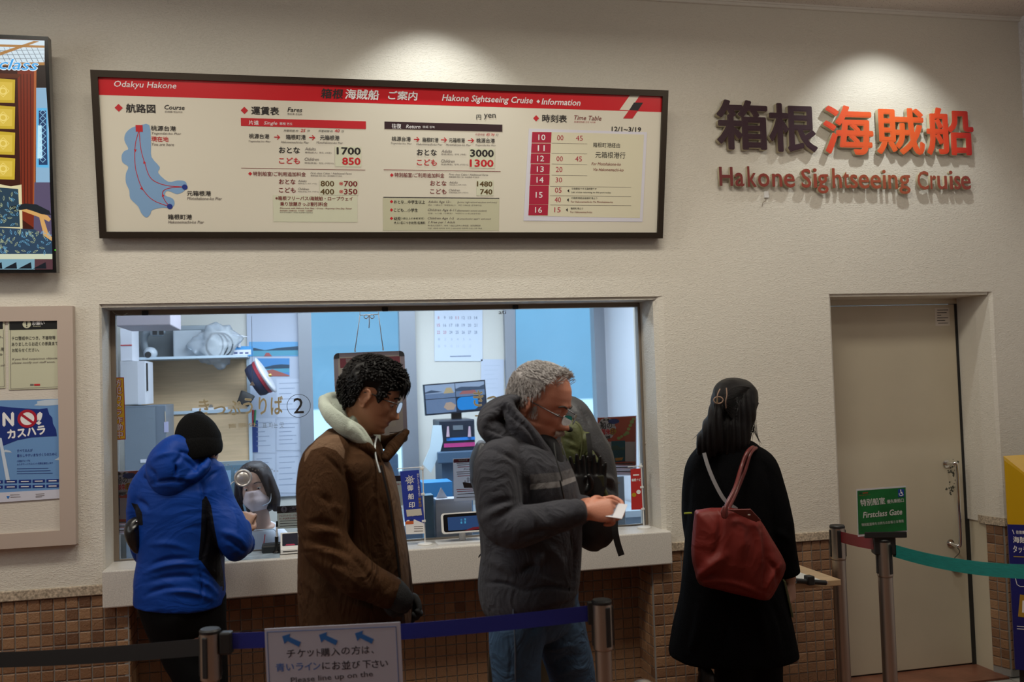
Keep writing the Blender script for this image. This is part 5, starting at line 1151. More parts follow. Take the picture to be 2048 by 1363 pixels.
for k, (a, b) in enumerate(wx):
    w_ = put('window_%d' % (k+2), box(BM(), a-.03, b+.03, OY-.03, OY+.04, WS-.06, WS), M_alg, kind='structure', origin=((a+b)/2, OY, WS))
    lw = 0.075 if k == 0 else .06
    put('post', box(BM(), a-.045, a+lw*.6, OY-.05, OY+.05, WS, WT), M_alg, w_); put('post', box(BM(), b-lw*.7, b+.06, OY-.05, OY+.05, WS, WT), M_alg, w_)
    put('pane', box(BM(), a+.04, b-.04, OY+.01, OY+.016, WS, WT), glassmat('outer_glass', (.92, .97, 1, 1)), w_)
    put('head', box(BM(), a, b, OY-.03, OY+.04, WT-.04, WT), M_alg, w_)
# outside: snowy bright terrace, lake and mountains with haze put into their colours
put('terrace_outside', box(BM(), -14, 22, OY+.12, 16, .0, .15), mat('pale_concrete_terrace', (.82, .86, .88, 1), .8), kind='structure')
bm = BM(); rl = mat('white_railing', (.75, .78, .8, 1), .5)
lk_ = put('lake', box(BM(), -400, 500, 16, 900, -2.2, -2.0), mat('haze_tinted_lake_water', (.80, .88, .90, 1), .9), kind='structure')  # pale haze put into the water colour
xs = np.linspace(-260, 460, 73); bm = BM(); rows = []
mh = lambda x: 62+34*math.sin(x*.013+.7)+15*math.sin(x*.041+2)+5*math.sin(x*.11)
for j, (yy, s) in enumerate(((150, 0), (185, .45), (240, .85), (300, 1.0), (380, .9))):
    rows.append([bm.verts.new((x, yy+8*math.sin(x*.05+j), -2.2+mh(x)*s+(3*math.sin(x*.2+j*2) if 0 < j else 0))) for x in xs])
for j in range(4):
    for i in range(72): bm.faces.new((rows[j][i], rows[j][i+1], rows[j+1][i+1], rows[j+1][i]))
put('mountain', bm, mat('haze_tinted_forest_slope', (.19, .33, .42, 1), .9, var=(.02, .25)), kind='structure', sm=True)  # blue haze put into the slope colour

def item(name, lbl, cat, px, py, Y, **k): return thing(name, at(px, py, Y), lbl, cat, **k)
# tall grey cabinet and white cabinets at the left
g = item('grey_locker', 'tall grey steel locker at the left of the office', 'locker', 286, 1118, 1.7)
a = rb(250, 811, 313, 1118, 1.7)
put('body', box(BM(), a[0], a[1]+.06, 1.7, 2.1, .005, a[3], bev=.004), mat('grey_blue_steel', (.16, .20, .25, 1), .4, .2), g)
put('door', box(BM(), a[0]+.004, a[1], 1.692, 1.699, .06, a[3]-.01), mat('grey_steel_door', (.20, .245, .29, 1), .42, .2), g)
put('label_strip', box(BM(), a[0]+.09, a[0]+.17, 1.690, 1.692, a[3]-.34, a[3]-.32), M_offw, g)
g = item('white_wall_cabinet', 'white cabinet with a dark edge on top of the grey locker', 'cabinet', 262, 809, 1.75)
a = rb(241, 722, 276, 809, 1.75); put('body', box(BM(), a[0], a[1]+.04, 1.75, 2.1, a[2], a[3]), M_offw, g); put('door', box(BM(), a[0]+.002, a[1], 1.744, 1.749, a[2]+.003, a[3]-.003), mat('white_door', (.62, .63, .66, 1), .5), g)
put('black_handle', box(BM(), a[1]+.041, a[1]+.047, 1.80, 1.83, a[2]+.08, a[2]+.25), M_blk, g)
g = item('white_carton', 'white carton with a thin red stripe stacked above the white cabinet', 'box', 253, 722, 1.78)
a = rb(241, 656, 264, 721, 1.78); put('carton', box(BM(), a[0], a[1], 1.78, 2.05, a[2], a[3]), M_offw, g); c = at(252, 690, 1.778); put('red_stripe', box(BM(), a[0], a[1], 1.777, 1.779, c.z-.003, c.z+.003), I_red, g)
a = rb(231, 628, 341, 651, 1.0)
g = put('ceiling_unit', box(BM(), a[0], a[1], 1.0, 1.5, a[2], a[2]+.22, bev=.006), mat('pinkish_grey_casing', (.40, .36, .40, 1), .5), origin=(a[0]+.1, 1.2, a[2])); tag(g, 'pinkish grey casing hanging from above at the top left of the window', 'air conditioner')
put('drop_rod', box(BM(), a[0]+.02, a[0]+.05, 1.2, 1.23, a[2]+.21, 2.62), M_alg, g)
# wooden boards
M_wood = mat('pale_oak_board', (.66, .46, .27, 1), .5, var=(5, .10, (1, 1, 14))); M_wfr = mat('pale_blue_aluminium', (.48, .58, .66, 1), .4)
for k, (x0, y0, x1, y1, lb) in enumerate(((283, 718, 494, 821, 'upper pale oak sliding board in a light aluminium frame'), (325, 826, 498, 924, 'lower pale oak sliding board behind the black hat'))):
    Yk = 2.36 if k == 0 else 2.30; a = rb(x0, y0, x1, y1, Yk)
    g = thing('oak_board', ((a[0]+a[1])/2, Yk, a[2]), lb, 'board')
    put('board', box(BM(), a[0], a[1], Yk, Yk+.03, a[2], a[3]), M_wood, g)
    bm = BM()
    for q in ((a[0]-.02, a[0], a[2]-.02, a[3]+.02), (a[1], a[1]+.02, a[2]-.02, a[3]+.02), (a[0], a[1], a[3], a[3]+.02), (a[0], a[1], a[2]-.022, a[2])): box(bm, q[0], q[1], Yk-.012, Yk+.08 if k == 0 else Yk+.04, q[2], q[3])
    put('frame', bm, M_wfr, g)
    if k == 0: put('top_shelf', box(BM(), a[0]-.02, a[1]+.02, 2.06, 2.44, a[3]-.004, a[3]+.012), M_wfr, g)
    if k == 0: put('knob', cyl(BM(), at(422, 812, Yk), at(422, 812, Yk)+Vector((0, -.012, 0)), .012), M_steel, g); put('rail', box(BM(), a[0]+.32, a[0]+.55, Yk-.02, Yk, a[2]-.0, a[2]+.018), M_offw, g)
g = item('equipment_shelf', 'low blue grey shelf below the oak boards', 'shelf', 440, 1040, 1.9)
a = rb(350, 932, 498, 1100, 1.9)
put('carcass', box(BM(), a[0], a[1], 1.9, 2.25, .01, a[3]), mat('blue_grey_shelf', (.10, .17, .22, 1), .5), g)
for k in range(2): q = rb(432+k*38, 941, 462+k*38, 985, 1.892); put('binder_front', box(BM(), q[0], q[1], 1.89, 1.9, q[2], q[3]), mat('pale_blue_binder', (.22, .34, .48, 1), .5), g)
# bundle on the top: camera arm, white box and a clear bag
M_gb = mat('blurred_grey_plastic', (.26, .30, .33, 1), .45)
g = item('document_camera', 'grey desk lamp-like document camera lying on the oak board frame', 'camera', 315, 716, 2.2)
put('arm', tube(BM(), smoothpts([at(292, 704, 2.2), at(288, 680, 2.18), at(296, 664, 2.16), at(330, 660, 2.15)], 6), .022, 12), M_gb, g, sm=True)
put('head', box(BM(), *rb(300, 655, 325, 671, 2.1)[:2], 2.1, 2.18, *rb(300, 655, 325, 671, 2.1)[2:], bev=.01), M_gb, g)
put('lens_box', lathe(BM(), at(300, 706, 2.08), [(0, .02), (.022, .02), (.03, .01), (.04, 0), (.04, -.06), (0, -.06)]), mat('white_cap', (.5, .55, .6, 1), .4), g, sm=True); put('lens', lathe(BM(), at(296, 709, 2.06), [(0, .01), (.016, .008), (.02, 0)]), M_blk, g)
for x in (305, 318): q = rb(x, 656, x+9, 669, 2.09); put('dark_slot', box(BM(), q[0], q[1], 2.09, 2.1, q[2], q[3]), M_blk, g)
g = item('dark_printer', 'blurred dark grey machine behind the document camera', 'printer', 330, 716, 2.32); a = rb(268, 652, 352, 716, 2.34); put('casing', box(BM(), a[0], a[1], 2.34, 2.44, a[2], a[3], bev=.01), mat('slate_plastic', (.14, .16, .17, 1), .5), g)
g = item('white_machine', 'pale grey box machine beside the clear plastic bag', 'machine', 375, 714, 2.2); a = rb(346, 660, 404, 714, 2.2); put('casing', box(BM(), a[0], a[1], 2.2, 2.4, a[2], a[3], bev=.008), mat('pale_machine', (.42, .46, .50, 1), .4), g)
q = rb(350, 650, 440, 661, 2.22); put('lid', box(BM(), q[0], q[1], 2.22, 2.38, q[2], q[3], bev=.01), M_gb, g)
bm = BM(); ellipsoid(bm, Matrix.Translation(at(428, 690, 2.15)) @ Matrix.Diagonal((.16, .07, .13, 1)), 40, 26)
for v in bm.verts:
    n_ = v.co.copy(); d = v.co-at(428, 690, 2.15); v.co += d*(0.35*noise.noise(n_*9)+.25*noise.noise(n_*23))
g = put('clear_plastic_bag', bm, glassmat('cloudy_polythene', (.86, .9, .94, 1), haze=.30, rough=.2), origin=at(428, 715, 2.15), sm=True); tag(g, 'crumpled clear plastic bag of cables bulging over the oak board', 'bag')
for k in range(3):
    c0_ = at(430+k*5, 690, 2.15); put('cable_loop', tube(BM(), [c0_+Vector((.075*math.cos(t)*(.7+.2*k), -.03+.02*math.sin(3*t), .08*math.sin(t))) for t in np.linspace(0, 6.28, 24)], .005, 6, closed=True), mat('dark_cable', (.05, .06, .07, 1)), g)
# toy airplane
g = item('model_airplane', 'tiny white model airplane on a stand by the pale blue price sign', 'model airplane', 478, 692, 2.2); c = at(480, 672, 2.2)
put('fuselage', loft(BM(), [(c+Vector((-.045, 0, .006)), .004, .004), (c, .008, .008), (c+Vector((.045, 0, -.004)), .003, .003)], n=10), M_offw, g, sm=True)
put('wing', box(BM(), c.x-.012, c.x+.012, c.y-.06, c.y+.04, c.z-.002, c.z+.002), M_offw, g); put('tail_fin', box(BM(), c.x-.045, c.x-.03, c.y-.002, c.y+.002, c.z, c.z+.028), M_offw, g); put('stand', tube(BM(), [c, at(478, 694, 2.2)], [.004, .012], 8), M_offw, g)
# signs and photographs on the wall
obp = Plane((0, OY-.004, 0), (1, 0, 0), (0, 0, 1))
def wallpaper_(name, lbl, cat, x0, y0, x1, y1, m, Y=OY-.004, tilt=0):
    pl = Plane((0, Y, 0), (1, 0, 0), (0, 0, 1)); t = item(name, lbl, cat, (x0+x1)/2, y1, Y)
    put('sheet', plate(pl, [pl.px(x0, y0+tilt), pl.px(x1, y0), pl.px(x1, y1), pl.px(x0, y1+tilt)], -.001, 0), m, t); return t, pl
wh = put('paper_backing_panel', box(BM(), at(497, 800, OY).x, at(604, 800, OY).x, OY-.02, OY-.002, .9, 2.45), mat('pale_blue_white_board', (.50, .55, .66, 1), .5), origin=(at(550, 800, OY).x, OY-.01, .9)); tag(wh, 'white notice panel covered with papers left of the first office window', 'panel')
t, pl = wallpaper_('price_sign', 'small sky blue sign with a white strip above the oak board', 'sign', 462, 692, 506, 712, mat('sky_blue_card', (.06, .30, .62, 1), .5), 2.2)
print_rect('strip', pl, 465, 699, 502, 709, .001, M_offw, t); 
for k in range(3): print_rect('print_line', pl, 468+k*11, 704, 475+k*11, 707, .0016, M_pn, t)
YP = OY-.022
M_sky = mat('photo_sky', (.16, .42, .72, 1), .4); M_lak = mat('photo_lake', (.10, .36, .50, 1), .4); M_hil = mat('photo_hill', (.03, .07, .12, 1), .4)
t, pl = wallpaper_('panorama_photo', 'wide blue lake panorama pinned on the panel, uppermost', 'photo', 498, 683, 596, 712, M_sky, YP)
print_rect('lake', pl, 498, 699, 596, 711, .0008, M_lak, t); pr('hills', pl, [pl.px(*q) for q in ((498, 694), (512, 696), (530, 700), (552, 696), (570, 694), (596, 692), (596, 700), (498, 701))], .0012, M_hil, t)
pr('deck', pl, [pl.px(*q) for q in ((528, 712), (532, 705), (538, 705), (544, 712))], .0016, I_pnk, t)
t, pl = wallpaper_('lake_photo', 'photo of a red deck by a blue lake pinned under the panorama', 'photo', 511, 716, 579, 752, mat('photo_sky_deep', (.08, .28, .60, 1), .4), YP)
print_rect('lake', pl, 511, 733, 579, 745, .0008, M_lak, t); pr('hills', pl, [pl.px(*q) for q in ((511, 733), (530, 734), (545, 730), (562, 728), (579, 729), (579, 736), (511, 738))], .0012, M_hil, t); pr('deck', pl, [pl.px(*q) for q in ((512, 752), (530, 741), (545, 738), (579, 750), (579, 752))], .0016, mat('photo_red', (.40, .12, .10, 1)), t)
for k, (x0, y0, x1, y1) in enumerate(((553, 757, 603, 834), (508, 836, 550, 905), (553, 838, 603, 900), (508, 908, 550, 970), (553, 904, 603, 985))):
    pos = ('under the lake photo at the right', 'beside the navy banner', 'in the middle of the right column', 'low in the left column', 'lowest in the right column')[k]
    t, pl = wallpaper_('pinned_document', 'printed sheet pinned on the white panel, '+pos, 'paper', x0, y0, x1, y1, mat('sheet_blue_white', (.58, .63, .74, 1), .5), YP)
    t['group'] = 'papers on the white panel'
    for j in range(6): yy = y0+8+j*(y1-y0-14)/6; print_rect('print_line', pl, x0+5, yy, x1-6-(j*7) % 16, yy+1.3, .0008, mat('faint_print', (.30, .36, .48, 1)), t)
t, pl = wallpaper_('navy_pennant', 'narrow navy vertical pennant below the sailor cap', 'pennant', 503, 840, 516, 904, mat('navy_cloth', (.02, .06, .26, 1), .6), OY-.0225)
g = item('hanging_pens', 'thin red and green pens hung above the navy pennant', 'pens', 508, 850, OY-.03)
for k, (m, dx) in enumerate(((I_red, 0), (mat('green_plastic', (.05, .3, .12, 1)), 5))): put('pen', tube(BM(), [at(506+dx, 819, OY-.028), at(504+dx, 850, OY-.028)], .006, 8), m, g)
# sailor cap
g = item('sailor_cap', 'navy and white peaked sailor cap with a red band hung on the oak board frame', 'cap', 525, 786, 2.1)
c = at(519, 757, 2.12); ax = Vector((-.78, -.25, .5)).normalized()
ax = Vector((.86, -.10, .48)).normalized()
put('crown', lathe(BM(), c, [(0, -.05), (.10, -.05), (.112, -.02), (.112, .012)], ax, 30), mat('navy_wool', (.012, .02, .06, 1), .8), g, sm=True)
put('red_band', lathe(BM(), c, [(.113, .010), (.116, .012), (.118, .032), (.116, .034)], ax, 30), mat('crimson_band', (.35, .02, .04, 1), .6), g)
put('top', lathe(BM(), c, [(.117, .032), (.130, .042), (.132, .050), (.10, .056), (0, .060)], ax, 30), M_offw, g, sm=True)
put('visor', loft(BM(), [(c-ax*.05+Vector((-.03, -.04, -.07)), .05, .01), (c-ax*.09+Vector((-.03, -.05, -.12)), .04, .006)], n=14, sub=2), M_blk, g, sm=True)
put('badge', ellipsoid(BM(), Matrix.Translation(c+Vector((.07, -.085, .02))) @ Matrix.Diagonal((.012, .006, .012, 1)), 10, 8), mat('brass', (.6, .4, .12, 1), .3, 1.0), g)
g = item('key_tag', 'lilac key tag hanging at the edge of the grey locker', 'tag', 332, 864, 1.72)
put('cord', tube(BM(), [at(330, 822, 1.7), at(331, 844, 1.7)], .003, 6), mat('beige_cord', (.4, .33, .25, 1)), g); q = rb(328, 843, 337, 864, 1.7); put('tag', box(BM(), q[0], q[1], 1.698, 1.704, q[2], q[3], bev=.001), mat('lilac_plastic', (.42, .42, .60, 1), .4), g)
# calendar
t, pl = wallpaper_('wall_calendar', 'white wall calendar with rows of dates between the office windows', 'calendar', 869, 590, 965, 722, mat('calendar_white', (.66, .72, .82, 1), .5), OY-.006)
M_ci = mat('calendar_print', (.22, .27, .38, 1)); M_cr = mat('calendar_red', (.55, .22, .28, 1)); M_cf = mat('calendar_faint', (.5, .56, .66, 1))
dts = [('8 9 10 11 12 13 14'.split(), 635), ('15 16 17 18 19 20 21'.split(), 650), ('22 23 24 25 26 27 28'.split(), 664)]
for rw, y in dts:
    for k, s in enumerate(rw): x = 877+k*12.4; text(pl, s, x-(3 if len(s) > 1 else 1.6), x+(3 if len(s) > 1 else 1.6), y, 6, .001, M_cr if k == 0 or s in ('11', '23') else M_ci, t, .012)
for y, m in ((678, M_cf), (692, M_cf)):
    for k in range(6): text(pl, str(k+1 if y < 680 else k+8), 876+k*12.4, 880+k*12.4, y, 5, .001, m, t, 0)
print_rect('print_line', pl, 900, 711, 942, 713, .001, M_ci, t)
t, pl = wallpaper_('pinned_document', 'blank white sheet pinned right of the wall calendar', 'paper', 962, 718, 1008, 796, mat('sheet_blue_white', (.58, .63, .74, 1), .5), OY-.006)
for j in range(6): print_rect('print_line', pl, 968, 730+j*9, 1000-(j*5) % 11, 731+j*9, .0008, M_cf, t)
# monitor with four camera pictures
MY = 1.9; g = item('security_monitor', 'flat monitor showing four lake camera pictures', 'monitor', 910, 838, MY)
mpl = Plane((0, MY, 0), (1, 0, .045), (0, 0, 1)); a0 = mpl.px(851, 831); a1 = mpl.px(970, 759)
put('casing', plate(mpl, [(a0[0], a0[1]), (a1[0], a0[1]), (a1[0], a1[1]), (a0[0], a1[1])], -.035, 0), mat('monitor_black', (.012, .018, .03, 1), .3), g)
Wd, Hd = a1[0]-a0[0], a1[1]-a0[1]
def mq(u, v): return (a0[0]+Wd*u, a0[1]+Hd*v)
def mr_(n, u0, v0, u1, v1, m, h): return pr(n, mpl, [mq(u0, v0), mq(u1, v0), mq(u1, v1), mq(u0, v1)], h, m, g, t=.0005)
E1 = em('cam_sky', 140, 165, 200); E2 = em('cam_water', 96, 122, 160); E3 = em('cam_blue', 30, 130, 215); E4 = em('cam_hill', 60, 80, 108); E5 = em('cam_dark', 40, 52, 76)
mr_('picture', .02, .52, .50, .96, E1, .001); mr_('picture', .51, .52, .98, .96, E1, .001); mr_('picture', .02, .05, .50, .50, E2, .001); mr_('picture', .51, .05, .98, .50, E5, .001)
mr_('picture_water', .02, .52, .50, .68, E2, .0016); mr_('picture_water', .51, .52, .98, .70, E2, .0016)
pr('picture_hill', mpl, [mq(.02, .74), mq(.12, .80), mq(.3, .72), mq(.02, .70)], .002, E4, g, t=.0004); pr('picture_hill', mpl, [mq(.51, .78), mq(.6, .84), mq(.9, .80), mq(.98, .86), mq(.98, .70), (mq(.51, .70))], .002, E4, g, t=.0004)
pr('blue_shape', mpl, rrect(*[mq(.52, 0)[0], mq(.86, 0)[0], mq(0, .08)[1], mq(0, .50)[1]], .03), .002, E3, g, t=.0004)
pr('ship_picture', mpl, [mq(.30, .22), mq(.36, .12), mq(.46, .12), mq(.50, .26), mq(.42, .38), mq(.34, .36)], .002, em('cam_ship', 165, 150, 140), g, t=.0004)
pr('ship_picture', mpl, [mq(.56, .60), mq(.62, .70), mq(.82, .70), mq(.86, .58)], .0024, em('cam_ship_red', 150, 100, 104), g, t=.0004)
pr('ship_picture', mpl, [mq(.31, .66), mq(.36, .84), mq(.44, .84), mq(.48, .66)], .0024, em('cam_ship_b', 170, 160, 130), g, t=.0004)
put('stand', box(BM(), at(905, 835, MY).x, at(925, 835, MY).x, MY+.03, MY+.06, at(910, 839, MY).z, at(910, 822, MY).z), M_blk, g)
g = item('change_machine', 'black change machine with blue and pink strips below the monitor', 'machine', 915, 920, 1.75)
a = rb(879, 839, 950, 902, 1.75); put('casing', box(BM(), a[0], a[1], 1.75, 2.05, a[2], a[3], bev=.008), mat('navy_black_plastic', (.014, .022, .04, 1), .35), g)
chp = Plane((0, 1.748, 0), (1, 0, 0), (0, 0, 1))
print_rect('digit_window', chp, 906, 850, 926, 859, .001, mat('grey_display', (.14, .17, .2, 1), .2), g); print_rect('blue_strip', chp, 893, 874, 950, 880, .001, mat('strip_blue', (.03, .22, .66, 1), .4), g); print_rect('pink_strip', chp, 888, 885, 950, 893, .001, mat('strip_pink', (.50, .05, .22, 1), .4), g)
for x in (896, 939): put('bottle_label', cyl(BM(), at(x, 873, 1.74), at(x, 852, 1.74), .012, .006, 10), mat('pinkish_white_bottle', (.5, .35, .42, 1), .4), g)
q = rb(876, 902, 955, 925, 1.7); put('stand', box(BM(), q[0]+.03, q[1]-.03, 1.75, 2.05, .78, q[2]), mat('slate_blue_plastic', (.06, .11, .18, 1), .4), g); put('drawer', box(BM(), q[0], q[1], 1.7, 2.1, q[2], q[3], bev=.006), mat('slate_blue_plastic', (.06, .11, .18, 1), .4), g)
bm = BM(); tw = [(866, 850), (883, 850), (886, 882), (880, 905), (862, 945), (846, 928), (860, 895)]
tp_ = Plane((0, 1.745, 0), (1, 0, 0), (0, 0, 1)); g = put('white_cloth', plate(tp_, [tp_.px(*q) for q in tw], -.012, 0, bm), mat('pale_cloth', (.56, .68, .74, 1), .8), origin=at(862, 945, 1.745)); tag(g, 'pale cloth hanging beside the change machine', 'cloth')
# desks and files
g = item('office_desk', 'light blue grey desk along the office windows', 'desk', 780, 1060, 1.6)
put('top', box(BM(), at(600, 960, 1.5).x, OFX1-.02, 1.5, 2.3, .74, .78), mat('desk_laminate', (.50, .58, .64, 1), .5), g)
put('front', box(BM(), at(600, 960, 1.5).x, OFX1-.02, 1.55, 1.58, .01, .74), mat('desk_panel', (.30, .40, .50, 1), .5), g)
g = item('blue_file_box', 'bright blue file box standing on the desk behind the blue banner', 'box', 870, 1000, 1.2); a = rb(846, 964, 905, 1000, 1.3); put('box', box(BM(), a[0], a[1], 1.3, 1.5, .79, a[3]), mat('file_blue', (.04, .24, .55, 1), .5), g)
g = item('file_rack', 'white paper rack behind the customer display', 'rack', 905, 1080, .3); a = rb(872, 996, 945, 1076, .27)
put('rack', box(BM(), a[0], a[1], .27, .36, .862, a[3], bev=.004), mat('white_rack', (.62, .64, .72, 1), .45), g); q = rb(849, 990, 868, 1070, .27); put('side_file', box(BM(), q[0], q[1], .27, .36, .862, q[3]), mat('teal_file', (.10, .22, .32, 1), .5), g)
rp_ = Plane((0, .31, 0), (1, 0, 0), (0, 0, 1)); put('paper', plate(rp_, [rp_.px(*z) for z in ((872, 996), (882, 974), (896, 996))], -.003, 0), M_offw, g)
g = item('grey_printer', 'low grey blue printer on the desk behind the brown jacket', 'printer', 790, 950, 1.65); a = rb(772, 907, 797, 956, 1.65); put('casing', box(BM(), a[0]-.2, a[1], 1.65, 2.0, .79, a[3], bev=.01), mat('slate_blue_plastic', (.06, .11, .18, 1), .4), g)
g = item('steel_bracket_panel', 'upright grey steel door panel behind the right end of the glass', 'panel', 1235, 1040, .34); a = rb(1222, 952, 1250, 1042, .33); put('panel', box(BM(), a[0], a[1], .33, .36, .862, a[3], bev=.004), mat('grey_blue_steel_light', (.30, .36, .42, 1), .4, .4), g)
for z in ((1238, 965), (1240, 1030)): put('screw', cyl(BM(), at(*z, .33), at(*z, .33)+Vector((0, -.003, 0)), .005, n=10), M_steel, g)
put('counter_front_office', box(BM(), OX0-.1, OX1+.25, .28, .35, .02, .80), mat('office_counter_side', (.2, .24, .3, 1), .6), ct2)
# ================================================================== PEOPLE
def skin(name, c): return mat(name, c, 0.5, sss=0.08, bump=(220, 0.10))
M_eye = mat('eye_white', (.62, .58, .55, 1), .2); M_iris = mat('dark_iris', (.02, .012, .01, 1), .1)
def head_frame(pos, yaw, pitch, roll=0.0, s=1.0):
    """pos: world position of the head centre (between the ears); yaw: heading in the image plane, 0 = facing image right, +90 = towards the camera; pitch: looking down (degrees)"""
    R = Vector((RT.x, RT.y, 0)).normalized(); F = Vector((FW.x, FW.y, 0)).normalized(); U = Vector((0, 0, 1))
    y, p = math.radians(yaw), math.radians(pitch)
    fh = R*math.cos(y)-F*math.sin(y); f = fh*math.cos(p)-U*math.sin(p); u = fh*math.sin(p)+U*math.cos(p); x = f.cross(u)
    if roll:
        r = math.radians(roll); x, u = x*math.cos(r)+u*math.sin(r), u*math.cos(r)-x*math.sin(r)
    return Matrix(((x.x*s, f.x*s, u.x*s, pos[0]), (x.y*s, f.y*s, u.y*s, pos[1]), (x.z*s, f.z*s, u.z*s, pos[2]), (0, 0, 0, 1)))
ZT = [.120, .114, .104, .090, .070, .045, .020, .000, -.020, -.040, -.052, -.060, -.068, -.074, -.082, -.092, -.104, -.114, -.122]
YF = [.000, .036, .058, .075, .088, .095, .098, .090, .088, .087, .087, .089, .090, .088, .089, .083, .087, .078, .050]
YB = [-.010, -.045, -.066, -.083, -.096, -.101, -.100, -.097, -.088, -.076, -.068, -.062, -.057, -.052, -.046, -.036, -.022, -.006, .012]
WW = [.002, .034, .049, .061, .071, .077, .078, .076, .074, .071, .069, .067, .064, .062, .059, .053, .043, .032, .018]
def head_shape(bm, M, nose=1.0, jaw=1.0, ears=True, brow=1.0, chin=1.0, cheek=1.0):
    n = 72; m = 84; vr = []
    for j in range(m+1):
        t = j/m; z = ZT[0]+(ZT[-1]-ZT[0])*t
        yf = np.interp(-z, [-q for q in ZT], YF); yb = np.interp(-z, [-q for q in ZT], YB); w_ = np.interp(-z, [-q for q in ZT], WW)
        if z < -.05: w_ *= jaw
        yc = (yf+yb)/2 if z > -.03 else (yf+yb)/2+.0; ring = []
        for k in range(n):
            a = 2*math.pi*k/n; c, s = math.cos(a), math.sin(a)
            e = 2.0 if s < 0 else 2.25
            x = w_*abs(c)**(2/e)*(1 if c > 0 else -1); y = yc+(yf-yc if s > 0 else yc-yb)*abs(s)**(2/e)*(1 if s > 0 else -1)
            if s > 0:
                g = lambda cx, cz, sx, sz: math.exp(-((abs(x)-cx)/sx)**2-((z-cz)/sz)**2)
                fr = min(1, s*1.6)
                # nose
                if -.062 < z < .016:
                    h_ = np.interp(-z, [-.016, -.004, .012, .028, .040, .047, .054, .062], [0, .004, .013, .024, .031, .031, .016, 0])*nose
                    wn = np.interp(-z, [-.016, .0, .025, .042, .062], [.007, .0075, .0095, .0145, .0155])
                    y += h_*math.exp(-(x/wn)**2)*fr
                    y += .007*nose*math.exp(-((abs(x)-.0135)/.006)**2-((z+.046)/.008)**2)
                y -= .013*g(.032, .000, .015, .013)*fr          # sockets
                y += .0055*g(.030, -.002, .012, .008)*fr        # lids
                y += .0045*brow*g(.026, .021, .018, .007)*fr      # brow
                y += .005*cheek*g(.046, -.026, .018, .016)*fr         # cheekbones
                y -= .005*g(.052, -.062, .016, .022)*fr
                y += .0065*math.exp(-(x/.020)**2-((z+.0635)/.0042)**2)*fr   # upper lip
                y += .0075*math.exp(-(x/.017)**2-((z+.0745)/.0048)**2)*fr   # lower lip
                y -= .0035*math.exp(-(x/.024)**2-((z+.069)/.0016)**2)*fr
                y += .004*chin*math.exp(-(x/.018)**2-((z+.105)/.012)**2)*fr
            ring.append(bm.verts.new(M @ Vector((x, y, z))))
        vr.append(ring)
    for j in range(m):
        for k in range(n): bm.faces.new((vr[j][k], vr[j][(k+1) % n], vr[j+1][(k+1) % n], vr[j+1][k]))
    bm.faces.new(vr[0][::-1]); bm.faces.new(vr[-1])
    for s in (-1, 1): ellipsoid(bm, M @ Matrix.Translation((s*.031, .0768, .0010)) @ Matrix.Diagonal((.0140, .0130, .0095, 1)), 16, 12)
    if ears:
        for s in (-1, 1):
            # concha disc and helix
            E = M @ Matrix.Translation((s*.078, -.006, -.012)) @ Matrix.Rotation(s*math.radians(-24), 4, 'Z') @ Matrix.Rotation(math.radians(-10), 4, 'X')
            ellipsoid(bm, E @ Matrix.Diagonal((.0050, .0150, .026, 1)), 16, 12)
            P = [(0, .014, .004), (.004, .013, .020), (.007, .003, .030), (.008, -.010, .027), (.008, -.017, .012), (.007, -.016, -.006), (.004, -.008, -.022), (0, .004, -.030), (0, .010, -.022)]
            tube(bm, smoothpts([E @ Vector((s*a, b, c)) for a, b, c in P], 4), [.0046]*33, 8)
            tube(bm, smoothpts([E @ Vector((s*.004, .002, .018)), E @ Vector((s*.006, -.008, .008)), E @ Vector((s*.005, -.006, -.010)), E @ Vector((s*.003, .006, -.014))], 4), [.0035]*13, 8)
    return bm
def eyes(M, parent, lid=0.5):
    for s in (-1, 1):
        e = put('eye', ellipsoid(BM(), M @ Matrix.Translation((s*.031, .0765, -.0055)) @ Matrix.Diagonal((.0118, .0116, .0090, 1)), 20, 14), M_eye, parent, sm=True)
        put('iris', ellipsoid(BM(), M @ Matrix.Translation((s*.031, .0845, -.0085)) @ Matrix.Diagonal((.0052, .0040, .0052, 1)), 14, 10), M_iris, e, sm=True)
def brows(M, parent, m, th=.0035, dy=0):
    for s in (-1, 1):
        P = smoothpts([M @ Vector((s*a, b+dy, c)) for a, b, c in ((.013, .099, .016), (.024, .0985, .0205), (.036, .093, .022), (.047, .084, .017))], 5)
        put('eyebrow', tube(BM(), P, [th*(0.9-.5*abs(i/len(P)-.35)) for i in range(len(P))], 8), m, parent, sm=True)
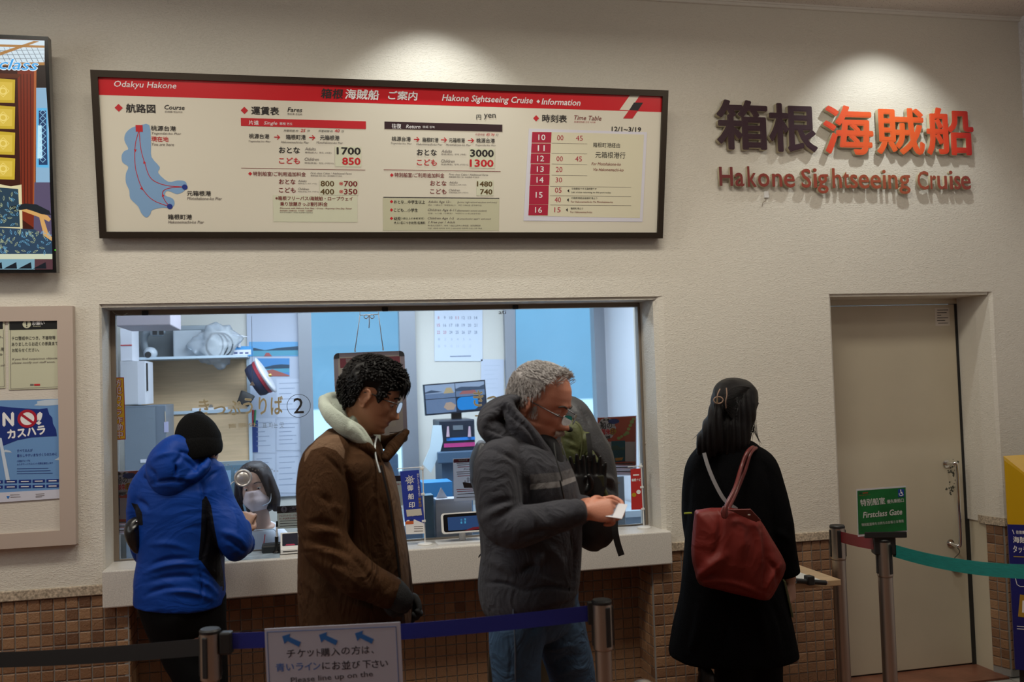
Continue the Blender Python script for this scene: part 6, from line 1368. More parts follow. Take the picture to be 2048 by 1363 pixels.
def spectacles(M, parent, m_frame, m_lens, rim=.0014, w_=.027, h_=.019, drop=-.006, half=False, fw=.112):
    g = put('spectacles', tube(BM(), [M @ Vector((x, fw+.004-abs(x)*.4, drop+.006)) for x in (-.009, -.004, .004, .009)], rim*1.1, 8), m_frame, parent)
    for s in (-1, 1):
        c = Vector((s*.034, fw-.004, drop))
        def Q(a): 
            ca, sa = math.cos(a), math.sin(a)
            x = w_*abs(ca)**.8*(1 if ca > 0 else -1); z = h_*abs(sa)**.8*(1 if sa > 0 else -1)
            return c+Vector((x, -abs(c.x+x-0)*.22+.008-.10*z*0, z))
        pts = [M @ Q(2*math.pi*k/28) for k in range(28)]
        if half: put('rim', tube(BM(), pts[:15], rim, 8), m_frame, g)
        else: put('rim', tube(BM(), pts, rim, 8, closed=True), m_frame, g)
        bm = BM(); vs = [bm.verts.new(p) for p in pts]; f = bm.faces.new(vs); 
        r = bmesh.ops.extrude_face_region(bm, geom=[f]); 
        for v in [q for q in r['geom'] if isinstance(q, bmesh.types.BMVert)]: v.co += (M.to_3x3() @ Vector((0, .0012, 0)))
        put('lens', bm, m_lens, g)
        T = [M @ Vector(q) for q in ((s*.060, fw-.012, drop+.008), (s*.070, fw-.022, drop+.010), (s*.077, .05, .004), (s*.081, .0, .010), (s*.080, -.022, .000), (s*.078, -.032, -.016))]
        put('temple', tube(BM(), smoothpts(T, 5), rim*1.15, 8), m_frame, g, sm=True)
    return g
def hand(bm, W, D, Pn, curl=0.5, s=1.0, thumb=1.0, spread=.012, tcurl=.5, right=True, grip=None):
    """W wrist, D direction to the knuckles, Pn palm normal (the side fingers curl to)"""
    D = Vector(D).normalized(); Pn = Vector(Pn); Pn = (Pn-D*Pn.dot(D)).normalized(); X = D.cross(Pn) if right else Pn.cross(D)   # X towards the little finger side
    X.normalize()
    loft(bm, [(W-D*.02*s, .026*s, .020*s), (W+D*.015*s, .030*s, .019*s), (W+D*.050*s, .040*s, .017*s), (W+D*.084*s, .041*s, .014*s)], n=20, ref=Pn, sub=3)
    for i, (off, L, r) in enumerate(((-.030, .080, .0088), (-.010, .088, .0092), (.011, .082, .0088), (.030, .064, .0078))):
        p = W+D*(.082 if i < 3 else .076)*s+X*off*s; a = 0.0; P = [p-D*.02*s, p]; d = D.copy()
        cu = curl[i] if isinstance(curl, (list, tuple)) else curl
        for k, seg in enumerate((.46, .30, .24)):
            a += cu*(1.0, 1.25, .9)[k]; dd = (D*math.cos(a)+Pn*math.sin(a)+X*off*(1.2-cu)*2.0).normalized(); p = p+dd*L*seg*s; P.append(p)
        R_ = [r*1.05*s, r*1.08*s, r*s, r*.94*s, r*.72*s]
        loft(bm, [(P[q], R_[q], R_[q]) for q in range(5)], n=12, ref=X, sub=3)
    p = W+D*.020*s-X*.022*s; T = [p, p+(D*.6-X*.75+Pn*.45).normalized()*.036*s*thumb]
    d2 = (D*.85-X*(.35-.6*tcurl)+Pn*(.30+.6*tcurl)).normalized(); T.append(T[-1]+d2*.032*s); d3 = (D*.8+X*.5*tcurl+Pn*(.15+.6*tcurl)).normalized(); T.append(T[-1]+d3*.026*s)
    loft(bm, [(T[0], .014*s, .014*s), (T[1], .0125*s, .0125*s), (T[2], .0105*s, .0105*s), (T[3], .0085*s, .0080*s)], n=12, ref=X, sub=3)
    return bm
def glove(W, D, Pn, parent, m, infl=.0045, **k):
    bm = BM(); hand(bm, W, D, Pn, **k); me = fuse(bm, .004, 2); P = coords(me); setco(me, P+normals(me).astype(float)*infl); return put('glove', me, m, parent)
def limb(bm, pts, n=20, ref=None, sub=4): return loft(bm, [(Vector(p), a, a if len(q) < 2 else q[1]) for p, *q in pts for a in [q[0]]], n=n, ref=ref, sub=sub)
def G(z0):
    """garment helper: pixel ring at depth z0+dz: (x, y, half width px, dz, half depth m)"""
    def f(rows): return [(atz(x, y, z0+dz), hw*(z0+dz)/FPX, hd) for x, y, hw, dz, hd in rows]
    return f
def px2m(p, z): return p*z/FPX
def floor_py(x, z): """pixel row of the floor at depth z""" ; d = ray(x, 1500); return None
def foot(name, A, heading, parent, m, L=.27, s=1.0):
    """shoe under ankle point A (world, z ignored)"""
    h = Vector(heading); h.z = 0; h.normalize(); a = Vector((A[0], A[1], 0)); sd = Vector((-h.y, h.x, 0)); bm = BM()
    loft(bm, [(a-h*.075+Vector((0, 0, .045)), .030*s, .044), (a-h*.03+Vector((0, 0, .052)), .037*s, .050), (a+h*.05+Vector((0, 0, .044)), .042*s, .042), (a+h*.12+Vector((0, 0, .034)), .046*s, .032), (a+h*(L-.09)+Vector((0, 0, .026)), .036*s, .024)], n=20, ref=(0, 0, 1), sub=4)
    loft(bm, [(a-h*.01+Vector((0, 0, .05)), .040, .045), (a-h*.01+Vector((0, 0, .13)), .042, .048)], n=18, ref=h, sub=2)
    for v in bm.verts: v.co.z = max(v.co.z, .002)
    return put(name, smooth(fuse(bm, .008, 3)), m, parent)
def tuft(bm, P, r0, r1=0.0004, n=5):
    rr_ = [r0*(1-i/(len(P)-1))**.6+r1 for i in range(len(P))]; rr_[0] = r0*.7
    return tube(bm, P, rr_, n)
Fh = Vector((FW.x, FW.y, 0)).normalized(); Rh = Vector((RT.x, RT.y, 0)).normalized(); UZ = Vector((0, 0, 1))
def gnd(x, z, y=1363):
    """floor point under pixel column x at depth z"""
    p = atz(x, y, z); return Vector((p.x, p.y, 0))
def legs_body(bm, hipL, hipR, footL, footR, r=.075):
    for h, f in ((hipL, footL), (hipR, footR)):
        k = h.lerp(f, .5)+Vector((0, 0, .02)); a = Vector((f.x, f.y, .09))
        loft(bm, [(h+Vector((0, 0, .05)), r, r), (h.lerp(k, .4), r*.95, r*.95), (k, r*.66, r*.66), (k.lerp(a, .35), r*.68, r*.68), (a, r*.42, r*.42)], n=16, ref=Fh, sub=3)
        loft(bm, [(a+Vector((0, 0, .0)), .035, .035), (Vector((a.x, a.y, .035)), .036, .032)], n=12, ref=Fh, sub=2)

# ---------------------------------------------------------------- man in the brown jacket
Z = 3.36; g_ = G(Z)
Hm = head_frame(atz(740, 790, Z), -4, 21, 0, 1.02)
f0 = gnd(690, Z+.12, 1700); f1 = gnd(735, Z-.10, 1700)
man = None
M_sk1 = skin('olive_skin', (.55, .26, .15, 1)); M_lip = mat('lips', (.33, .12, .10, 1), .4)
bm = BM(); head_shape(bm, Hm, nose=1.12, jaw=.98)
neck_top = Hm @ Vector((0, -.022, -.055)); nb_ = atz(706, 905, Z)
loft(bm, [(neck_top+Vector((0, 0, .03)), .050, .054), (neck_top.lerp(nb_, .5), .058, .060), (nb_, .066, .075)], n=24)
loft(bm, g_([(700, 888, 44, 0, .12), (700, 930, 58, 0, .18), (700, 1000, 62, 0, .17), (702, 1080, 60, 0, .15), (706, 1150, 60, 0, .15), (708, 1240, 62, 0, .16), (708, 1300, 56, 0, .15)]), n=28, sub=4)
hL = atz(708, 1280, Z+.09); hR = atz(712, 1280, Z-.09); legs_body(bm, hL, hR, f0, f1)
sh = atz(650, 945, Z-.19); el = atz(644, 1085, Z-.26); wr = atz(768, 1180, Z-.24)
limb(bm, [(sh, .055), (sh.lerp(el, .5), .05), (el, .042), (el.lerp(wr, .5), .04), (wr, .028)])
sh2 = atz(706, 940, Z+.20); el2 = atz(720, 1085, Z+.27); wr2 = atz(800, 1190, Z+.2)
limb(bm, [(sh2, .055), (sh2.lerp(el2, .5), .05), (el2, .042), (el2.lerp(wr2, .5), .04), (wr2, .028)])
hand(bm, wr, (.62*Rh-.78*UZ), Fh-UZ*.2, curl=.8, right=False, s=.86); hand(bm, wr2, (.55*Rh-.8*UZ), -Fh, curl=.8, s=.86)
body = fuse(bm, .0036, 3, .5)
me = body; me.materials.append(M_sk1); me.materials.append(M_lip)
def lips_of(me, M, idx=1):
    P = coords(me); Mi = np.array(M.inverted()); q = P@Mi[:3, :3].T+Mi[:3, 3]
    on = (np.abs(q[:, 0]) < .021*(1-((q[:, 2]+.069)/.013)**2).clip(0, 1)) & (q[:, 2] < -.0585) & (q[:, 2] > -.080) & (q[:, 1] > .07)
    for p in me.polygons:
        if on[p.vertices[0]]: p.material_index = idx
lips_of(me, Hm)
man = put('person', me, None, origin=f0.lerp(f1, .5)); tag(man, 'dark-haired person in spectacles and a brown suede jacket looking down in the queue', 'person')
M_bh = mat('black_hair', (.005, .004, .004, 1), .45, spec=.22)
eyes(Hm, man); brows(Hm, man, M_bh, .0042)
M_gun = mat('gunmetal_frame', (.10, .11, .12, 1), .3, .8); M_lens = glassmat('spectacle_lens', (.93, .95, .97, 1))
spectacles(Hm, man, M_gun, M_lens, rim=.0017)
def scalp(M, keep, off, ndisp, nscale, vox=.004):
    """hair volume: the skull pushed outwards where keep(local point) > 0"""
    bm = BM(); head_shape(bm, Matrix.Identity(4), ears=False, nose=0)
    for v in bm.verts:
        k = keep(v.co); n_ = Vector((v.co.x*1.1, (v.co.y+.005), max(v.co.z+.01, -.03)*1.0)).normalized()
        if k > 0: v.co += n_*(off*min(1, k)+ndisp*min(1, k)*noise.noise(v.co*nscale))
        else: v.co -= n_*.012
    for v in bm.verts: v.co = M @ v.co
    return bm
def keep1(p):   # full thick hair, fringe at front, short behind the ears
    x, y, z = p; hl = np.interp(y, [-.10, -.06, -.036, -.022, .018, .028, .044, .058, .085, .12], [-.072, -.070, -.050, .026, .034, -.008, -.014, .036, .046, .050])
    return (z-hl)/.018+.2
hb = scalp(Hm, keep1, .016, .006, 60)
rr = random.Random(5)
def hairs(bm, M, count, region, length, r, curl, droop, seed=1, seg=5, lift=.012):
    R = random.Random(seed); n = 0
    while n < count:
        a = R.uniform(0, 2*math.pi); zz = R.uniform(-.08, .12)
        yf = np.interp(-zz, [-q for q in ZT], YF); yb = np.interp(-zz, [-q for q in ZT], YB); w_ = np.interp(-zz, [-q for q in ZT], WW); yc = (yf+yb)/2
        p = Vector((w_*math.cos(a), yc+(yf-yb)/2*math.sin(a), zz))
        k = region(p)
        if k <= 0 or R.random() > .35+.65*min(1, k): continue
        nrm = Vector((p.x*1.2, p.y+.005, p.z+.015)).normalized(); tan = Vector((R.gauss(0, 1), R.gauss(0, 1), R.gauss(0, 1))); tan = (tan-nrm*tan.dot(nrm)).normalized()
        if droop: tan = (tan*.35+droop(p)).normalized()
        sgn = R.choice((-1, 1)); q = p+nrm*lift; P = []; th = R.uniform(0, 6.28); L = length*R.uniform(.7, 1.25); b = nrm.cross(tan)
        for i in range(seg):
            t = i/(seg-1); ang = th*0+sgn*curl*t*3.0
            q2 = q+tan*L*t*math.cos(ang*.5)+b*L*.5*math.sin(ang)*.6+nrm*(.011*math.sin(t*math.pi)+.0*t); P.append(M @ q2)
        tuft(bm, P, r*R.uniform(.7, 1.2)); n += 1
    return bm
def comb1(p): return Vector((0, .55 if p.z > .03 else .15, -.35 if p.z < .08 else .0))
me = fuse(hb, .0045, 3); hair = put('hair', me, M_bh, man)
bm = hairs(BM(), Hm, 1700, lambda p: keep1(p)-.75, .026, .0027, .8, comb1, 3, 6, .012)
# curls falling over the forehead
R = random.Random(8)
for k in range(110):
    x = R.uniform(-.062, .062); p = Vector((x, .086-abs(x)*.25+R.uniform(-.01, .006), .072+R.uniform(-.01, .012))); L = R.uniform(.028, .046)
    P = [Hm @ (p+Vector((math.sin(t*4+k)*.006, .018*math.sin(t*2.4)+.016*t, .012*math.sin(t*3.1)-L*t*t))) for t in (0, .2, .4, .6, .8, 1.0)]
    tuft(bm, P, .0034)
put('hair_curls', bm, M_bh, hair, sm=True, kind='stuff')
for s in (-1,):
    pass
# brown jacket
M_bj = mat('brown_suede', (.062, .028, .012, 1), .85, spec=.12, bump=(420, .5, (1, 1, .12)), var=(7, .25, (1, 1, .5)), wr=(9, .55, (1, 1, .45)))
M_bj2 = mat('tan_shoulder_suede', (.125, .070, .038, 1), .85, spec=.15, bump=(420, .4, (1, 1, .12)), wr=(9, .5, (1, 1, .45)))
bm = BM()
loft(bm, g_([(706, 868, 50, .0, .10), (702, 886, 62, 0, .15), (697, 910, 76, 0, .215), (695, 945, 88, 0, .225), (700, 1000, 97, 0, .215), (704, 1063, 102, 0, .21), (709, 1120, 107, 0, .215), (712, 1180, 110, 0, .22), (713, 1225, 109, 0, .225), (711, 1250, 105, 0, .225), (711, 1262, 100, 0, .22)]), n=44, sub=5, e=2.3, cap=.06)
shp = [(668, 900, 34, -.13, .07), (650, 925, 48, -.175, .085), (642, 975, 50, -.22, .085), (643, 1030, 48, -.245, .082), (647, 1078, 47, -.26, .080), (672, 1118, 44, -.275, .075), (715, 1150, 41, -.27, .070), (755, 1172, 36, -.255, .062), (783, 1186, 31, -.245, .055)]
loft(bm, g_(shp), n=32, sub=5)
loft(bm, g_([(700, 905, 40, .13, .07), (702, 940, 48, .19, .08), (708, 1030, 48, .25, .08), (716, 1085, 46, .27, .08), (750, 1140, 42, .25, .07), (797, 1182, 32, .22, .055)]), n=24, sub=4)
me = fuse(bm, .0055, 3)
sculpt(me, folds=[(610, 1080, 700, 1108, 7, -.010), (616, 1096, 690, 1122, 6, .008), (625, 1060, 690, 1075, 8, .007), (615, 1045, 672, 1052, 7, -.008), (700, 1110, 740, 1165, 7, -.008), (650, 1128, 720, 1178, 8, .007), (735, 1130, 760, 1185, 6, .006), (655, 1005, 690, 1035, 8, .006), (640, 990, 665, 1015, 7, -.006),
                  (692, 935, 697, 1085, 5, -.020), (640, 905, 690, 960, 4, -.006), (622, 1130, 680, 1195, 9, -.007), (612, 1160, 660, 1230, 8, .006), (765, 1000, 775, 1100, 6, -.007), (780, 1060, 792, 1150, 6, .006), (700, 1188, 760, 1225, 8, -.006), (690, 1210, 790, 1235, 9, .006), (604, 1105, 690, 1108, 3, -.004)], n_amp=.0055, n_scale=(7, 7, 3.5), fine=.0005)
P = coords(me); x_, y_, z_ = projn(P)
def inpoly(x, y, L):
    r = np.zeros(len(x), bool)
    for i in range(len(L)):
        x0, y0 = L[i-1]; x1, y1 = L[i]
        c = ((y0 > y) != (y1 > y)) & (x < (x1-x0)*(y-y0)/(y1-y0+1e-9)+x0); r ^= c
    return r
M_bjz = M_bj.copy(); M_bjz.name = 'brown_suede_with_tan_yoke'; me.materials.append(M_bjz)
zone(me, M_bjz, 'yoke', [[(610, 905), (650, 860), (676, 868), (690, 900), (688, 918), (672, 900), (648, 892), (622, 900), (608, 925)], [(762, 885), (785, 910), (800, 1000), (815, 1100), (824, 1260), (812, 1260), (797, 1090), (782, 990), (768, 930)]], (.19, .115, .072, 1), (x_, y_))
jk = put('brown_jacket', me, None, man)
# collar of the jacket, pale hood and zip
cl = BM(); pts = [(676, 842, .06), (690, 862, -.07), (716, 884, -.12), (738, 900, -.12), (752, 925, -.09)]
loft(cl, [(atz(x, y, Z+dz), px2m(13, Z), .012) for x, y, dz in pts], n=14, ref=FW, sub=4)
loft(cl, [(atz(x, y, Z+dz), px2m(w_, Z), d) for x, y, dz, w_, d in [(735, 872, .12, 12, .02), (770, 884, .11, 15, .018), (795, 874, .08, 11, .014), (814, 862, .04, 6, .010)]], n=16, ref=FW, sub=4)
loft(cl, [(atz(x, y, Z+dz), px2m(w_, Z), d) for x, y, dz, w_, d in [(815, 862, .04, 6, .010), (800, 878, .01, 11, .013), (784, 896, -.03, 13, .015), (770, 918, -.06, 9, .014)]], n=16, ref=FW, sub=4)
c_ = put('collar', fuse(cl, .005, 3), M_bj, jk)
put('lining', fuse(loft(BM(), [(atz(x, y, Z+dz), px2m(7, Z), .012) for x, y, dz in [(812, 862, .07), (796, 876, .03), (778, 894, -.01), (770, 915, -.03)]], n=12, sub=4), .004, 2), mat('black_lining', (.012, .010, .010, 1), .6), jk)
put('zip', tube(BM(), smoothpts([atz(754, 872, Z-.06), atz(750, 890, Z-.10), atz(752, 915, Z-.13), atz(760, 945, Z-.16)], 5), .0035, 6), mat('silver_zip', (.4, .42, .42, 1), .35, .7), jk)
put('front_edge', tube(BM(), smoothpts([atz(762, 930, Z-.165), atz(778, 1000, Z-.17), atz(790, 1080, Z-.165), atz(800, 1160, Z-.16), atz(806, 1240, Z-.15)], 5), .004, 6), mat('black_lining', (.012, .010, .010, 1), .6), jk)
cf = put('knitted_cuff', fuse(loft(BM(), g_([(778, 1178, 30, -.245, .054), (795, 1192, 28, -.24, .052), (808, 1204, 24, -.235, .046)]), n=24, sub=3), .005, 2), mat('black_rib_knit', (.010, .010, .011, 1), .85, bump=(300, .5)), jk)
M_gl = mat('black_glove_knit', (.008, .008, .009, 1), .85)
glove(wr, (.62*Rh-.78*UZ), Fh-UZ*.2, man, M_gl, curl=.8, right=False, s=.86); glove(wr2, (.55*Rh-.8*UZ), -Fh, man, M_gl, curl=.8, s=.86)
# hood of the pale green sweatshirt
M_mint = mat('pale_mint_fleece', (.50, .56, .48, 1), .85, sheen=.3, bump=(260, .3))
hd = BM()
ringp = [(648, 800, -.02), (655, 822, -.10), (684, 848, -.125), (712, 866, -.12), (730, 884, -.11), (742, 898, -.08)]
loft(hd, [(atz(x, y, Z+dz), px2m(w_, Z), .022) for (x, y, dz), w_ in zip(ringp, (11, 14, 17, 17, 13, 5))], n=16, sub=5)
loft(hd, [(atz(x, y, Z+dz), px2m(w_, Z), .030) for (x, y, dz), w_ in zip([(652, 800, -.02), (668, 795, .04), (694, 793, .05), (712, 800, .07)], (12, 12, 9, 6))], n=16, sub=5)
loft(hd, [(atz(x, y, Z+dz), px2m(w_, Z), .05) for (x, y, dz), w_ in zip([(666, 808, 0), (684, 826, -.02), (702, 850, -.03), (722, 880, -.04)], (14, 22, 24, 16))], n=18, sub=4)
loft(hd, [(atz(x, y, Z+dz), px2m(10, Z), .02) for x, y, dz in [(700, 800, .08), (745, 850, .12), (752, 890, .06)]], n=14, sub=4)
me = fuse(hd, .0045, 3); sculpt(me, folds=[(688, 800, 700, 845, 5, -.010), (655, 806, 690, 838, 5, .006), (700, 835, 735, 880, 5, -.005)], n_amp=.003, n_scale=(16, 16, 16)); put('sweatshirt_hood', me, M_mint, man)
# trousers and shoes
def trousers(name, m, rings, parent, vox=.008, folds=(), amp=.004):
    bm = BM()
    for r in rings: loft(bm, r, n=26, sub=4)
    me = fuse(bm, vox, 3); sculpt(me, folds=folds, n_amp=amp, n_scale=(6, 6, 9)); return put(name, me, m, parent)
def leg_rings(h, f, r0=.105, r1=.075, r2=.062):
    k = h.lerp(f, .5)+Rh*.0; a = Vector((f.x, f.y, .07)); return [(h+UZ*.08, r0, r0), (h.lerp(k, .5), r0*.92, r0*.95), (k, r1, r1*1.05), (k.lerp(a, .5), r1*.88, r1*.9), (a, r2, r2)]
trousers('trousers', mat('charcoal_trousers', (.02, .02, .024, 1), .8), [[(atz(708, 1215, Z), .14, .17), (atz(708, 1290, Z), .145, .175), (atz(708, 1330, Z), .10, .14)], leg_rings(hL, f0), leg_rings(hR, f1)], man)
for q in (f0, f1): foot('shoe', q, Rh, man, mat('dark_shoe_leather', (.015, .013, .012, 1), .4))

# ---------------------------------------------------------------- grey-haired man
Z = 3.26; g_ = G(Z)
Hg = head_frame(atz(1077, 806, Z-.0), 24, 20, 0, 1.08)
f0 = gnd(1040, Z-.08, 1790); f1 = gnd(1165, Z+.15, 1745)
bm = BM(); head_shape(bm, Hg, nose=1.15, jaw=1.08, cheek=1.2)
neck_top = Hg @ Vector((0, -.025, -.06)); nb_ = atz(1046, 905, Z)
loft(bm, [(neck_top+Vector((0, 0, .03)), .056, .058), (neck_top.lerp(nb_, .5), .064, .066), (nb_, .070, .08)], n=24)
loft(bm, [(Hg @ Vector((0, .050, -.108)), .030, .030), (Hg @ Vector((0, .010, -.125)), .045, .045), (nb_, .06, .06)], n=18, sub=3)
loft(bm, g_([(1040, 900, 46, 0, .13), (1045, 950, 64, 0, .18), (1052, 1040, 78, 0, .17), (1055, 1120, 84, 0, .17), (1055, 1190, 80, 0, .16), (1055, 1240, 74, 0, .15)]), n=28, sub=4)
rR = [(1042, 1180, 58, -.07, .11), (1038, 1240, 60, -.09, .12), (1032, 1300, 54, -.10, .105), (1034, 1360, 48, -.10, .095), (1040, 1480, 40, -.09, .080), (1040, 1640, 34, -.08, .07), (1040, 1790, 32, -.08, .065)]
rL = [(1096, 1180, 55, .07, .11), (1112, 1240, 54, .08, .12), (1132, 1300, 50, .10, .105), (1146, 1360, 45, .12, .095), (1160, 1480, 38, .14, .080), (1165, 1620, 33, .15, .07), (1165, 1745, 31, .15, .065)]
for r_ in (rR, rL): loft(bm, g_([(a, b, c*.6, d, e_*.6) for a, b, c, d, e_ in r_]), n=16, sub=3)
sh = atz(1000, 945, Z-.2); el = atz(1020, 1062, Z-.27); wr = atz(1168, 1022, Z-.30)
limb(bm, [(sh, .058), (sh.lerp(el, .5), .052), (el, .045), (el.lerp(wr, .5), .042), (wr, .029)])
sh2 = atz(1060, 935, Z+.19); el2 = atz(1090, 1040, Z+.22); wr2 = atz(1180, 1012, Z-.14)
limb(bm, [(sh2, .058), (sh2.lerp(el2, .5), .052), (el2, .045), (el2.lerp(wr2, .5), .042), (wr2, .029)])
hand(bm, wr, (Rh*1.0+UZ*.02), -UZ*.55+Fh*.8, curl=[.75, .9, 1.0, 1.05], right=False, s=.98, thumb=1.1, tcurl=.55)
hand(bm, wr2, (Rh*.9+UZ*.1), -UZ*.6-Fh*.6, curl=.8, right=True, s=.92, tcurl=.6)
me = fuse(bm, .0036, 3); me.materials.append(skin('ruddy_skin', (.58, .235, .15, 1))); me.materials.append(mat('lips_pale', (.36, .14, .11, 1), .45)); lips_of(me, Hg)
old = put('person', me, None, origin=f0.lerp(f1, .5)); tag(old, 'grey-haired person with moustache and spectacles in a grey fleece hoodie reading a slip of paper', 'person')
eyes(Hg, old); brows(Hg, old, mat('dark_brow', (.035, .025, .02, 1), .6), .0040)
spectacles(Hg, old, mat('thin_metal_frame', (.12, .12, .13, 1), .25, .9), M_lens, rim=.0016, w_=.027, h_=.0165, drop=-.014, half=True, fw=.120)
M_gh = mat('silver_hair', (.46, .43, .42, 1), .6, spec=.3)
def keep2(p):   # receding short hair
    x, y, z = p; hl = np.interp(y, [-.11, -.05, -.02, .005, .025, .040, .055, .07], [-.060, -.058, -.010, .018, .045, .090, .118, .2])
    return (z-hl)/.016+.1
me = fuse(scalp(Hg, keep2, .0055, .002, 50), .004, 2); hair = put('hair', me, M_gh, old)
def comb2(p): return Vector((0, .25, -.9)) * 2.2 if p.z < .07 else Vector((0, 1.6, -.1))
put('hair_strands', hairs(BM(), Hg, 3000, keep2, .020, .0009, .06, comb2, 4, 4, .0055), M_gh, hair, kind='stuff')
bm = hairs(BM(), Hg, 130, lambda p: 1 if (.030 < p.y < .060 and p.z > .07 and abs(p.x) < .05) else -1, .022, .0009, .3, lambda p: Vector((0, .8, .5)), 6, 4, .004)
put('front_wisps', bm, M_gh, hair, kind='stuff')
M_mo = mat('white_moustache', (.44, .37, .33, 1), .7); bm = BM(); R = random.Random(2)
for k in range(190):
    x = R.uniform(-.027, .028); b = Vector((x, .1035-abs(x)*.45+.004*(1-abs(x)/.03), -.0565+R.uniform(-.002, .002)-abs(x)*.12)); d = Vector((x*.35, .002, -.012-abs(x)*.12))
    tuft(bm, [Hg @ b, Hg @ (b+d*.5+Vector((0, .003, 0))), Hg @ (b+d)], .0012)
put('moustache', bm, M_mo, old, kind='stuff')
bm = BM()
for k in range(160):
    a = R.uniform(-1, 1); b = Vector((R.gauss(0, .014), .094+R.uniform(-.008, .004), -.100+R.uniform(-.012, .012))); tuft(bm, [Hg @ b, Hg @ (b+Vector((0, .004, -.004)))], .0008, n=4)
for s in (-1, 1):
    for k in range(130):
        b = Vector((s*(.0745+R.uniform(-.001, .002)), .022+R.gauss(0, .006), -.012+R.uniform(-.022, .016))); tuft(bm, [Hg @ b, Hg @ (b+Vector((s*.002, .001, -.006)))], .0009, n=4)
put('stubble', bm, M_gh, old, kind='stuff')
# grey fleece hoodie
M_fl = mat('charcoal_fleece', (.050, .050, .060, 1), .95, spec=.12, sheen=.06, bump=(330, .35), var=(9, .16), wr=(8, .5, (1, 1, .8)))
bm = BM()
loft(bm, g_([(1050, 868, 44, .02, .10), (1044, 892, 66, .01, .16), (1040, 925, 86, 0, .215), (1049, 960, 99, 0, .225), (1057, 1000, 103, 0, .22), (1062, 1060, 102, 0, .215), (1062, 1110, 100, 0, .21), (1058, 1150, 101, 0, .215), (1056, 1178, 99, 0, .215), (1060, 1196, 94, 0, .205), (1062, 1208, 92, 0, .20)]), n=44, sub=5, e=2.3, cap=.06)
loft(bm, g_([(1010, 905, 34, -.12, .07), (995, 932, 47, -.18, .085), (996, 985, 47, -.22, .085), (1002, 1030, 46, -.25, .083), (1022, 1052, 45, -.275, .080), (1066, 1046, 37, -.29, .072), (1110, 1034, 31, -.298, .062), (1136, 1028, 29, -.30, .056)]), n=32, sub=5)
loft(bm, g_([(1136, 1028, 25, -.30, .050), (1150, 1024, 25, -.30, .050), (1161, 1022, 23, -.30, .044)]), n=28, sub=3)
loft(bm, g_([(1056, 905, 38, .12, .07), (1060, 940, 46, .18, .08), (1080, 1010, 44, .22, .08), (1100, 1040, 40, .16, .07), (1150, 1022, 30, -.04, .055), (1166, 1016, 24, -.10, .046)]), n=24, sub=4)
me = fuse(bm, .0055, 3)
sculpt(me, folds=[(960, 1020, 1030, 1000, 7, -.007), (962, 1040, 1040, 1012, 8, .007), (1000, 1030, 1052, 1010, 6, -.007), (1040, 1075, 1130, 1062, 6, -.006), (1050, 1010, 1075, 1050, 6, .007), (1080, 1008, 1098, 1046, 6, -.006), (1056, 960, 1062, 1015, 6, -.010), (990, 900, 1040, 930, 5, -.005),
                  (1040, 1145, 1078, 1130, 6, -.012), (1078, 1132, 1086, 1105, 6, .010), (1062, 1150, 1110, 1168, 7, .006), (975, 1120, 1030, 1150, 10, .007), (968, 1165, 1050, 1182, 4, -.008), (1050, 1182, 1150, 1180, 4, -.008), (985, 1085, 1020, 1120, 9, -.006), (1090, 1090, 1130, 1140, 9, .005), (1140, 1060, 1142, 1180, 4, -.010)], n_amp=.0045, n_scale=(7, 7, 5), fine=.0004)
M_flz = M_fl.copy(); M_flz.name = 'charcoal_fleece_with_bands'; me.materials.append(M_flz)
x_, y_, z_ = projn(coords(me)); y_ = np.where(z_ < Z+.1, y_, -999)
zone(me, M_flz, 'mid_band', [[(1060, 948), (1118, 944), (1150, 934), (1150, 952), (1118, 962), (1060, 968)]], (.105, .10, .105, 1), (x_, y_))
zone(me, M_flz, 'pale_band', [[(1060, 968), (1118, 962), (1150, 952), (1152, 961), (1118, 974), (1060, 979)]], (.27, .26, .26, 1), (x_, y_))
ho = put('fleece_hoodie', me, None, old)
hd = BM()
loft(hd, [(atz(x, y, Z+dz), px2m(w_, Z), dd) for x, y, w_, dz, dd in [(1034, 800, 12, .05, .04), (1008, 806, 16, .0, .10), (985, 828, 24, -.01, .13), (982, 852, 26, -.02, .14), (1006, 872, 28, -.03, .15), (1036, 890, 24, -.03, .15)]], n=28, sub=5)
loft(hd, [(atz(x, y, Z+dz), px2m(w_, Z), dd) for x, y, w_, dz, dd in [(1016, 812, 12, -.09, .03), (1030, 840, 18, -.12, .035), (1056, 872, 20, -.125, .035), (1080, 900, 17, -.12, .03), (1098, 925, 10, -.10, .02)]], n=20, sub=5)
loft(hd, [(atz(x, y, Z+dz), px2m(w_, Z), dd) for x, y, w_, dz, dd in [(1040, 812, 10, .10, .03), (1080, 870, 14, .13, .03), (1108, 900, 12, .08, .03), (1112, 930, 8, .0, .02)]], n=18, sub=4)
me = fuse(hd, .005, 3); sculpt(me, folds=[(1000, 812, 1040, 850, 5, -.008), (976, 835, 1010, 850, 7, .006), (972, 858, 1030, 880, 6, -.010), (1034, 838, 1076, 892, 4, -.006), (1010, 803, 1030, 830, 5, .006)], n_amp=.004, n_scale=(9, 9, 9), fine=.0004); put('hood', me, M_fl, ho)
put('inner_collar', fuse(loft(BM(), [(atz(x, y, Z+dz), px2m(w_, Z), dd) for x, y, w_, dz, dd in [(1080, 868, 14, -.02, .05), (1100, 888, 16, -.03, .06), (1112, 912, 14, -.06, .05), (1122, 945, 8, -.10, .03)]], n=20, sub=4), .0045, 3), mat('black_fleece_lining', (.008, .008, .010, 1), .9), ho)
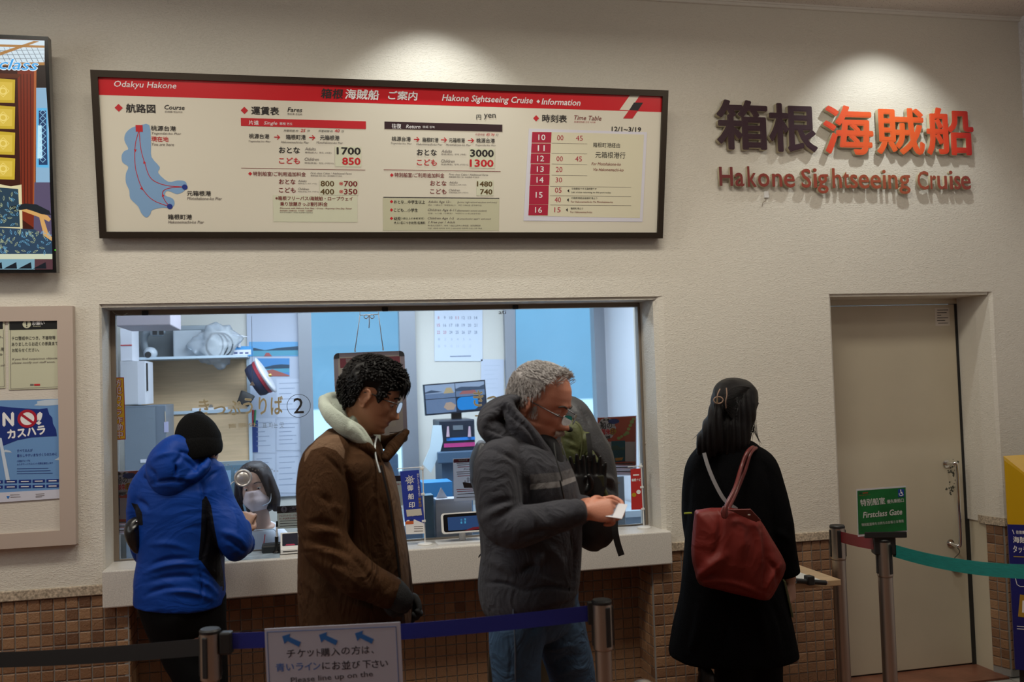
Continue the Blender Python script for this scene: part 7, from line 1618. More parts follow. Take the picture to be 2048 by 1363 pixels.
put('drawcord', tube(BM(), smoothpts([atz(1108, 885, Z-.13), atz(1112, 915, Z-.17), atz(1122, 950, Z-.19), atz(1124, 962, Z-.19)], 5), .0022, 6), mat('black_cord', (.01, .01, .01, 1), .7), ho)
put('drawcord', tube(BM(), smoothpts([atz(1122, 885, Z-.10), atz(1130, 908, Z-.14), atz(1134, 922, Z-.15)], 5), .0020, 6), mat('black_cord', (.01, .01, .01, 1), .7), ho)
put('zip', tube(BM(), smoothpts([atz(1120, 960, Z-.20), atz(1141, 1060, Z-.155), atz(1143, 1120, Z-.15), atz(1138, 1190, Z-.15)], 5), .0028, 6), mat('black_zip', (.012, .012, .012, 1), .4), ho)
# slip of paper in the hand
pp_ = Plane(atz(1204, 1030, Z-.32), (Rh+UZ*-.10-Fh*.3), (-Rh*.2+UZ*.45+Fh*.9))
tk = thing('paper_slip', atz(1225, 1020, Z-.32), 'small folded white ticket slip held by the grey-haired person', 'paper')
bm = BM(); plate(pp_, [(-.02, .0), (.062, -.006), (.066, .07), (-.01, .075)], -.0006, 0, bm)
put('slip', bm, mat('ticket_paper', (.66, .65, .70, 1), .6), tk); pr('print_block', pp_, [(.018, .004), (.032, .003), (.036, .066), (.022, .067)], .0006, mat('ticket_grey', (.18, .18, .24, 1)), tk)
# jeans
M_jn = mat('blue_denim', (.035, .085, .165, 1), .85, bump=(500, .35), var=(5, .35), wr=(10, .5))
jn = trousers('jeans', M_jn, [g_(rR), g_(rL), g_([(1068, 1150, 84, 0, .18), (1070, 1200, 86, 0, .19), (1074, 1240, 70, 0, .15)])], old, .006, folds=[(1098, 1300, 1150, 1290, 6, .006), (1105, 1325, 1165, 1310, 6, -.006), (1110, 1350, 1172, 1335, 6, .005), (1060, 1262, 1088, 1246, 6, -.006), (1010, 1250, 1016, 1363, 3, -.003)], amp=.004)
put('side_seam', tube(BM(), smoothpts([atz(1026, 1210, Z-.205), atz(1030, 1290, Z-.208), atz(1031, 1363, Z-.198), atz(1036, 1480, Z-.17)], 6), .0022, 6), mat('denim_stitch', (.10, .13, .18, 1), .8), jn)
put('side_seam', tube(BM(), smoothpts([atz(1104, 1262, Z-.02), atz(1128, 1310, Z+.0), atz(1148, 1363, Z+.02), atz(1160, 1480, Z+.06)], 6), .0020, 6), mat('denim_stitch', (.10, .13, .18, 1), .8), jn)
for q in (f0, f1): foot('shoe', q, Rh, old, mat('grey_trainer', (.12, .12, .13, 1), .6))
# ---------------------------------------------------------------- person in the blue jacket at the counter
Z = 3.86; g_ = G(Z)
Hb = head_frame(atz(397, 893, Z+.0), -76, 12, 0, .96)
bm = BM(); head_shape(bm, Hb)
nk = Hb @ Vector((0, -.02, -.055)); nb_ = atz(382, 965, Z)
loft(bm, [(nk+UZ*.02, .05, .054), (nk.lerp(nb_, .5), .056, .06), (nb_, .065, .075)], n=22)
loft(bm, g_([(375, 960, 58, 0, .09), (370, 1000, 78, 0, .12), (366, 1080, 70, 0, .11), (362, 1160, 64, 0, .105), (368, 1220, 66, 0, .12), (376, 1260, 60, 0, .12)]), n=26, sub=4)
sh = atz(422, 965, Z-.0); el = atz(466, 1082, Z-.03); wr = atz(477, 1062, Z+.16)
limb(bm, [(sh, .045), (atz(438, 1020, Z-.01), .040), (el, .036), (wr, .028)])
hand(bm, wr-UZ*.0, (Rh*.28+UZ*.75+Fh*.5), Fh*.6-UZ*.5-Rh*.2, curl=[.9, 1.0, 1.1, 1.1], right=True, s=.95, tcurl=.8)
sh2 = atz(300, 968, Z); el2 = atz(286, 1088, Z+.02); wr2 = atz(322, 1090, Z+.26)
limb(bm, [(sh2, .055), (sh2.lerp(el2, .5), .05), (el2, .042), (wr2, .03)]); hand(bm, wr2, (Rh*.5+Fh*.8), -UZ, curl=.3, right=False, s=.95)
lgL = [(330, 1195, 52, .0, .12), (345, 1250, 50, .0, .11), (372, 1310, 44, 0, .10), (392, 1363, 38, 0, .09), (404, 1450, 32, 0, .075), (408, 1560, 27, .0, .062)]
lgR = [(400, 1195, 50, .02, .12), (404, 1250, 46, .03, .11), (412, 1310, 40, .04, .10), (418, 1363, 36, .05, .09), (424, 1450, 30, .06, .075), (428, 1545, 27, .08, .062)]
for r_ in (lgL, lgR): loft(bm, g_([(a, b, c*.62, d, e*.62) for a, b, c, d, e in r_]), n=16, sub=3)
me = fuse(bm, .0048, 3); me.materials.append(skin('fair_skin', (.46, .27, .19, 1)))
blu = put('person', me, None, origin=gnd(400, Z)); tag(blu, 'person in a bright blue hooded jacket and black knitted hat at the counter', 'person')
# knitted hat
M_hat = mat('black_ribbed_knit', (.004, .004, .0045, 1), .95, bump=(160, .6, (3, 3, .4)), spec=.15)
bm = BM()
loft(bm, [(atz(x, y, Z+dz), px2m(w_, Z), d) for x, y, w_, dz, d in [(396, 900, 41, -.01, .105), (396, 880, 45, -.005, .108), (395, 860, 41, .0, .100), (396, 843, 32, .01, .080), (398, 830, 17, .02, .045), (399, 826, 7, .02, .02)]], n=32, sub=5)
ht = put('knitted_hat', fuse(bm, .005, 3), M_hat, blu)
bm = BM(); R1 = [(397, 913, 46, -.012, .112), (394.5, 883, 48.5, -.008, .116)]
loft(bm, [(atz(x, y, Z+dz), px2m(w_, Z), d) for x, y, w_, dz, d in [(399, 911, 43, -.012, .108), (397, 899, 46.5, -.012, .114), (395, 886, 46.5, -.008, .114), (394, 879, 44, -.006, .108)]], n=36, sub=3, cap=.1)
put('turned_brim', fuse(bm, .005, 2), M_hat, ht)
# jacket
M_bl = mat('royal_blue_shell', (.003, .044, .29, 1), .55, bump=(55, .08), spec=.2, wr=(5, .22, (.7, .7, 1.5))); M_bk = mat('black_side_panel', (.004, .005, .010, 1), .7, spec=.15)
bm = BM()
loft(bm, g_([(372, 918, 54, .02, .08), (370, 940, 78, .0, .11), (366, 968, 88, 0, .135), (364, 1010, 86, 0, .145), (362, 1060, 84, 0, .145), (362, 1110, 82, 0, .145), (360, 1150, 84, 0, .15), (360, 1185, 86, 0, .155), (359.5, 1204, 86, 0, .155)]), n=44, sub=5, e=2.4, cap=.05)
loft(bm, g_([(418, 940, 28, .0, .09), (428, 972, 28, .0, .095), (438, 1010, 32, -.01, .09), (456, 1050, 34, -.03, .085), (470, 1078, 32, -.035, .078), (477, 1088, 26, .02, .066), (482, 1078, 20, .09, .052), (482, 1066, 18, .13, .045)]), n=30, sub=5)
loft(bm, g_([(312, 945, 28, .0, .09), (292, 975, 30, 0, .09), (284, 1010, 26, .01, .085), (282, 1050, 24, .02, .08), (288, 1092, 22, .05, .07), (304, 1100, 18, .16, .055), (320, 1092, 16, .24, .045)]), n=28, sub=5)
me = fuse(bm, .0055, 3)
sculpt(me, folds=[(290, 1145, 400, 1128, 5, .006), (290, 1165, 420, 1160, 6, -.006), (300, 1130, 380, 1118, 5, -.005), (330, 1182, 430, 1200, 5, .007), (290, 1190, 360, 1176, 5, -.005), (380, 1150, 440, 1195, 5, .006), (400, 1140, 446, 1170, 5, -.006), (400, 960, 408, 1010, 6, -.008), (408, 990, 400, 1130, 4, -.006), (440, 1060, 492, 1090, 6, .006), (446, 1075, 490, 1104, 5, -.006),
                  (458, 1010, 474, 1060, 5, .005), (398, 1140, 400, 1204, 3, -.006), (275, 1000, 296, 1018, 5, -.008), (404, 972, 440, 940, 3, -.005), (300, 1088, 380, 1098, 6, .004)], n_amp=.004, n_scale=(5, 5, 12), fine=.0002)
M_blz = M_bl.copy(); M_blz.name = 'royal_blue_shell_with_black_side'; me.materials.append(M_blz)
x_, y_, z_ = projn(coords(me))
zone(me, M_blz, 'side', [[(404, 1000), (412, 990), (422, 1010), (430, 1060), (440, 1110), (447, 1150), (448, 1172), (440, 1172), (432, 1162), (401, 1120), (397, 1118), (402, 1060)], [(262, 1005), (275, 1008), (284, 1025), (286, 1050), (276, 1050), (270, 1020)]], (.004, .005, .010, 1), (x_, y_))
bj = put('blue_jacket', me, None, blu)
bm = BM()
loft(bm, g_([(352, 970, 42, -.03, .10), (352, 950, 55, -.045, .12), (355, 925, 56, -.05, .125), (362, 905, 44, -.045, .11), (370, 895, 28, -.03, .08)]), n=34, sub=5)
loft(bm, g_([(318, 948, 20, -.05, .07), (345, 962, 15, -.10, .05), (380, 955, 16, -.10, .05), (408, 938, 12, -.06, .06), (414, 926, 9, -.0, .05)]), n=20, sub=5)
me = fuse(bm, .005, 3); sculpt(me, folds=[(362, 905, 350, 925, 4, -.008), (350, 925, 350, 955, 4, -.012), (352, 900, 412, 930, 4, -.007), (305, 920, 345, 905, 5, .006), (300, 935, 312, 965, 5, -.006), (380, 905, 410, 935, 5, .006), (368, 918, 398, 948, 4, -.005), (305, 966, 400, 972, 4, -.008)], n_amp=.004, n_scale=(9, 9, 9)); put('hood', me, M_bl, bj)
cfp = [(484, 1066, 19, .12, .048), (484, 1058, 18.5, .135, .045), (484, 1050, 17, .15, .042)]
put('cuff', fuse(loft(BM(), g_(cfp), n=24, sub=3), .0045, 2), M_bl, bj)
put('hem_cord', tube(BM(), [atz(444, 1162, Z-.10), atz(447, 1172, Z-.10), atz(446, 1180, Z-.10)], .003, 6), M_blk, bj)
trousers('black_trousers', mat('black_trouser_cloth', (.003, .003, .0036, 1), .9, spec=.15), [g_(lgL), g_(lgR), g_([(363, 1170, 78, 0, .14), (366, 1215, 80, 0, .15), (376, 1250, 68, 0, .13)])], blu)
foot('shoe', atz(408, 1560, Z), Fh, blu, mat('dark_shoe_leather', (.015, .013, .012, 1), .4)); foot('shoe', atz(428, 1545, Z+.08), Fh, blu, mat('dark_shoe_leather', (.015, .013, .012, 1), .4))
# black pouch at the left elbow
bm = BM(); loft(bm, g_([(281, 1038, 10, -.06, .03), (270, 1052, 17, -.07, .05), (272, 1072, 18, -.07, .055), (280, 1094, 12, -.06, .04)]), n=20, sub=4)
me = fuse(bm, .0045, 2); sculpt(me, folds=[(262, 1065, 286, 1045, 3, .004)], n_amp=.004, n_scale=(20, 20, 20)); pch = put('shoulder_pouch', me, mat('black_glossy_nylon', (.008, .008, .009, 1), .3), origin=atz(275, 1095, Z-.06)); tag(pch, 'small black shoulder pouch hanging behind the left elbow of the blue jacket', 'bag')
put('zip_pull', ellipsoid(BM(), Matrix.Translation(atz(274, 1042, Z-.125)) @ Matrix.Diagonal((.004, .003, .003, 1)), 8, 6), M_chrome, pch)

# ---------------------------------------------------------------- woman in the black coat
Z = 4.02; g_ = G(Z)
Hw = head_frame(atz(1470, 818, Z), -38, 8, 0, .97)
bm = BM(); head_shape(bm, Hw, jaw=.92)
nk = Hw @ Vector((0, -.02, -.055)); nb_ = atz(1456, 905, Z)
loft(bm, [(nk+UZ*.02, .044, .048), (nk.lerp(nb_, .5), .047, .05), (nb_, .055, .06)], n=22)
loft(bm, g_([(1456, 900, 40, 0, .08), (1460, 940, 62, 0, .10), (1464, 1010, 58, 0, .10), (1466, 1090, 54, 0, .10), (1466, 1160, 60, 0, .12), (1466, 1220, 60, 0, .12)]), n=26, sub=4)
sh = atz(1524, 935, Z+.02); el = atz(1560, 1060, Z-.02); wr = atz(1580, 1160, Z+.0)
limb(bm, [(sh, .05), (sh.lerp(el, .5), .044), (el, .038), (wr, .026)])
hand(bm, wr, (Rh*.05-UZ*1.0), -Rh*.75+Fh*.5, curl=[.5, .62, .7, .8], right=True, s=.95, tcurl=.5)
sh2 = atz(1396, 935, Z+.02); el2 = atz(1388, 1060, Z+.06); wr2 = atz(1410, 1150, Z+.12)
limb(bm, [(sh2, .05), (sh2.lerp(el2, .5), .044), (el2, .038), (wr2, .026)]); hand(bm, wr2, (-UZ+Fh*.2), Rh, curl=.5, right=False, s=.88)
wl = [(1468, 1230, 28, .0, .08), (1468, 1320, 25, .0, .07), (1466, 1400, 22, 0, .055), (1464, 1500, 20, 0, .04)]; wr_ = [(1520, 1230, 32, .03, .08), (1524, 1320, 28, .03, .07), (1526, 1400, 24, .03, .055), (1528, 1490, 20, .03, .04)]
for r_ in (wl, wr_): loft(bm, g_(r_), n=16, sub=3)
me = fuse(bm, .0048, 3); me.materials.append(skin('light_skin', (.52, .32, .24, 1)))
wom = put('person', me, None, origin=gnd(1480, Z)); tag(wom, 'person with long dark clipped hair in a long black coat, seen from behind', 'person')
M_dh = mat('very_dark_hair', (.006, .005, .006, 1), .38, spec=.30, bump=(160, .5, (6, 6, .5)))
bm = BM()
bm2 = scalp(Hw, lambda p: (p.z-np.interp(p.y, [-.1, .02, .05, .08, .1], [-.2, -.08, .02, .07, .09]))/.02, .016, .003, 30); me0 = bpy.data.meshes.new('x'); bm2.to_mesh(me0); bm2.free(); bm.from_mesh(me0); bpy.data.meshes.remove(me0)
loft(bm, g_([(1466, 775, 26, .0, .06), (1467, 792, 40, .0, .085), (1466, 815, 45, -.01, .09), (1462, 840, 45, -.015, .09), (1456, 862, 46, -.03, .085), (1448, 884, 50, -.045, .07), (1444, 900, 50, -.055, .05)]), n=36, sub=5)
loft(bm, g_([(1432, 800, 8, -.10, .03), (1430, 825, 14, -.11, .035), (1424, 860, 22, -.11, .04), (1416, 890, 26, -.10, .035), (1410, 908, 18, -.09, .02)]), n=24, sub=4)
me = fuse(bm, .005, 2)
P = coords(me); Nn = normals(me).astype(float); x_, y_, z_ = projn(P)
setco(me, P+Nn*(.0035*np.sin(x_*.55+3*vnoise(P*np.array((8, 8, 3)))) * np.clip((y_-770)/60, 0, 1))[:, None])
hr = put('hair', me, M_dh, wom)
R = random.Random(12); bm = BM()
for k in range(420):
    u = R.uniform(-1, 1); x0 = 1467+u*38+R.gauss(0, 2); y0 = 800+R.uniform(-10, 50)+abs(u)*12
    xe = 1448+u*50+R.gauss(0, 5); ye = 902+R.uniform(-26, 6)-max(0, u)*10; d0 = -.098*math.sqrt(max(.05, 1-u*u*.9))-.004
    P = []
    for t in (0, .25, .5, .75, 1): P.append(atz(x0+(xe-x0)*t**1.3+3*math.sin(t*5+k), y0+(ye-y0)*t, Z+d0*(1-.35*t)+.0))
    tuft(bm, P, R.uniform(.0012, .0026))
for k in range(120):
    x0 = 1434+R.gauss(0, 3); y0 = 806+R.uniform(-4, 8); xe = 1412+R.gauss(0, 9); ye = 896+R.uniform(-20, 18)
    P = [atz(x0+(xe-x0)*t**1.4+2.5*math.sin(t*4+k), y0+(ye-y0)*t, Z-.115-.02*math.sin(t*3)+.03*t) for t in (0, .25, .5, .75, 1)]; tuft(bm, P, R.uniform(.0015, .003))
for k in range(26):    # strands swept over the crown to the clip
    y0 = 766+k*2.4; 
    P = [atz(1502-k*.6+6*(k/26), y0+10, Z-.045), atz(1486, y0+6, Z-.085), atz(1464, y0+10, Z-.105), atz(1440, 800+R.gauss(0, 4), Z-.112)]; tuft(bm, smoothpts(P, 3), .0022)
for k in range(5):
    P = [atz(1508+t*t*10+k*1.2, 838+t*(45+k*4), Z-.03) for t in (0, .25, .5, .75, 1)]; P2 = [atz(1500+t*14+k*1.0+6*t*t, 846+t*(38+k), Z-.05) for t in (0, .25, .5, .75, 1)]
    tuft(bm, P, .0006, .0002); tuft(bm, P2, .0006, .0002)
put('hair_strands', bm, M_dh, hr, sm=True, kind='stuff')
M_cl = mat('clear_tortoise_acetate', (.30, .20, .15, 1), .15, spec=.8); M_gold = mat('pale_gold', (.55, .42, .25, 1), .25, 1.0)
cc = atz(1436, 799, Z-.135); ccp = Plane(cc, RT, UP); ck = lambda x, y, h=0: ccp.P((x-1436)*Z/FPX, -(y-799)*Z/FPX, h)
clip = put('hair_claw', tube(BM(), [ck(1427+9*math.cos(a)+9, 799.5+6.5*math.sin(a), .006) for a in np.linspace(0, 6.283, 20)][:-1], .0028, 8, closed=True), M_cl, wom)
put('claw_bar', tube(BM(), smoothpts([ck(1452, 776, .002), ck(1452, 790, .010), ck(1450, 802, .008), ck(1452, 815, -.002)], 4), .0026, 8), M_cl, clip); put('claw_bar', tube(BM(), smoothpts([ck(1440, 778, .0), ck(1434, 790, .008), ck(1434, 806, .008)], 4), .0026, 8), M_cl, clip)
put('gold_hinge', cyl(BM(), ck(1433, 794, .010), ck(1433, 806, .010), .0028), M_gold, clip)
# coat
M_co = mat('black_wool_coat', (.0028, .0028, .0036, 1), .95, bump=(250, .25), spec=.08, wr=(5, .3, (1, 1, .4)))
bm = BM()
loft(bm, g_([(1456, 886, 44, .0, .08), (1458, 902, 66, 0, .10), (1458, 925, 74, 0, .115), (1458, 965, 84, 0, .13), (1460, 1010, 86, 0, .14), (1460, 1080, 88, 0, .15), (1461, 1150, 96, 0, .165), (1464, 1200, 106, 0, .18), (1466, 1250, 118, 0, .195), (1467, 1306, 128, 0, .205)]), n=48, sub=5, e=2.3, cap=.03)
loft(bm, g_([(1500, 912, 26, .0, .075), (1522, 932, 32, .01, .085), (1538, 980, 32, .0, .085), (1550, 1030, 32, -.01, .08), (1560, 1080, 30, -.01, .076), (1567, 1115, 28, .0, .07), (1577, 1148, 23, .0, .060)]), n=30, sub=5, cap=.1)
loft(bm, g_([(1414, 912, 26, .0, .075), (1396, 940, 26, .01, .08), (1390, 1000, 25, .03, .08), (1392, 1060, 24, .05, .075), (1402, 1120, 22, .08, .065), (1410, 1148, 20, .10, .055)]), n=26, sub=5, cap=.1)
me = fuse(bm, .006, 3); sculpt(me, folds=[(1400, 1200, 1380, 1306, 10, .008), (1450, 1220, 1440, 1310, 10, -.008), (1510, 1210, 1530, 1306, 10, .008), (1552, 1060, 1580, 1085, 7, .005), (1540, 1200, 1570, 1300, 8, -.008)], n_amp=.004, n_scale=(6, 6, 3)); ctc = put('black_coat', me, M_co, wom)
trousers('black_trousers', mat('black_trouser_cloth', (.003, .003, .0036, 1), .9, spec=.15), [g_([(1468, 1250, 40, .0, .10), (1468, 1340, 38, .0, .09), (1466, 1420, 34, 0, .08), (1464, 1500, 32, 0, .075)]), g_([(1524, 1250, 40, .03, .10), (1526, 1340, 38, .03, .09), (1528, 1420, 34, .03, .08), (1530, 1490, 32, .03, .075)])], wom)
foot('shoe', atz(1460, 1500, Z), Fh, wom, mat('dark_shoe_leather', (.015, .013, .012, 1), .4), s=.9); foot('shoe', atz(1528, 1490, Z+.03), Fh, wom, mat('dark_shoe_leather', (.015, .013, .012, 1), .4), s=.9)
# strap across the back
stp = thing('crossbody_strap', atz(1430, 960, Z-.14), 'thin grey crossbody strap running over the back of the black coat', 'strap')
sp = smoothpts([atz(1408, 905, Z-.126), atz(1417, 935, Z-.138), atz(1432, 970, Z-.150), (atz(1450, 1000, Z-.158)), atz(1474, 1018, Z-.160)], 5)
bm = BM()
def ribbon(bm, pts, W_, wd, th=.0012):
    """flat strap along pts, its width along W_ (vector or list), thickness th"""
    prev = None
    for i, p in enumerate(pts):
        t = (pts[min(i+1, len(pts)-1)]-pts[max(i-1, 0)]).normalized(); wv = Vector(W_[i] if isinstance(W_, list) else W_); wv = (wv-t*wv.dot(t)).normalized(); nn = t.cross(wv)
        r = [bm.verts.new(p+wv*a*wd/2+nn*b*th/2) for a, b in ((-1, -1), (1, -1), (1, 1), (-1, 1))]
        if prev:
            for k in range(4): bm.faces.new((prev[k], prev[(k+1) % 4], r[(k+1) % 4], r[k]))
        else: bm.faces.new(r[::-1])
        prev = r
    bm.faces.new(prev); return bm
put('strap', ribbon(bm, sp, Rh, .015, .003), mat('grey_strap_leather', (.26, .25, .26, 1), .5), stp)
# red shopper bag
M_rb = mat('brick_red_nylon', (.16, .016, .012, 1), .55, bump=(9, .10), spec=.3, var=(7, .12), wr=(5, .25)); M_rl = mat('reddish_brown_leather', (.13, .024, .022, 1), .38)
Zb = Z-.25; bg = thing('shopper_bag', atz(1468, 1200, Zb), 'large brick red nylon shopper bag with leather handles over the shoulder of the black coat', 'bag')
OUT = [(1390, 1020), (1384, 1100), (1390, 1140), (1400, 1168), (1440, 1180), (1490, 1192), (1532, 1200), (1548, 1186), (1569, 1142), (1568, 1120), (1545, 1080), (1520, 1040), (1490, 1020), (1445, 1014)]
CX_, CY_ = 1472, 1108
def inflate(name, OUT, c, zc, thick, m, parent, folds=(), amp=.004, rings=14, pw=.5, vox=.005):
    """pillow: outline in pixels at depth zc swollen to +-thick"""
    bm = BM(); n = 72; L = [Vector((x, y, 0)) for x, y in OUT]; L = L+[L[0]]; S = smoothpts(L, 8)[:-1]
    idx = [int(i*len(S)/n) for i in range(n)]; S = [S[i] for i in idx]
    for s in (-1, 1):
        prev = None
        for j in range(rings+1):
            t = 1-j/rings; h = thick*(1-t**2.6)**pw
            ring = [atz(c[0]+(p.x-c[0])*t, c[1]+(p.y-c[1])*t, zc+s*h) for p in S] if j < rings else [atz(c[0], c[1], zc+s*thick)]
            ring = [bm.verts.new(q) for q in ring]
            if prev:
                for k in range(n):
                    if len(ring) == 1: bm.faces.new((prev[k], prev[(k+1) % n], ring[0]))
                    else: bm.faces.new((prev[k], prev[(k+1) % n], ring[(k+1) % n], ring[k]))
            prev = ring
    bmesh.ops.remove_doubles(bm, verts=bm.verts, dist=1e-5); bmesh.ops.recalc_face_normals(bm, faces=bm.faces)
    me = fuse(bm, vox, 2); sculpt(me, folds=folds, n_amp=amp, n_scale=(8, 8, 5)); return put(name, me, m, parent)
bd = inflate('body', OUT, (CX_, CY_), Zb, .075, M_rb, bg, folds=[(1400, 1155, 1450, 1110, 10, .012), (1395, 1165, 1440, 1145, 6, -.009), (1440, 1025, 1425, 1120, 8, -.008), (1470, 1030, 1480, 1130, 12, .006), (1520, 1060, 1530, 1180, 7, -.012), (1500, 1035, 1525, 1120, 8, .008), (1530, 1185, 1560, 1130, 5, .010), (1540, 1120, 1555, 1165, 5, -.008), (1410, 1160, 1530, 1190, 5, .006), (1450, 1030, 1500, 1030, 5, .006)], amp=.005)
put('top_flap', fuse(plate(Plane(atz(1490, 1030, Zb-.072), RT, (UP-FW*.3)), [( (x-1490)*Zb/FPX, -(y-1030)*Zb/FPX) for x, y in [(1444, 1017), (1500, 1016), (1522, 1040), (1512, 1044), (1490, 1034), (1462, 1020)]], -.004, .004), .0025, 1), M_rl, bg)
put('snap', ellipsoid(BM(), Matrix.Translation(atz(1498, 1029, Zb-.088)) @ Matrix.Diagonal((.007, .005, .004, 1)), 10, 8), M_chrome, bg)
put('zip_end', box(BM(), *[f(*[q[i] for q in (atz(1368, 1027, Zb), atz(1384, 1024, Zb))]) for i in range(3) for f in (min, max)]), mat('lime_zip_tape', (.35, .40, .02, 1), .6), bg)
hp1 = smoothpts([atz(1449, 1036, Zb-.082), atz(1453, 1010, Zb-.078), atz(1470, 975, Zb-.02), atz(1482, 935, Z-.165), atz(1494, 905, Z-.135), atz(1506, 894, Z-.07), atz(1512, 900, Z+.02)], 6)
hp2 = smoothpts([atz(1455, 1020, Zb-.02), atz(1472, 985, Z-.19), atz(1490, 940, Z-.15), atz(1500, 908, Z-.125), atz(1512, 896, Z-.06), atz(1518, 904, Z+.02)], 6)
put('handle', tube(BM(), hp1, .0078, 12), M_rl, bg, sm=True); put('handle', tube(BM(), hp2, .0078, 12), M_rl, bg, sm=True)
put('handle_tab', fuse(loft(BM(), [(atz(1449, 1012, Zb-.080), .007, .004), (atz(1449, 1024, Zb-.084), .016, .004), (atz(1450, 1034, Zb-.085), .012, .004)], n=18, sub=3), .0025, 1), M_rl, bg)
# phone in the right hand, little pouch low at the left
ph = put('phone', box(BM(), -.0045, .0045, -.036, .036, -.075, .075, M=frame(atz(1575, 1194, 3.965), Rh-Fh*.14, Fh+Rh*.14, UZ-Rh*.18), bev=.003), mat('dark_olive_phone_case', (.05, .055, .025, 1), .35), origin=wr-UZ*.15)
tag(ph, 'dark olive phone held low in the hand beside the black coat', 'phone')
pz = thing('drawstring_pouch', atz(1411, 1370, Z-.1), 'small black pouch hanging on a string below the hem of the black coat', 'pouch')
put('string', tube(BM(), [atz(1401, 1312, Z-.1), atz(1402, 1334, Z-.1)], .002, 6), M_blk, pz); bm = BM(); loft(bm, g_([(1404, 1335, 10, -.1, .02), (1412, 1350, 17, -.1, .035), (1412, 1375, 18, -.1, .04), (1412, 1392, 12, -.1, .03)]), n=18, sub=3); put('pouch', fuse(bm, .005, 2), mat('black_glossy_nylon', (.008, .008, .009, 1), .3), pz)

# ---------------------------------------------------------------- clerk behind the glass
Yc = .62; zc = (atz(515, 985, 1)-CAM).dot(FW); pc = at(515, 985, Yc); Z = (pc-CAM).dot(FW); g_ = G(Z)
Hc = head_frame(at(512, 972, Yc), 88, -3, -6, .97)
bm = BM(); head_shape(bm, Hc, jaw=.95, nose=.85)
nk = Hc @ Vector((0, -.015, -.06)); nb_ = atz(524, 1066, Z+.06)
loft(bm, [(nk+UZ*.02, .045, .048), (nk.lerp(nb_, .5), .047, .05), (nb_, .055, .06)], n=22)
loft(bm, g_([(524, 1058, 30, .06, .07), (526, 1090, 52, .07, .09), (528, 1140, 46, .09, .09), (530, 1220, 44, .10, .09)]), n=24, sub=4)
for s in (-1, 1):
    a = atz(526+s*44, 1085, Z+.07); b = atz(526+s*52, 1160, Z-.02); c = a.lerp(b, 1)+Vector((-s*.12, -.10, .03))
    limb(bm, [(a, .045), (b, .038), (c, .027)]); hand(bm, c, Vector((-s*.6, -.6, 0)), -UZ, curl=.3, right=(s < 0), s=.85)
for s in (-1, 1):
    h = atz(530+s*18, 1230, Z+.12); loft(bm, [(h, .07, .08), (h-UZ*.35, .055, .06), (Vector((h.x, h.y, .08)), .04, .045)], n=14, sub=3)
me = fuse(bm, .0045, 3); me.materials.append(skin('light_skin', (.52, .32, .24, 1)))
clk = put('person', me, None, origin=Vector((pc.x, pc.y+.1, 0))); tag(clk, 'clerk with bobbed dark hair and a white face mask behind the glass', 'person')
eyes(Hc, clk); M_ch = mat('dark_brown_hair', (.016, .009, .009, 1), .5, spec=.25); brows(Hc, clk, M_ch, .0022)
bm = BM()
bm2 = scalp(Hc, lambda p: (p.z-np.interp(abs(p.x), [0, .03, .045, .058, .07], [.078, .064, .03, -.03, -.10]) if p.y > .02 else p.z+.09)/.015, .014, .003, 30); me0 = bpy.data.meshes.new('x'); bm2.to_mesh(me0); bm2.free(); bm.from_mesh(me0); bpy.data.meshes.remove(me0)
for s in (-1, 1):
    loft(bm, [(Hc @ Vector((s*.050, .020, .085)), .016, .024), (Hc @ Vector((s*.078, .020, .045)), .016, .034), (Hc @ Vector((s*.092, .014, -.01)), .016, .038), (Hc @ Vector((s*.100, .006, -.07)), .018, .042), (Hc @ Vector((s*.090, .008, -.135)), .016, .036)], n=18, sub=4)
loft(bm, [(Hc @ Vector((0, -.07, .02)), .085, .05), (Hc @ Vector((0, -.065, -.06)), .085, .05), (Hc @ Vector((0, -.05, -.12)), .075, .04)], n=24, sub=3)
put('bobbed_hair', fuse(bm, .005, 3), M_ch, clk)
bm = BM()   # pleated mask
msk = Hc; n = 20; rows = []
for j in range(13):
    v = j/12; z = -.018-.105*v; ring = []
    for k in range(n+1):
        u = k/n*2-1; hw = .058+.010*math.sin(v*3.0)-(.022*max(0, v-.6)/.4); dep = .128-.10*u*u*1.0-.018*(1-v)**2*0-(.030*max(0, v-.65)/.35)+.010*math.sin(v*3.1)+.0025*math.sin(v*16)
        if v < .12: dep -= .014*(1-abs(u))*0
        ring.append(bm.verts.new(msk @ Vector((u*hw, dep-.006, z))))
    rows.append(ring)
for j in range(12):
    for k in range(n): bm.faces.new((rows[j][k], rows[j][k+1], rows[j+1][k+1], rows[j+1][k]))
r = bmesh.ops.extrude_face_region(bm, geom=list(bm.faces))
for v in [q for q in r['geom'] if isinstance(q, bmesh.types.BMVert)]: v.co -= Hc.to_3x3() @ Vector((0, .003, 0))
mk = put('face_mask', bm, mat('pinkish_white_mask', (.62, .50, .50, 1), .8, bump=(200, .2)), clk, sm=True)
for s in (-1, 1): put('ear_loop', tube(BM(), smoothpts([Hc @ Vector((s*.058, .040, -.030)), Hc @ Vector((s*.080, .0, -.01)), Hc @ Vector((s*.060, .036, -.085))], 4), .0015, 6), M_offw, mk)
bm = BM(); loft(bm, g_([(524, 1052, 26, .06, .075), (526, 1072, 50, .07, .10), (528, 1110, 58, .08, .11), (530, 1180, 54, .10, .11), (530, 1240, 52, .10, .11)]), n=32, sub=4, cap=.1)
for s in (-1, 1):
    a = atz(526+s*42, 1080, Z+.07); b = atz(526+s*54, 1160, Z-.02); c = a.lerp(b, 1)+Vector((-s*.10, -.08, .025)); limb(bm, [(a, .058), (b, .052), (c, .040)])
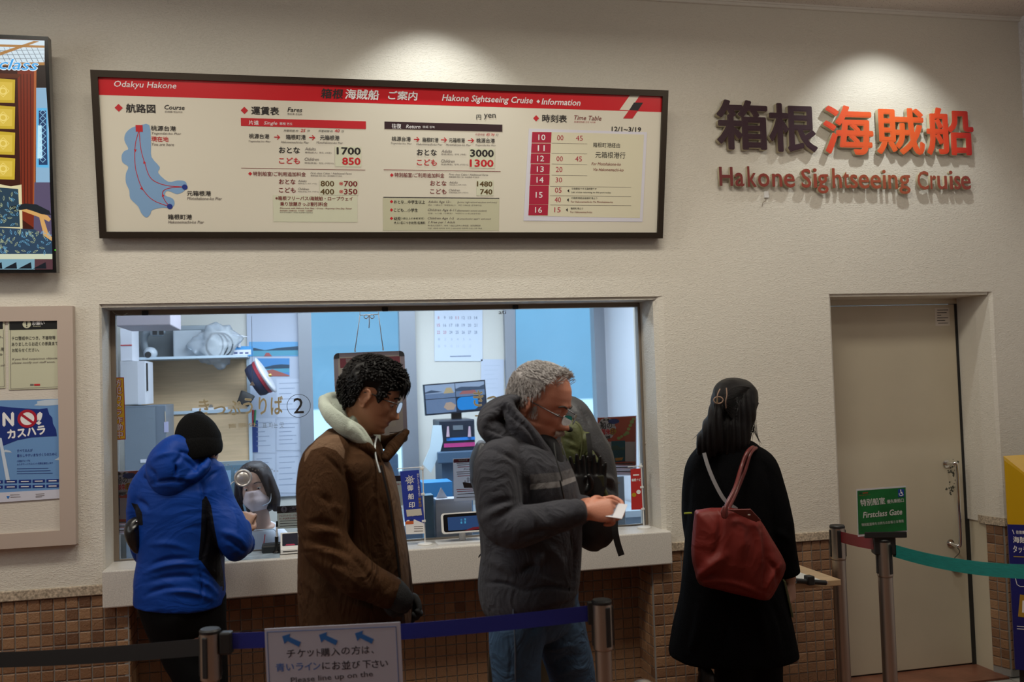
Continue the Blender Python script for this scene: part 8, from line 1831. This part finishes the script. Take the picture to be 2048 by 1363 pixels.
me = fuse(bm, .006, 3); sculpt(me, n_amp=.004, n_scale=(9, 9, 9)); bl = put('white_blouse', me, mat('pale_blouse', (.60, .62, .68, 1), .8), clk)
put('red_piping', tube(BM(), smoothpts([atz(530, 1068, Z-.048), atz(527, 1090, Z-.052), atz(521, 1118, Z-.045)], 4), .0025, 6), I_red, bl)
put('navy_skirt', fuse(loft(BM(), g_([(530, 1235, 50, .10, .11), (530, 1330, 54, .11, .12), (530, 1400, 54, .12, .12)]), n=24, sub=3), .008, 2), mat('navy_wool', (.012, .02, .06, 1), .8), clk)
put('headset_arm', tube(BM(), smoothpts([Hc @ Vector((-.082, .02, -.02)), Hc @ Vector((-.078, .07, -.085)), Hc @ Vector((-.045, .105, -.10))], 4), .003, 8), mat('clear_grey_plastic', (.3, .34, .4, 1), .3), clk)

# ---------------------------------------------------------------- traveller with the rucksack, mostly hidden
Z = 3.80; g_ = G(Z)
Ht = head_frame(atz(1078, 838, Z+.06), 168, 14, 0, .96)
bm = BM(); head_shape(bm, Ht); nk = Ht @ Vector((0, -.02, -.055)); nb_ = atz(1066, 915, Z)
loft(bm, [(nk+UZ*.02, .046, .05), (nk.lerp(nb_, .5), .05, .055), (nb_, .058, .062)], n=20)
loft(bm, g_([(1060, 905, 40, 0, .11), (1056, 950, 48, 0, .15), (1052, 1040, 50, 0, .14), (1050, 1120, 50, 0, .14), (1050, 1190, 50, 0, .14)]), n=24, sub=4)
a1 = [(1050, 935, Z-.16), (1050, 1030, Z-.18), (1015, 1085, Z-.14)]; a2 = [(1050, 935, Z+.16), (1040, 1030, Z+.2), (1015, 1080, Z+.2)]
for A, rt_h in ((a1, False), (a2, True)):
    p = [atz(*q) for q in A]; limb(bm, [(p[0], .05), (p[0].lerp(p[1], .5), .045), (p[1], .038), (p[2], .027)]); hand(bm, p[2], -UZ-Rh*.1, -Rh, curl=.4, right=rt_h, s=.86)
tl = [(1040, 1190, 40, -.09, .09), (1030, 1290, 34, -.1, .08), (1020, 1380, 28, -.1, .065), (1012, 1500, 24, -.1, .055), (1010, 1600, 20, -.1, .05)]; tr = [(1058, 1190, 40, .09, .09), (1062, 1290, 34, .1, .08), (1064, 1380, 28, .1, .065), (1066, 1480, 24, .1, .055), (1068, 1560, 20, .1, .05)]
for r_ in (tl, tr): loft(bm, g_([(a, b, c*.7, d, e*.7) for a, b, c, d, e in r_]), n=14, sub=3)
me = fuse(bm, .005, 3); me.materials.append(skin('fair_skin', (.46, .27, .19, 1)))
tra = put('person', me, None, origin=gnd(1040, Z)); tag(tra, 'traveller almost hidden behind the grey-haired man, in a dark jacket and olive trousers', 'person')
put('hair', fuse(scalp(Ht, lambda p: (p.z-np.interp(p.y, [-.1, .02, .05, .08, .1], [-.09, -.03, .02, .07, .09]))/.02, .010, .003, 30), .005, 2), M_ch, tra)
bm = BM(); loft(bm, g_([(1060, 900, 40, 0, .11), (1056, 930, 54, 0, .17), (1053, 985, 60, 0, .18), (1052, 1060, 60, 0, .175), (1052, 1130, 62, 0, .18), (1052, 1175, 60, 0, .18)]), n=32, sub=4, cap=.1)
for A in (a1, a2): p = [atz(*q) for q in A]; limb(bm, [(p[0], .07), (p[0].lerp(p[1], .5), .064), (p[1], .056), (p[2], .044)])
loft(bm, g_([(966, 888, 12, -.02, .06), (958, 920, 17, -.02, .08), (960, 962, 18, -.02, .08), (972, 1000, 16, -.02, .06)]), n=18, sub=4)
loft(bm, g_([(985, 900, 22, .0, .07), (1020, 905, 30, 0, .1), (1050, 920, 30, 0, .1)]), n=18, sub=3)
me = fuse(bm, .006, 3); sculpt(me, n_amp=.007, n_scale=(12, 12, 16)); put('dark_jacket', me, mat('slate_nylon', (.035, .038, .048, 1), .45), tra)
mo = mat('olive_trouser_cloth', (.105, .095, .055, 1), .85); 
tl2 = [(1035, 1180, 46, -.09, .11), (1022, 1260, 42, -.1, .10), (1014, 1330, 36, -.1, .085), (1008, 1420, 32, -.1, .075), (1004, 1590, 28, -.1, .07)]; tr2 = [(1062, 1180, 44, .09, .11), (1068, 1290, 36, .1, .09), (1070, 1400, 30, .1, .075), (1070, 1550, 27, .1, .07)]
trousers('olive_trousers', mo, [g_(tl2), g_(tr2)], tra)
foot('shoe', atz(1010, 1600, Z-.1), -Rh, tra, mat('grey_trainer', (.12, .12, .13, 1), .6)); foot('shoe', atz(1068, 1560, Z+.1), -Rh, tra, mat('grey_trainer', (.12, .12, .13, 1), .6))
rk = thing('rucksack', atz(1190, 1085, Z), 'large grey and black rucksack with an olive front pocket and a dangling strap', 'rucksack')
M_rg = mat('charcoal_ripstop', (.045, .046, .052, 1), .55, bump=(120, .2)); M_ol = mat('olive_ripstop', (.075, .085, .025, 1), .6, bump=(120, .2)); M_rk = mat('black_cordura', (.007, .007, .008, 1), .6)
bm = BM()
loft(bm, g_([(1110, 806, 18, .02, .06), (1140, 822, 32, .02, .10), (1154, 860, 44, .02, .13), (1162, 905, 60, .02, .14), (1172, 960, 62, .02, .145), (1182, 1010, 56, .02, .14)]), n=36, sub=5)
me = fuse(bm, .0055, 3); sculpt(me, folds=[(1180, 900, 1215, 960, 5, -.008), (1200, 950, 1228, 965, 5, .010), (1205, 965, 1230, 985, 4, -.010), (1160, 815, 1180, 850, 5, -.006)], n_amp=.004, n_scale=(10, 10, 10)); put('main_bag', me, M_rg, rk)
bm = BM(); loft(bm, g_([(1180, 1000, 54, .02, .14), (1186, 1030, 50, .02, .14), (1184, 1060, 46, .02, .13), (1176, 1078, 32, .02, .10)]), n=32, sub=4); me = fuse(bm, .006, 3); sculpt(me, n_amp=.003); put('black_base', me, M_rk, rk)
Zp = Z-.13
inflate('olive_pocket', [(1120, 850), (1128, 840), (1146, 838), (1160, 848), (1168, 862), (1180, 866), (1182, 900), (1176, 925), (1180, 955), (1165, 980), (1150, 985), (1140, 955), (1125, 905)], (1150, 900), Zp, .055, M_ol, rk, folds=[(1122, 875, 1150, 885, 4, -.004), (1135, 895, 1158, 905, 4, -.003), (1168, 862, 1150, 935, 3, -.006)], amp=.0025, vox=.0045)
put('pocket_zip', tube(BM(), smoothpts([atz(1140, 841, Zp-.045), atz(1158, 850, Zp-.055), atz(1164, 878, Zp-.06), atz(1160, 915, Zp-.055), atz(1148, 945, Zp-.05)], 6), .0022, 6), mat('pale_olive_piping', (.11, .12, .045, 1), .6), rk)
put('black_patch', ellipsoid(BM(), Matrix.Translation(atz(1136, 857, Zp-.06)) @ Matrix.Rotation(.35, 4, 'Y') @ Matrix.Diagonal((.020, .006, .011, 1)), 14, 8), M_rk, rk)
bm = BM(); loft(bm, g_([(1178, 905, 10, -.17, .012), (1192, 930, 11, -.18, .012), (1198, 950, 9, -.18, .012), (1204, 975, 7, -.17, .010), (1216, 1000, 7, -.16, .010), (1226, 1012, 9, -.15, .012)]), n=12, sub=4); put('olive_strap', fuse(bm, .004, 1), M_ol, rk)
for L in ([(1176, 866, -.18), (1180, 905, -.2), (1176, 950, -.19), (1182, 985, -.17)], [(1160, 920, -.19), (1175, 950, -.195), (1190, 975, -.18), (1205, 1008, -.16)]):
    put('black_strap', ribbon(BM(), smoothpts([atz(x, y, Z+d) for x, y, d in L], 5), Rh+UZ*.3, .018, .003), M_rk, rk)
put('buckle', box(BM(), -.014, .014, -.006, .006, -.022, .022, M=frame(atz(1201, 962, Z-.20), Rh, Fh, UZ), bev=.004), mat('olive_black_plastic', (.03, .03, .015, 1), .3), rk)
put('dangling_strap', ribbon(BM(), smoothpts([atz(1225, 1010, Z-.13), atz(1229, 1035, Z-.14), atz(1230, 1060, Z-.15), atz(1235, 1085, Z-.15), atz(1243, 1110, Z-.15)], 5), Rh, .024, .004), M_rk, rk)
put('lower_tab', tube(BM(), smoothpts([atz(958, 1112, Z-.1), atz(968, 1098, Z-.1), atz(972, 1090, Z-.08), atz(966, 1102, Z-.1), atz(957, 1114, Z-.1)], 4), .0022, 6), M_rk, rk)
# pair of black gloves clipped to the rucksack
glv = thing('black_gloves', atz(1170, 1000, Z-.22), 'black gloves clipped to the rucksack with fingers pointing up', 'gloves')
for k, (x, y) in enumerate(((1160, 985), (1192, 985))):
    bm = BM(); hand(bm, atz(x, y+12, Z-.225+.03*k), UZ*1.0-Rh*(.12 if k == 0 else -.05), -Fh, curl=.10, s=.98, right=(k == 1)); put('glove', fuse(bm, .004, 2), mat('black_glove_leather', (.006, .006, .007, 1), .45), glv)
# ================================================================== QUEUE BARRIERS, TABLE, KIOSK
def post(name, lbl, x, y_top, z, r_top=.0305, r=.0255, head=.150, heads=(), dark_side=None, collar=True):
    """barrier post whose cap shows at pixel x,y_top at depth z; stands on the floor"""
    top = atz(x, y_top, z); b = Vector((top.x, top.y, 0)); H = top.z
    t = thing(name, b, lbl, 'barrier post')
    put('base', lathe(BM(), b, [(0, 0), (.165, 0), (.168, .006), (.160, .014), (.06, .028), (.03, .036), (0, .036)], (0, 0, 1), 40), M_steel, t, sm=True)
    put('pole', tube(BM(), [b+UZ*.03, b+UZ*(H-head)], r, 40, caps=False), M_steel, t, sm=True)
    h = put('head', lathe(BM(), b+UZ*(H-head), [(r, -.004), (r, -.001), (r_top-.0008, 0), (r_top, .001), (r_top, .004), (r_top, head-.014), (r_top, head-.011)], (0, 0, 1), 40), M_steel, t, sm=True)
    put('cap', lathe(BM(), b+UZ*(H-.013), [(r_top+.0005, 0), (r_top+.001, .008), (r_top-.003, .013), (r_top-.010, .012), (0, .012)], (0, 0, 1), 40), M_blk, h, sm=False)
    for a in heads:
        d = Vector((math.cos(a), math.sin(a), 0)); s_ = Vector((-d.y, d.x, 0)); c = b+UZ*(H-.078)
        put('slot', box(BM(), -.0085, .0085, -.004, .006, -.062, .058, M=frame(c+d*(r_top-.003), s_, d, UZ), bev=.003), M_blk, h)
    return t, b, H, r_top
def belt(name, lbl, A, B, wd, m, sag=.0, twist=0, parent_clip=True, endbox=None):
    pts = [A.lerp(B, t)+UZ*(-sag*4*t*(1-t)) for t in np.linspace(0, 1, 16)]
    t = thing(name, A.lerp(B, .5), lbl, 'belt'); put('webbing', ribbon(BM(), pts, UZ, wd, .0016), m, t); return t
# directions seen from the camera
def ang(v): return math.atan2(v.y, v.x)
A_cam = ang(-Fh); A_rt = ang(Rh); A_lt = ang(-Rh)
pA, bA, HA, rA = post('barrier_post', 'steel barrier post in front of the black trousers, left of the queue sign', 420, 1256, 2.90, heads=(A_cam-.25, A_rt, A_lt, A_cam+math.pi))
pB, bB, HB, rB = post('barrier_post', 'steel barrier post at the right end of the dark blue belt', 1203, 1198, 2.98, heads=(A_cam+.55, A_lt, A_rt, A_cam+math.pi))
pC, bC, HC, rC = post('barrier_post', 'steel barrier post carrying the green sign before the cream door', 1767, 1076, 3.92, heads=(A_cam+.55, A_lt, A_cam+math.pi), r=.0285)
pD, bD, HD, rD = post('barrier_post', 'steel barrier post by the tiled wall at the left edge of the door', 1674, 1049, 4.32, r_top=.0325, r=.0300, heads=(A_cam-.1, A_lt, A_rt, A_cam+math.pi))
M_bb = mat('navy_blue_webbing', (.010, .018, .24, 1), .6, bump=(400, .2)); M_kb = mat('black_webbing', (.006, .006, .007, 1), .7); M_rdb = mat('crimson_webbing', (.17, .006, .015, 1), .6); M_tl = mat('teal_webbing', (.008, .18, .16, 1), .6, var=(30, .15, (1, 1, 8)))
# housing on the right side of post A
q = atz(448, 1284, 2.90); put('belt_housing', box(BM(), -.018, .018, -.018, .018, -.033, .033, M=frame(bA+Rh*(rA+.018)+UZ*(q.z), Rh, Fh, UZ), bev=.006), M_blk, pA)
eA = bA+Rh*(rA+.03); eA.z = atz(459, 1281, 2.90).z
eB = bB-Rh*(rB+.004); eB.z = atz(1183, 1225, 2.98).z
put('belt_clip', box(BM(), -.010, .010, -.010, .010, -.034, .034, M=frame(bB-Rh*(rB+.004)+UZ*eB.z, Rh, Fh, UZ), bev=.003), M_blk, pB)
belt('barrier_belt', 'dark blue barrier belt passing in front of the jeans', eA, eB, .047, M_bb, sag=.012)
lA = bA-Rh*rA; lA.z = atz(398, 1293, 2.90).z; lB = atz(-40, 1320, 3.25)
kb = belt('barrier_belt', 'black barrier belt running from the nearest post to the left edge', lA, lB, .050, M_kb, sag=.006)
bE = Vector((lB.x, lB.y, 0))-Rh*.03
t, b, H, r_ = post('barrier_post', 'barrier post outside the frame holding the black belt', *(proj(Vector((bE.x, bE.y, .93)))[:2]), proj(Vector((bE.x, bE.y, .93)))[2])
# posts C / D with red belt, teal belt
e1 = bD+Rh*.004-Fh*(rD+.002); e1.z = atz(1684, 1074, 4.27).z; e2 = bC-Rh*(rC+.012); e2.z = atz(1750, 1086, 3.92).z
belt('barrier_belt', 'crimson barrier belt between the two posts before the door', e1, e2, .048, M_rdb, sag=.003)
e3 = bC+Rh*(rC+.002)-Fh*.01; e3.z = atz(1782, 1099, 3.92).z; e4 = atz(2075, 1143, 3.35)
tb = belt('barrier_belt', 'teal barrier belt crossing in front of the cream door to the right edge', e3, e4, .050, M_tl, sag=.020)
bF = Vector((e4.x, e4.y, 0))+Rh*.035
q = proj(Vector((bF.x, bF.y, .92))); post('barrier_post', 'barrier post outside the frame holding the teal belt', q[0], q[1], q[2])
# sign on post C
nv = (-Fh-Rh*.12).normalized(); gs = thing('gate_sign', Vector((bC.x, bC.y, HC)), 'green first class gate sign in a clear sleeve on top of the barrier post', 'sign')
u_ = Vector((-nv.y, nv.x, 0)).normalized(); u_ = u_ if u_.dot(Rh) > 0 else -u_
hc = Vector((bC.x, bC.y, HC)); 
put('holder_bar', box(BM(), -.082, .082, -.012, .012, -.013, .013, M=frame(atz(1770, 1068, 3.90), u_, -nv, UZ), bev=.003), M_blk, gs)
put('holder_clamp', box(BM(), -.040, .044, -.034, .030, -.075, .003, M=frame(Vector((bC.x, bC.y, atz(1770, 1068, 3.90).z-.008))+Fh*.012, u_, -nv, UZ), bev=.005), M_blk, gs)
sp_ = Plane(atz(1765, 1020, 3.895), u_+UZ*.012, UZ)
def s4(L): return [sp_.px(*q) for q in L]
put('sleeve', plate(sp_, s4([(1713, 978), (1812, 971), (1815, 1063), (1716, 1073)]), -.003, 0), mat('sign_white_border', (.50, .48, .52, 1), .3), gs)
pr('green_card', sp_, s4([(1714.5, 981), (1811, 974), (1813.5, 1060), (1717, 1068)]), .0008, mat('sign_green', (.008, .11, .028, 1), .35, var=(12, .25)), gs)
def S_(x): return 1680+x/7.572
def Sy(y): return 940+y/7.572
for s, x0, x1, y, hh, b_, sh_ in (('特別船室', 306, 682, 475, 108, .02, 0), ('優先乗船口', 708, 964, 462, 60, .012, 0), ('Firstclass Gate', 340, 942, 650, 92, .02, .25), ('特別船室券をお持ちのお客さま専用', 324, 962, 795, 46, .004, 0)):
    text(sp_, s, S_(x0), S_(x1), Sy(y), hh/7.572, .0016, mat('sign_pale_text', (.50, .50, .48, 1), .5), gs, b_, sh_, rot=.07)
text(sp_, '箱根', S_(288), S_(330), Sy(343), 3, .0014, I_blk, gs, .02, rot=.07); text(sp_, '海賊船', S_(340), S_(425), Sy(340), 3, .0014, mat('sign_orange', (.35, .05, .02, 1)), gs, .02, rot=.07); text(sp_, 'Hakone Sightseeing Cruise', S_(290), S_(465), Sy(374), 1.6, .0014, mat('sign_orange', (.35, .05, .02, 1)), gs, 0, rot=.07)
pr('wheelchair_square', sp_, s4([(S_(878), Sy(288)), (S_(966), Sy(280)), (S_(968), Sy(396)), (S_(880), Sy(404))]), .0016, mat('sign_blue', (.01, .04, .26, 1), .4), gs)
wc = BM(); c = sp_.px(S_(920), Sy(358)); k7 = 3.9/FPX/7.572
for a0 in range(14):
    a = math.radians(150+a0*20); a1_ = math.radians(150+a0*20+21); line_plate(sp_, [(c[0]+25*k7*math.cos(a), c[1]+25*k7*math.sin(a)), (c[0]+25*k7*math.cos(a1_), c[1]+25*k7*math.sin(a1_))], 8*k7, .0024, bm=wc)
def wq(x, y): return sp_.px(S_(x), Sy(y))
line_plate(sp_, [wq(918, 312), wq(920, 345), wq(942, 345), wq(948, 372), wq(956, 370)], 9*k7, .0024, bm=wc); line_plate(sp_, [wq(920, 328), wq(938, 328)], 8*k7, .0024, bm=wc); plate(sp_, circ(wq(917, 299), 8*k7, 12), .0018, .0024, wc)
put('wheelchair_symbol', wc, I_wht, gs)
# queue sign in front of the belt
Zs = 2.80; qn = (-Fh-Rh*.02).normalized(); qs = thing('queue_sign', Vector((atz(665, 1300, Zs).x, atz(665, 1300, Zs).y, 0)), 'white queue sign with three blue arrows in front of the dark blue belt', 'sign')
qp = Plane(atz(665, 1300, Zs), Rh+UZ*.02, UZ)
def K(x): return 380+x/4.6545
def Ky(y): return 1180+y/4.6545
a = qp.px(528, 1257)[0]; b = qp.px(800, 1245)[0]; zt = (qp.px(528, 1256)[1]+qp.px(800, 1244)[1])/2; tl_ = qp.px(529, 1257); tr_ = qp.px(800, 1243.5)
hs = .285
put('board', plate(qp, [(tl_[0], tl_[1]-hs), (tr_[0], tr_[1]-hs), tr_, tl_], -.004, 0), mat('laminated_white_card', (.46, .46, .56, 1), .3), qs)
M_qb = mat('arrow_blue', (.02, .13, .42, 1), .5)
bl_ = [qp.px(K(718), Ky(388)), qp.px(K(1916), Ky(336)), (qp.px(K(1916), Ky(336))[0]+.001, tr_[1]-hs+.012), (qp.px(K(718), Ky(388))[0], tl_[1]-hs+.012)]
put('border_line', line_plate(qp, bl_+[bl_[0]], .0014, .001), M_qb, qs)
for ox, oy in ((0, 0), (343, -14), (678, -28)):
    L = [(858, 426), (932, 402), (926, 432), (1032, 480), (1014, 524), (906, 470), (880, 498)]; pr('arrow', qp, [qp.px(K(x+ox), Ky(y+oy)) for x, y in L], .001, M_qb, qs)
I_q = mat('queue_sign_ink', (.02, .018, .03, 1), .5); M_qt = mat('queue_sign_blue', (.05, .15, .48, 1), .5)
for i, ch in enumerate('チケット購入の方は、'): 
    x0, w2, y0 = ((900, 80, 588), (1000, 76, 584), (1092, 62, 584), (1180, 36, 578), (1218, 84, 574), (1314, 82, 568), (1408, 80, 562), (1502, 84, 556), (1600, 70, 552), (1688, 24, 574))[i]; hh = (74, 76, 60, 70, 78, 76, 66, 80, 70, 26)[i]
    text(qp, ch, K(x0), K(x0+w2), Ky(y0), hh/4.6545, .001, I_q, qs, .006)
for i, ch in enumerate('青いラインにお並び下さい'):
    xs_ = (798, 896, 988, 1066, 1146, 1230, 1322, 1412, 1508, 1606, 1692, 1770)[i]; ws_ = (84, 72, 66, 72, 68, 74, 80, 84, 76, 78, 66, 72)[i]
    text(qp, ch, K(xs_), K(xs_+ws_), Ky(716-i*3.3), (78, 64, 68, 72, 66, 66, 76, 80, 70, 72, 72, 56)[i]/4.6545, .001, M_qt if i < 5 else I_q, qs, .008)
text(qp, 'Please line up on the', K(938), K(1704), Ky(812), 66/4.6545, .001, mat('queue_sign_grey', (.05, .045, .06, 1), .5), qs, .004, rot=.028)
text(qp, 'blue line to buy tickets', K(900), K(1750), Ky(930), 66/4.6545, .001, mat('queue_sign_grey', (.05, .045, .06, 1), .5), qs, .004, rot=.028)
pz_ = Vector((qp.P((a+b)/2, 0, -.02))); put('stand_pole', cyl(BM(), Vector((pz_.x, pz_.y, .02)), Vector((pz_.x, pz_.y, tl_[1]+qp.o.z-.03)), .012), M_steel, qs); put('stand_base', lathe(BM(), Vector((pz_.x, pz_.y, 0)), [(0, 0), (.13, 0), (.13, .008), (.02, .02), (0, .02)], (0, 0, 1), 30), M_steel, qs, sm=True)
# rounded steel top of another thing at the very bottom edge
dm = atz(1286, 1361, 2.55); dt_ = thing('low_barrier_head', Vector((dm.x, dm.y, 0)), 'rounded pale metal top just peeking in at the bottom edge', 'barrier post'); put('dome', lathe(BM(), Vector((dm.x, dm.y, dm.z-.05)), [(.040, 0), (.040, .02), (.034, .040), (.018, .049), (0, .051)], (0, 0, 1), 28), M_steel, dt_, sm=True); put('pole', cyl(BM(), Vector((dm.x, dm.y, .01)), Vector((dm.x, dm.y, dm.z-.05)), .03), M_steel, dt_); put('base', lathe(BM(), Vector((dm.x, dm.y, 0)), [(0, 0), (.10, 0), (.10, .008), (.03, .02), (0, .02)], (0, 0, 1), 30), M_steel, dt_)
# ---- small wooden writing shelf on the wall
M_tb = mat('pale_ash_top', (.52, .36, .21, 1), .35, var=(7, .14, (1, 9, 1)))
tz = .755; c1 = atZ(1682, 1158, tz); c2 = atZ(1600, 1122, tz); wt = thing('writing_shelf', Vector((c1.x-.16, -.12, tz-.04)), 'pale wooden writing shelf on the tiled wall beside the black coat', 'shelf')
yf = c1.y; xr = c1.x
put('top', box(BM(), xr-.32, xr, yf, -.012, tz-.026, tz, bev=.003), M_tb, wt)
for xx in (xr-.28, xr-.09): put('bracket', box(BM(), xx-.012, xx+.012, -.10, -.006, tz-.09, tz-.026), mat('beige_bracket', (.4, .34, .26, 1), .5), wt)
sh_ = thing('form_sheet', Vector((xr-.20, yf+.1, tz)), 'white form lying on the wooden writing shelf', 'paper'); f1_ = atZ(1632, 1156, tz); put('sheet', box(BM(), f1_.x-.15, f1_.x, yf+.02, yf+.19, tz, tz+.0012), mat('form_paper', (.66, .66, .64, 1), .6), sh_)
pn = thing('black_pen', atZ(1606, 1160, tz), 'thick black pen clipped at the front edge of the wooden shelf', 'pen')
a = atz(1592, 1158, (c2-CAM).dot(FW)-.25); b = atz(1613, 1168, (c2-CAM).dot(FW)-.30); a.y = b.y = yf-.02
put('barrel', cyl(BM(), Vector((b.x-.13, yf-.006, tz+.012)), Vector((b.x, yf-.020, tz-.004)), .0105), M_blk, pn); put('clip', box(BM(), b.x-.085, b.x-.055, yf-.030, yf+.012, tz-.008, tz+.030, bev=.004), M_blk, pn); put('tip', cyl(BM(), Vector((b.x, yf-.020, tz-.004)), Vector((b.x+.006, yf-.021, tz-.005)), .006), M_chrome, pn)
# ---- yellow and blue touch-payment kiosk at the right
kc = at(2018, 1100, -.27); ka = math.radians(-38); ku = Vector((math.cos(ka), math.sin(ka), 0)); kn = Vector((-ku.y, ku.x, 0))   # kn points to the wall corner
W_k = .40; D_k = .14
kpl = Plane(Vector((kc.x, kc.y, 0))-kn*.0008, ku, UZ)
zT = kpl.px(2010, 920)[1]; zmid = kpl.px(2017, 1048)[1]; zbot = max(.04, kpl.px(2031, 1338)[1]); zR = kpl.px(2048, 955)
kt = thing('payment_kiosk', Vector((kc.x, kc.y, 0))+ku*W_k/2+kn*D_k/2, 'yellow and blue kiosk cut off by the right edge beside the door', 'kiosk')
M_ky = mat('kiosk_yellow', (.55, .32, .004, 1), .35); M_kb2 = mat('kiosk_blue', (.010, .014, .15, 1), .35)
KM = frame(Vector((kc.x, kc.y, 0)), ku, kn, UZ); sl_ = (zR[1]-zT)/zR[0]; zE = max(zmid+.06, zT+sl_*W_k*.75)
bm = BM(); fr_ = [(0, zmid), (W_k, zmid), (W_k, zE), (W_k*.75, zE), (0, zT)]; bk_ = [(0, zmid), (W_k, zmid), (W_k, zT+.03), (W_k*.75, zT+.03), (0, zT+.01)]
A = [bm.verts.new(KM @ Vector((x, 0, z))) for x, z in fr_]; B = [bm.verts.new(KM @ Vector((x, D_k, z))) for x, z in bk_]
bm.faces.new(A); bm.faces.new(B[::-1])
for i in range(5): bm.faces.new((A[i], B[i], B[(i+1) % 5], A[(i+1) % 5]))
bmesh.ops.recalc_face_normals(bm, faces=bm.faces)
put('yellow_head', bm, M_ky, kt)
put('blue_body', box(BM(), 0, W_k, 0, D_k, zbot, zmid, M=KM), M_kb2, kt)
put('plinth', box(BM(), .02, W_k-.02, .03, D_k-.01, 0, zbot, M=KM), M_blk, kt)
for s, x0, x1, y, hh, m in (('往復乗船券', 2032, 2062, 1064, 7, I_wht), ('海賊船', 2026, 2066, 1079, 13, I_wht), ('タッチ決済', 2026, 2076, 1098, 15, I_wht)): text(kpl, s, x0, x1, y, hh, .0012, m, kt, .015)
print_rect('print_line', kpl, 2027, 1112, 2070, 1114, .0012, mat('kiosk_gold_print', (.35, .25, .05, 1)), kt); put('slash', line_plate(kpl, [kpl.px(2025, 1059), kpl.px(2028, 1067)], .003, .0014), I_wht, kt)
bu = [kpl.px(*q) for q in ((2030, 1152), (2042, 1150), (2050, 1158), (2050, 1172), (2040, 1172), (2034, 1168))]; put('speech_outline', line_plate(kpl, bu+[bu[0]], .003, .0014), I_wht, kt)
pr('yellow_frame', kpl, [kpl.px(*q) for q in ((2040, 1188), (2090, 1196), (2090, 1240), (2036, 1232))], .0014, mat('kiosk_amber', (.42, .24, .03, 1), .4), kt); pr('white_screen_print', kpl, [kpl.px(*q) for q in ((2045, 1200), (2090, 1204), (2090, 1228), (2044, 1224))], .002, I_wht, kt)
for y in (1252, 1257): print_rect('print_line', kpl, 2034, y, 2070, y+1.4, .0014, I_wht, kt)
GR = {'person': 'people in the ticket hall', 'barrier_post': 'queue barrier posts', 'barrier_belt': 'queue barrier belts', 'stamp_poster': 'ship stamp posters', 'payment_notice': 'payment notices on the glass', 'desk_banner': 'desk banners on the counter',
      'notice_sheet': 'notices in the framed board', 'pull_cord': 'pull cords at the glass', 'oak_board': 'oak boards in the office', 'window_lettering_ochre': 'ochre window lettering'}
for o_ in bpy.data.objects:
    k_ = o_.name.split('.')[0]
    if o_.parent is None and k_ in GR and 'label' in o_: o_['group'] = GR[k_]
tv['label'] = 'tall portrait screen at the left showing a patterned armchair beside a wooden pillar'
for o_ in list(bpy.data.objects):
    if o_.name.startswith('temporary'): bpy.data.objects.remove(o_)
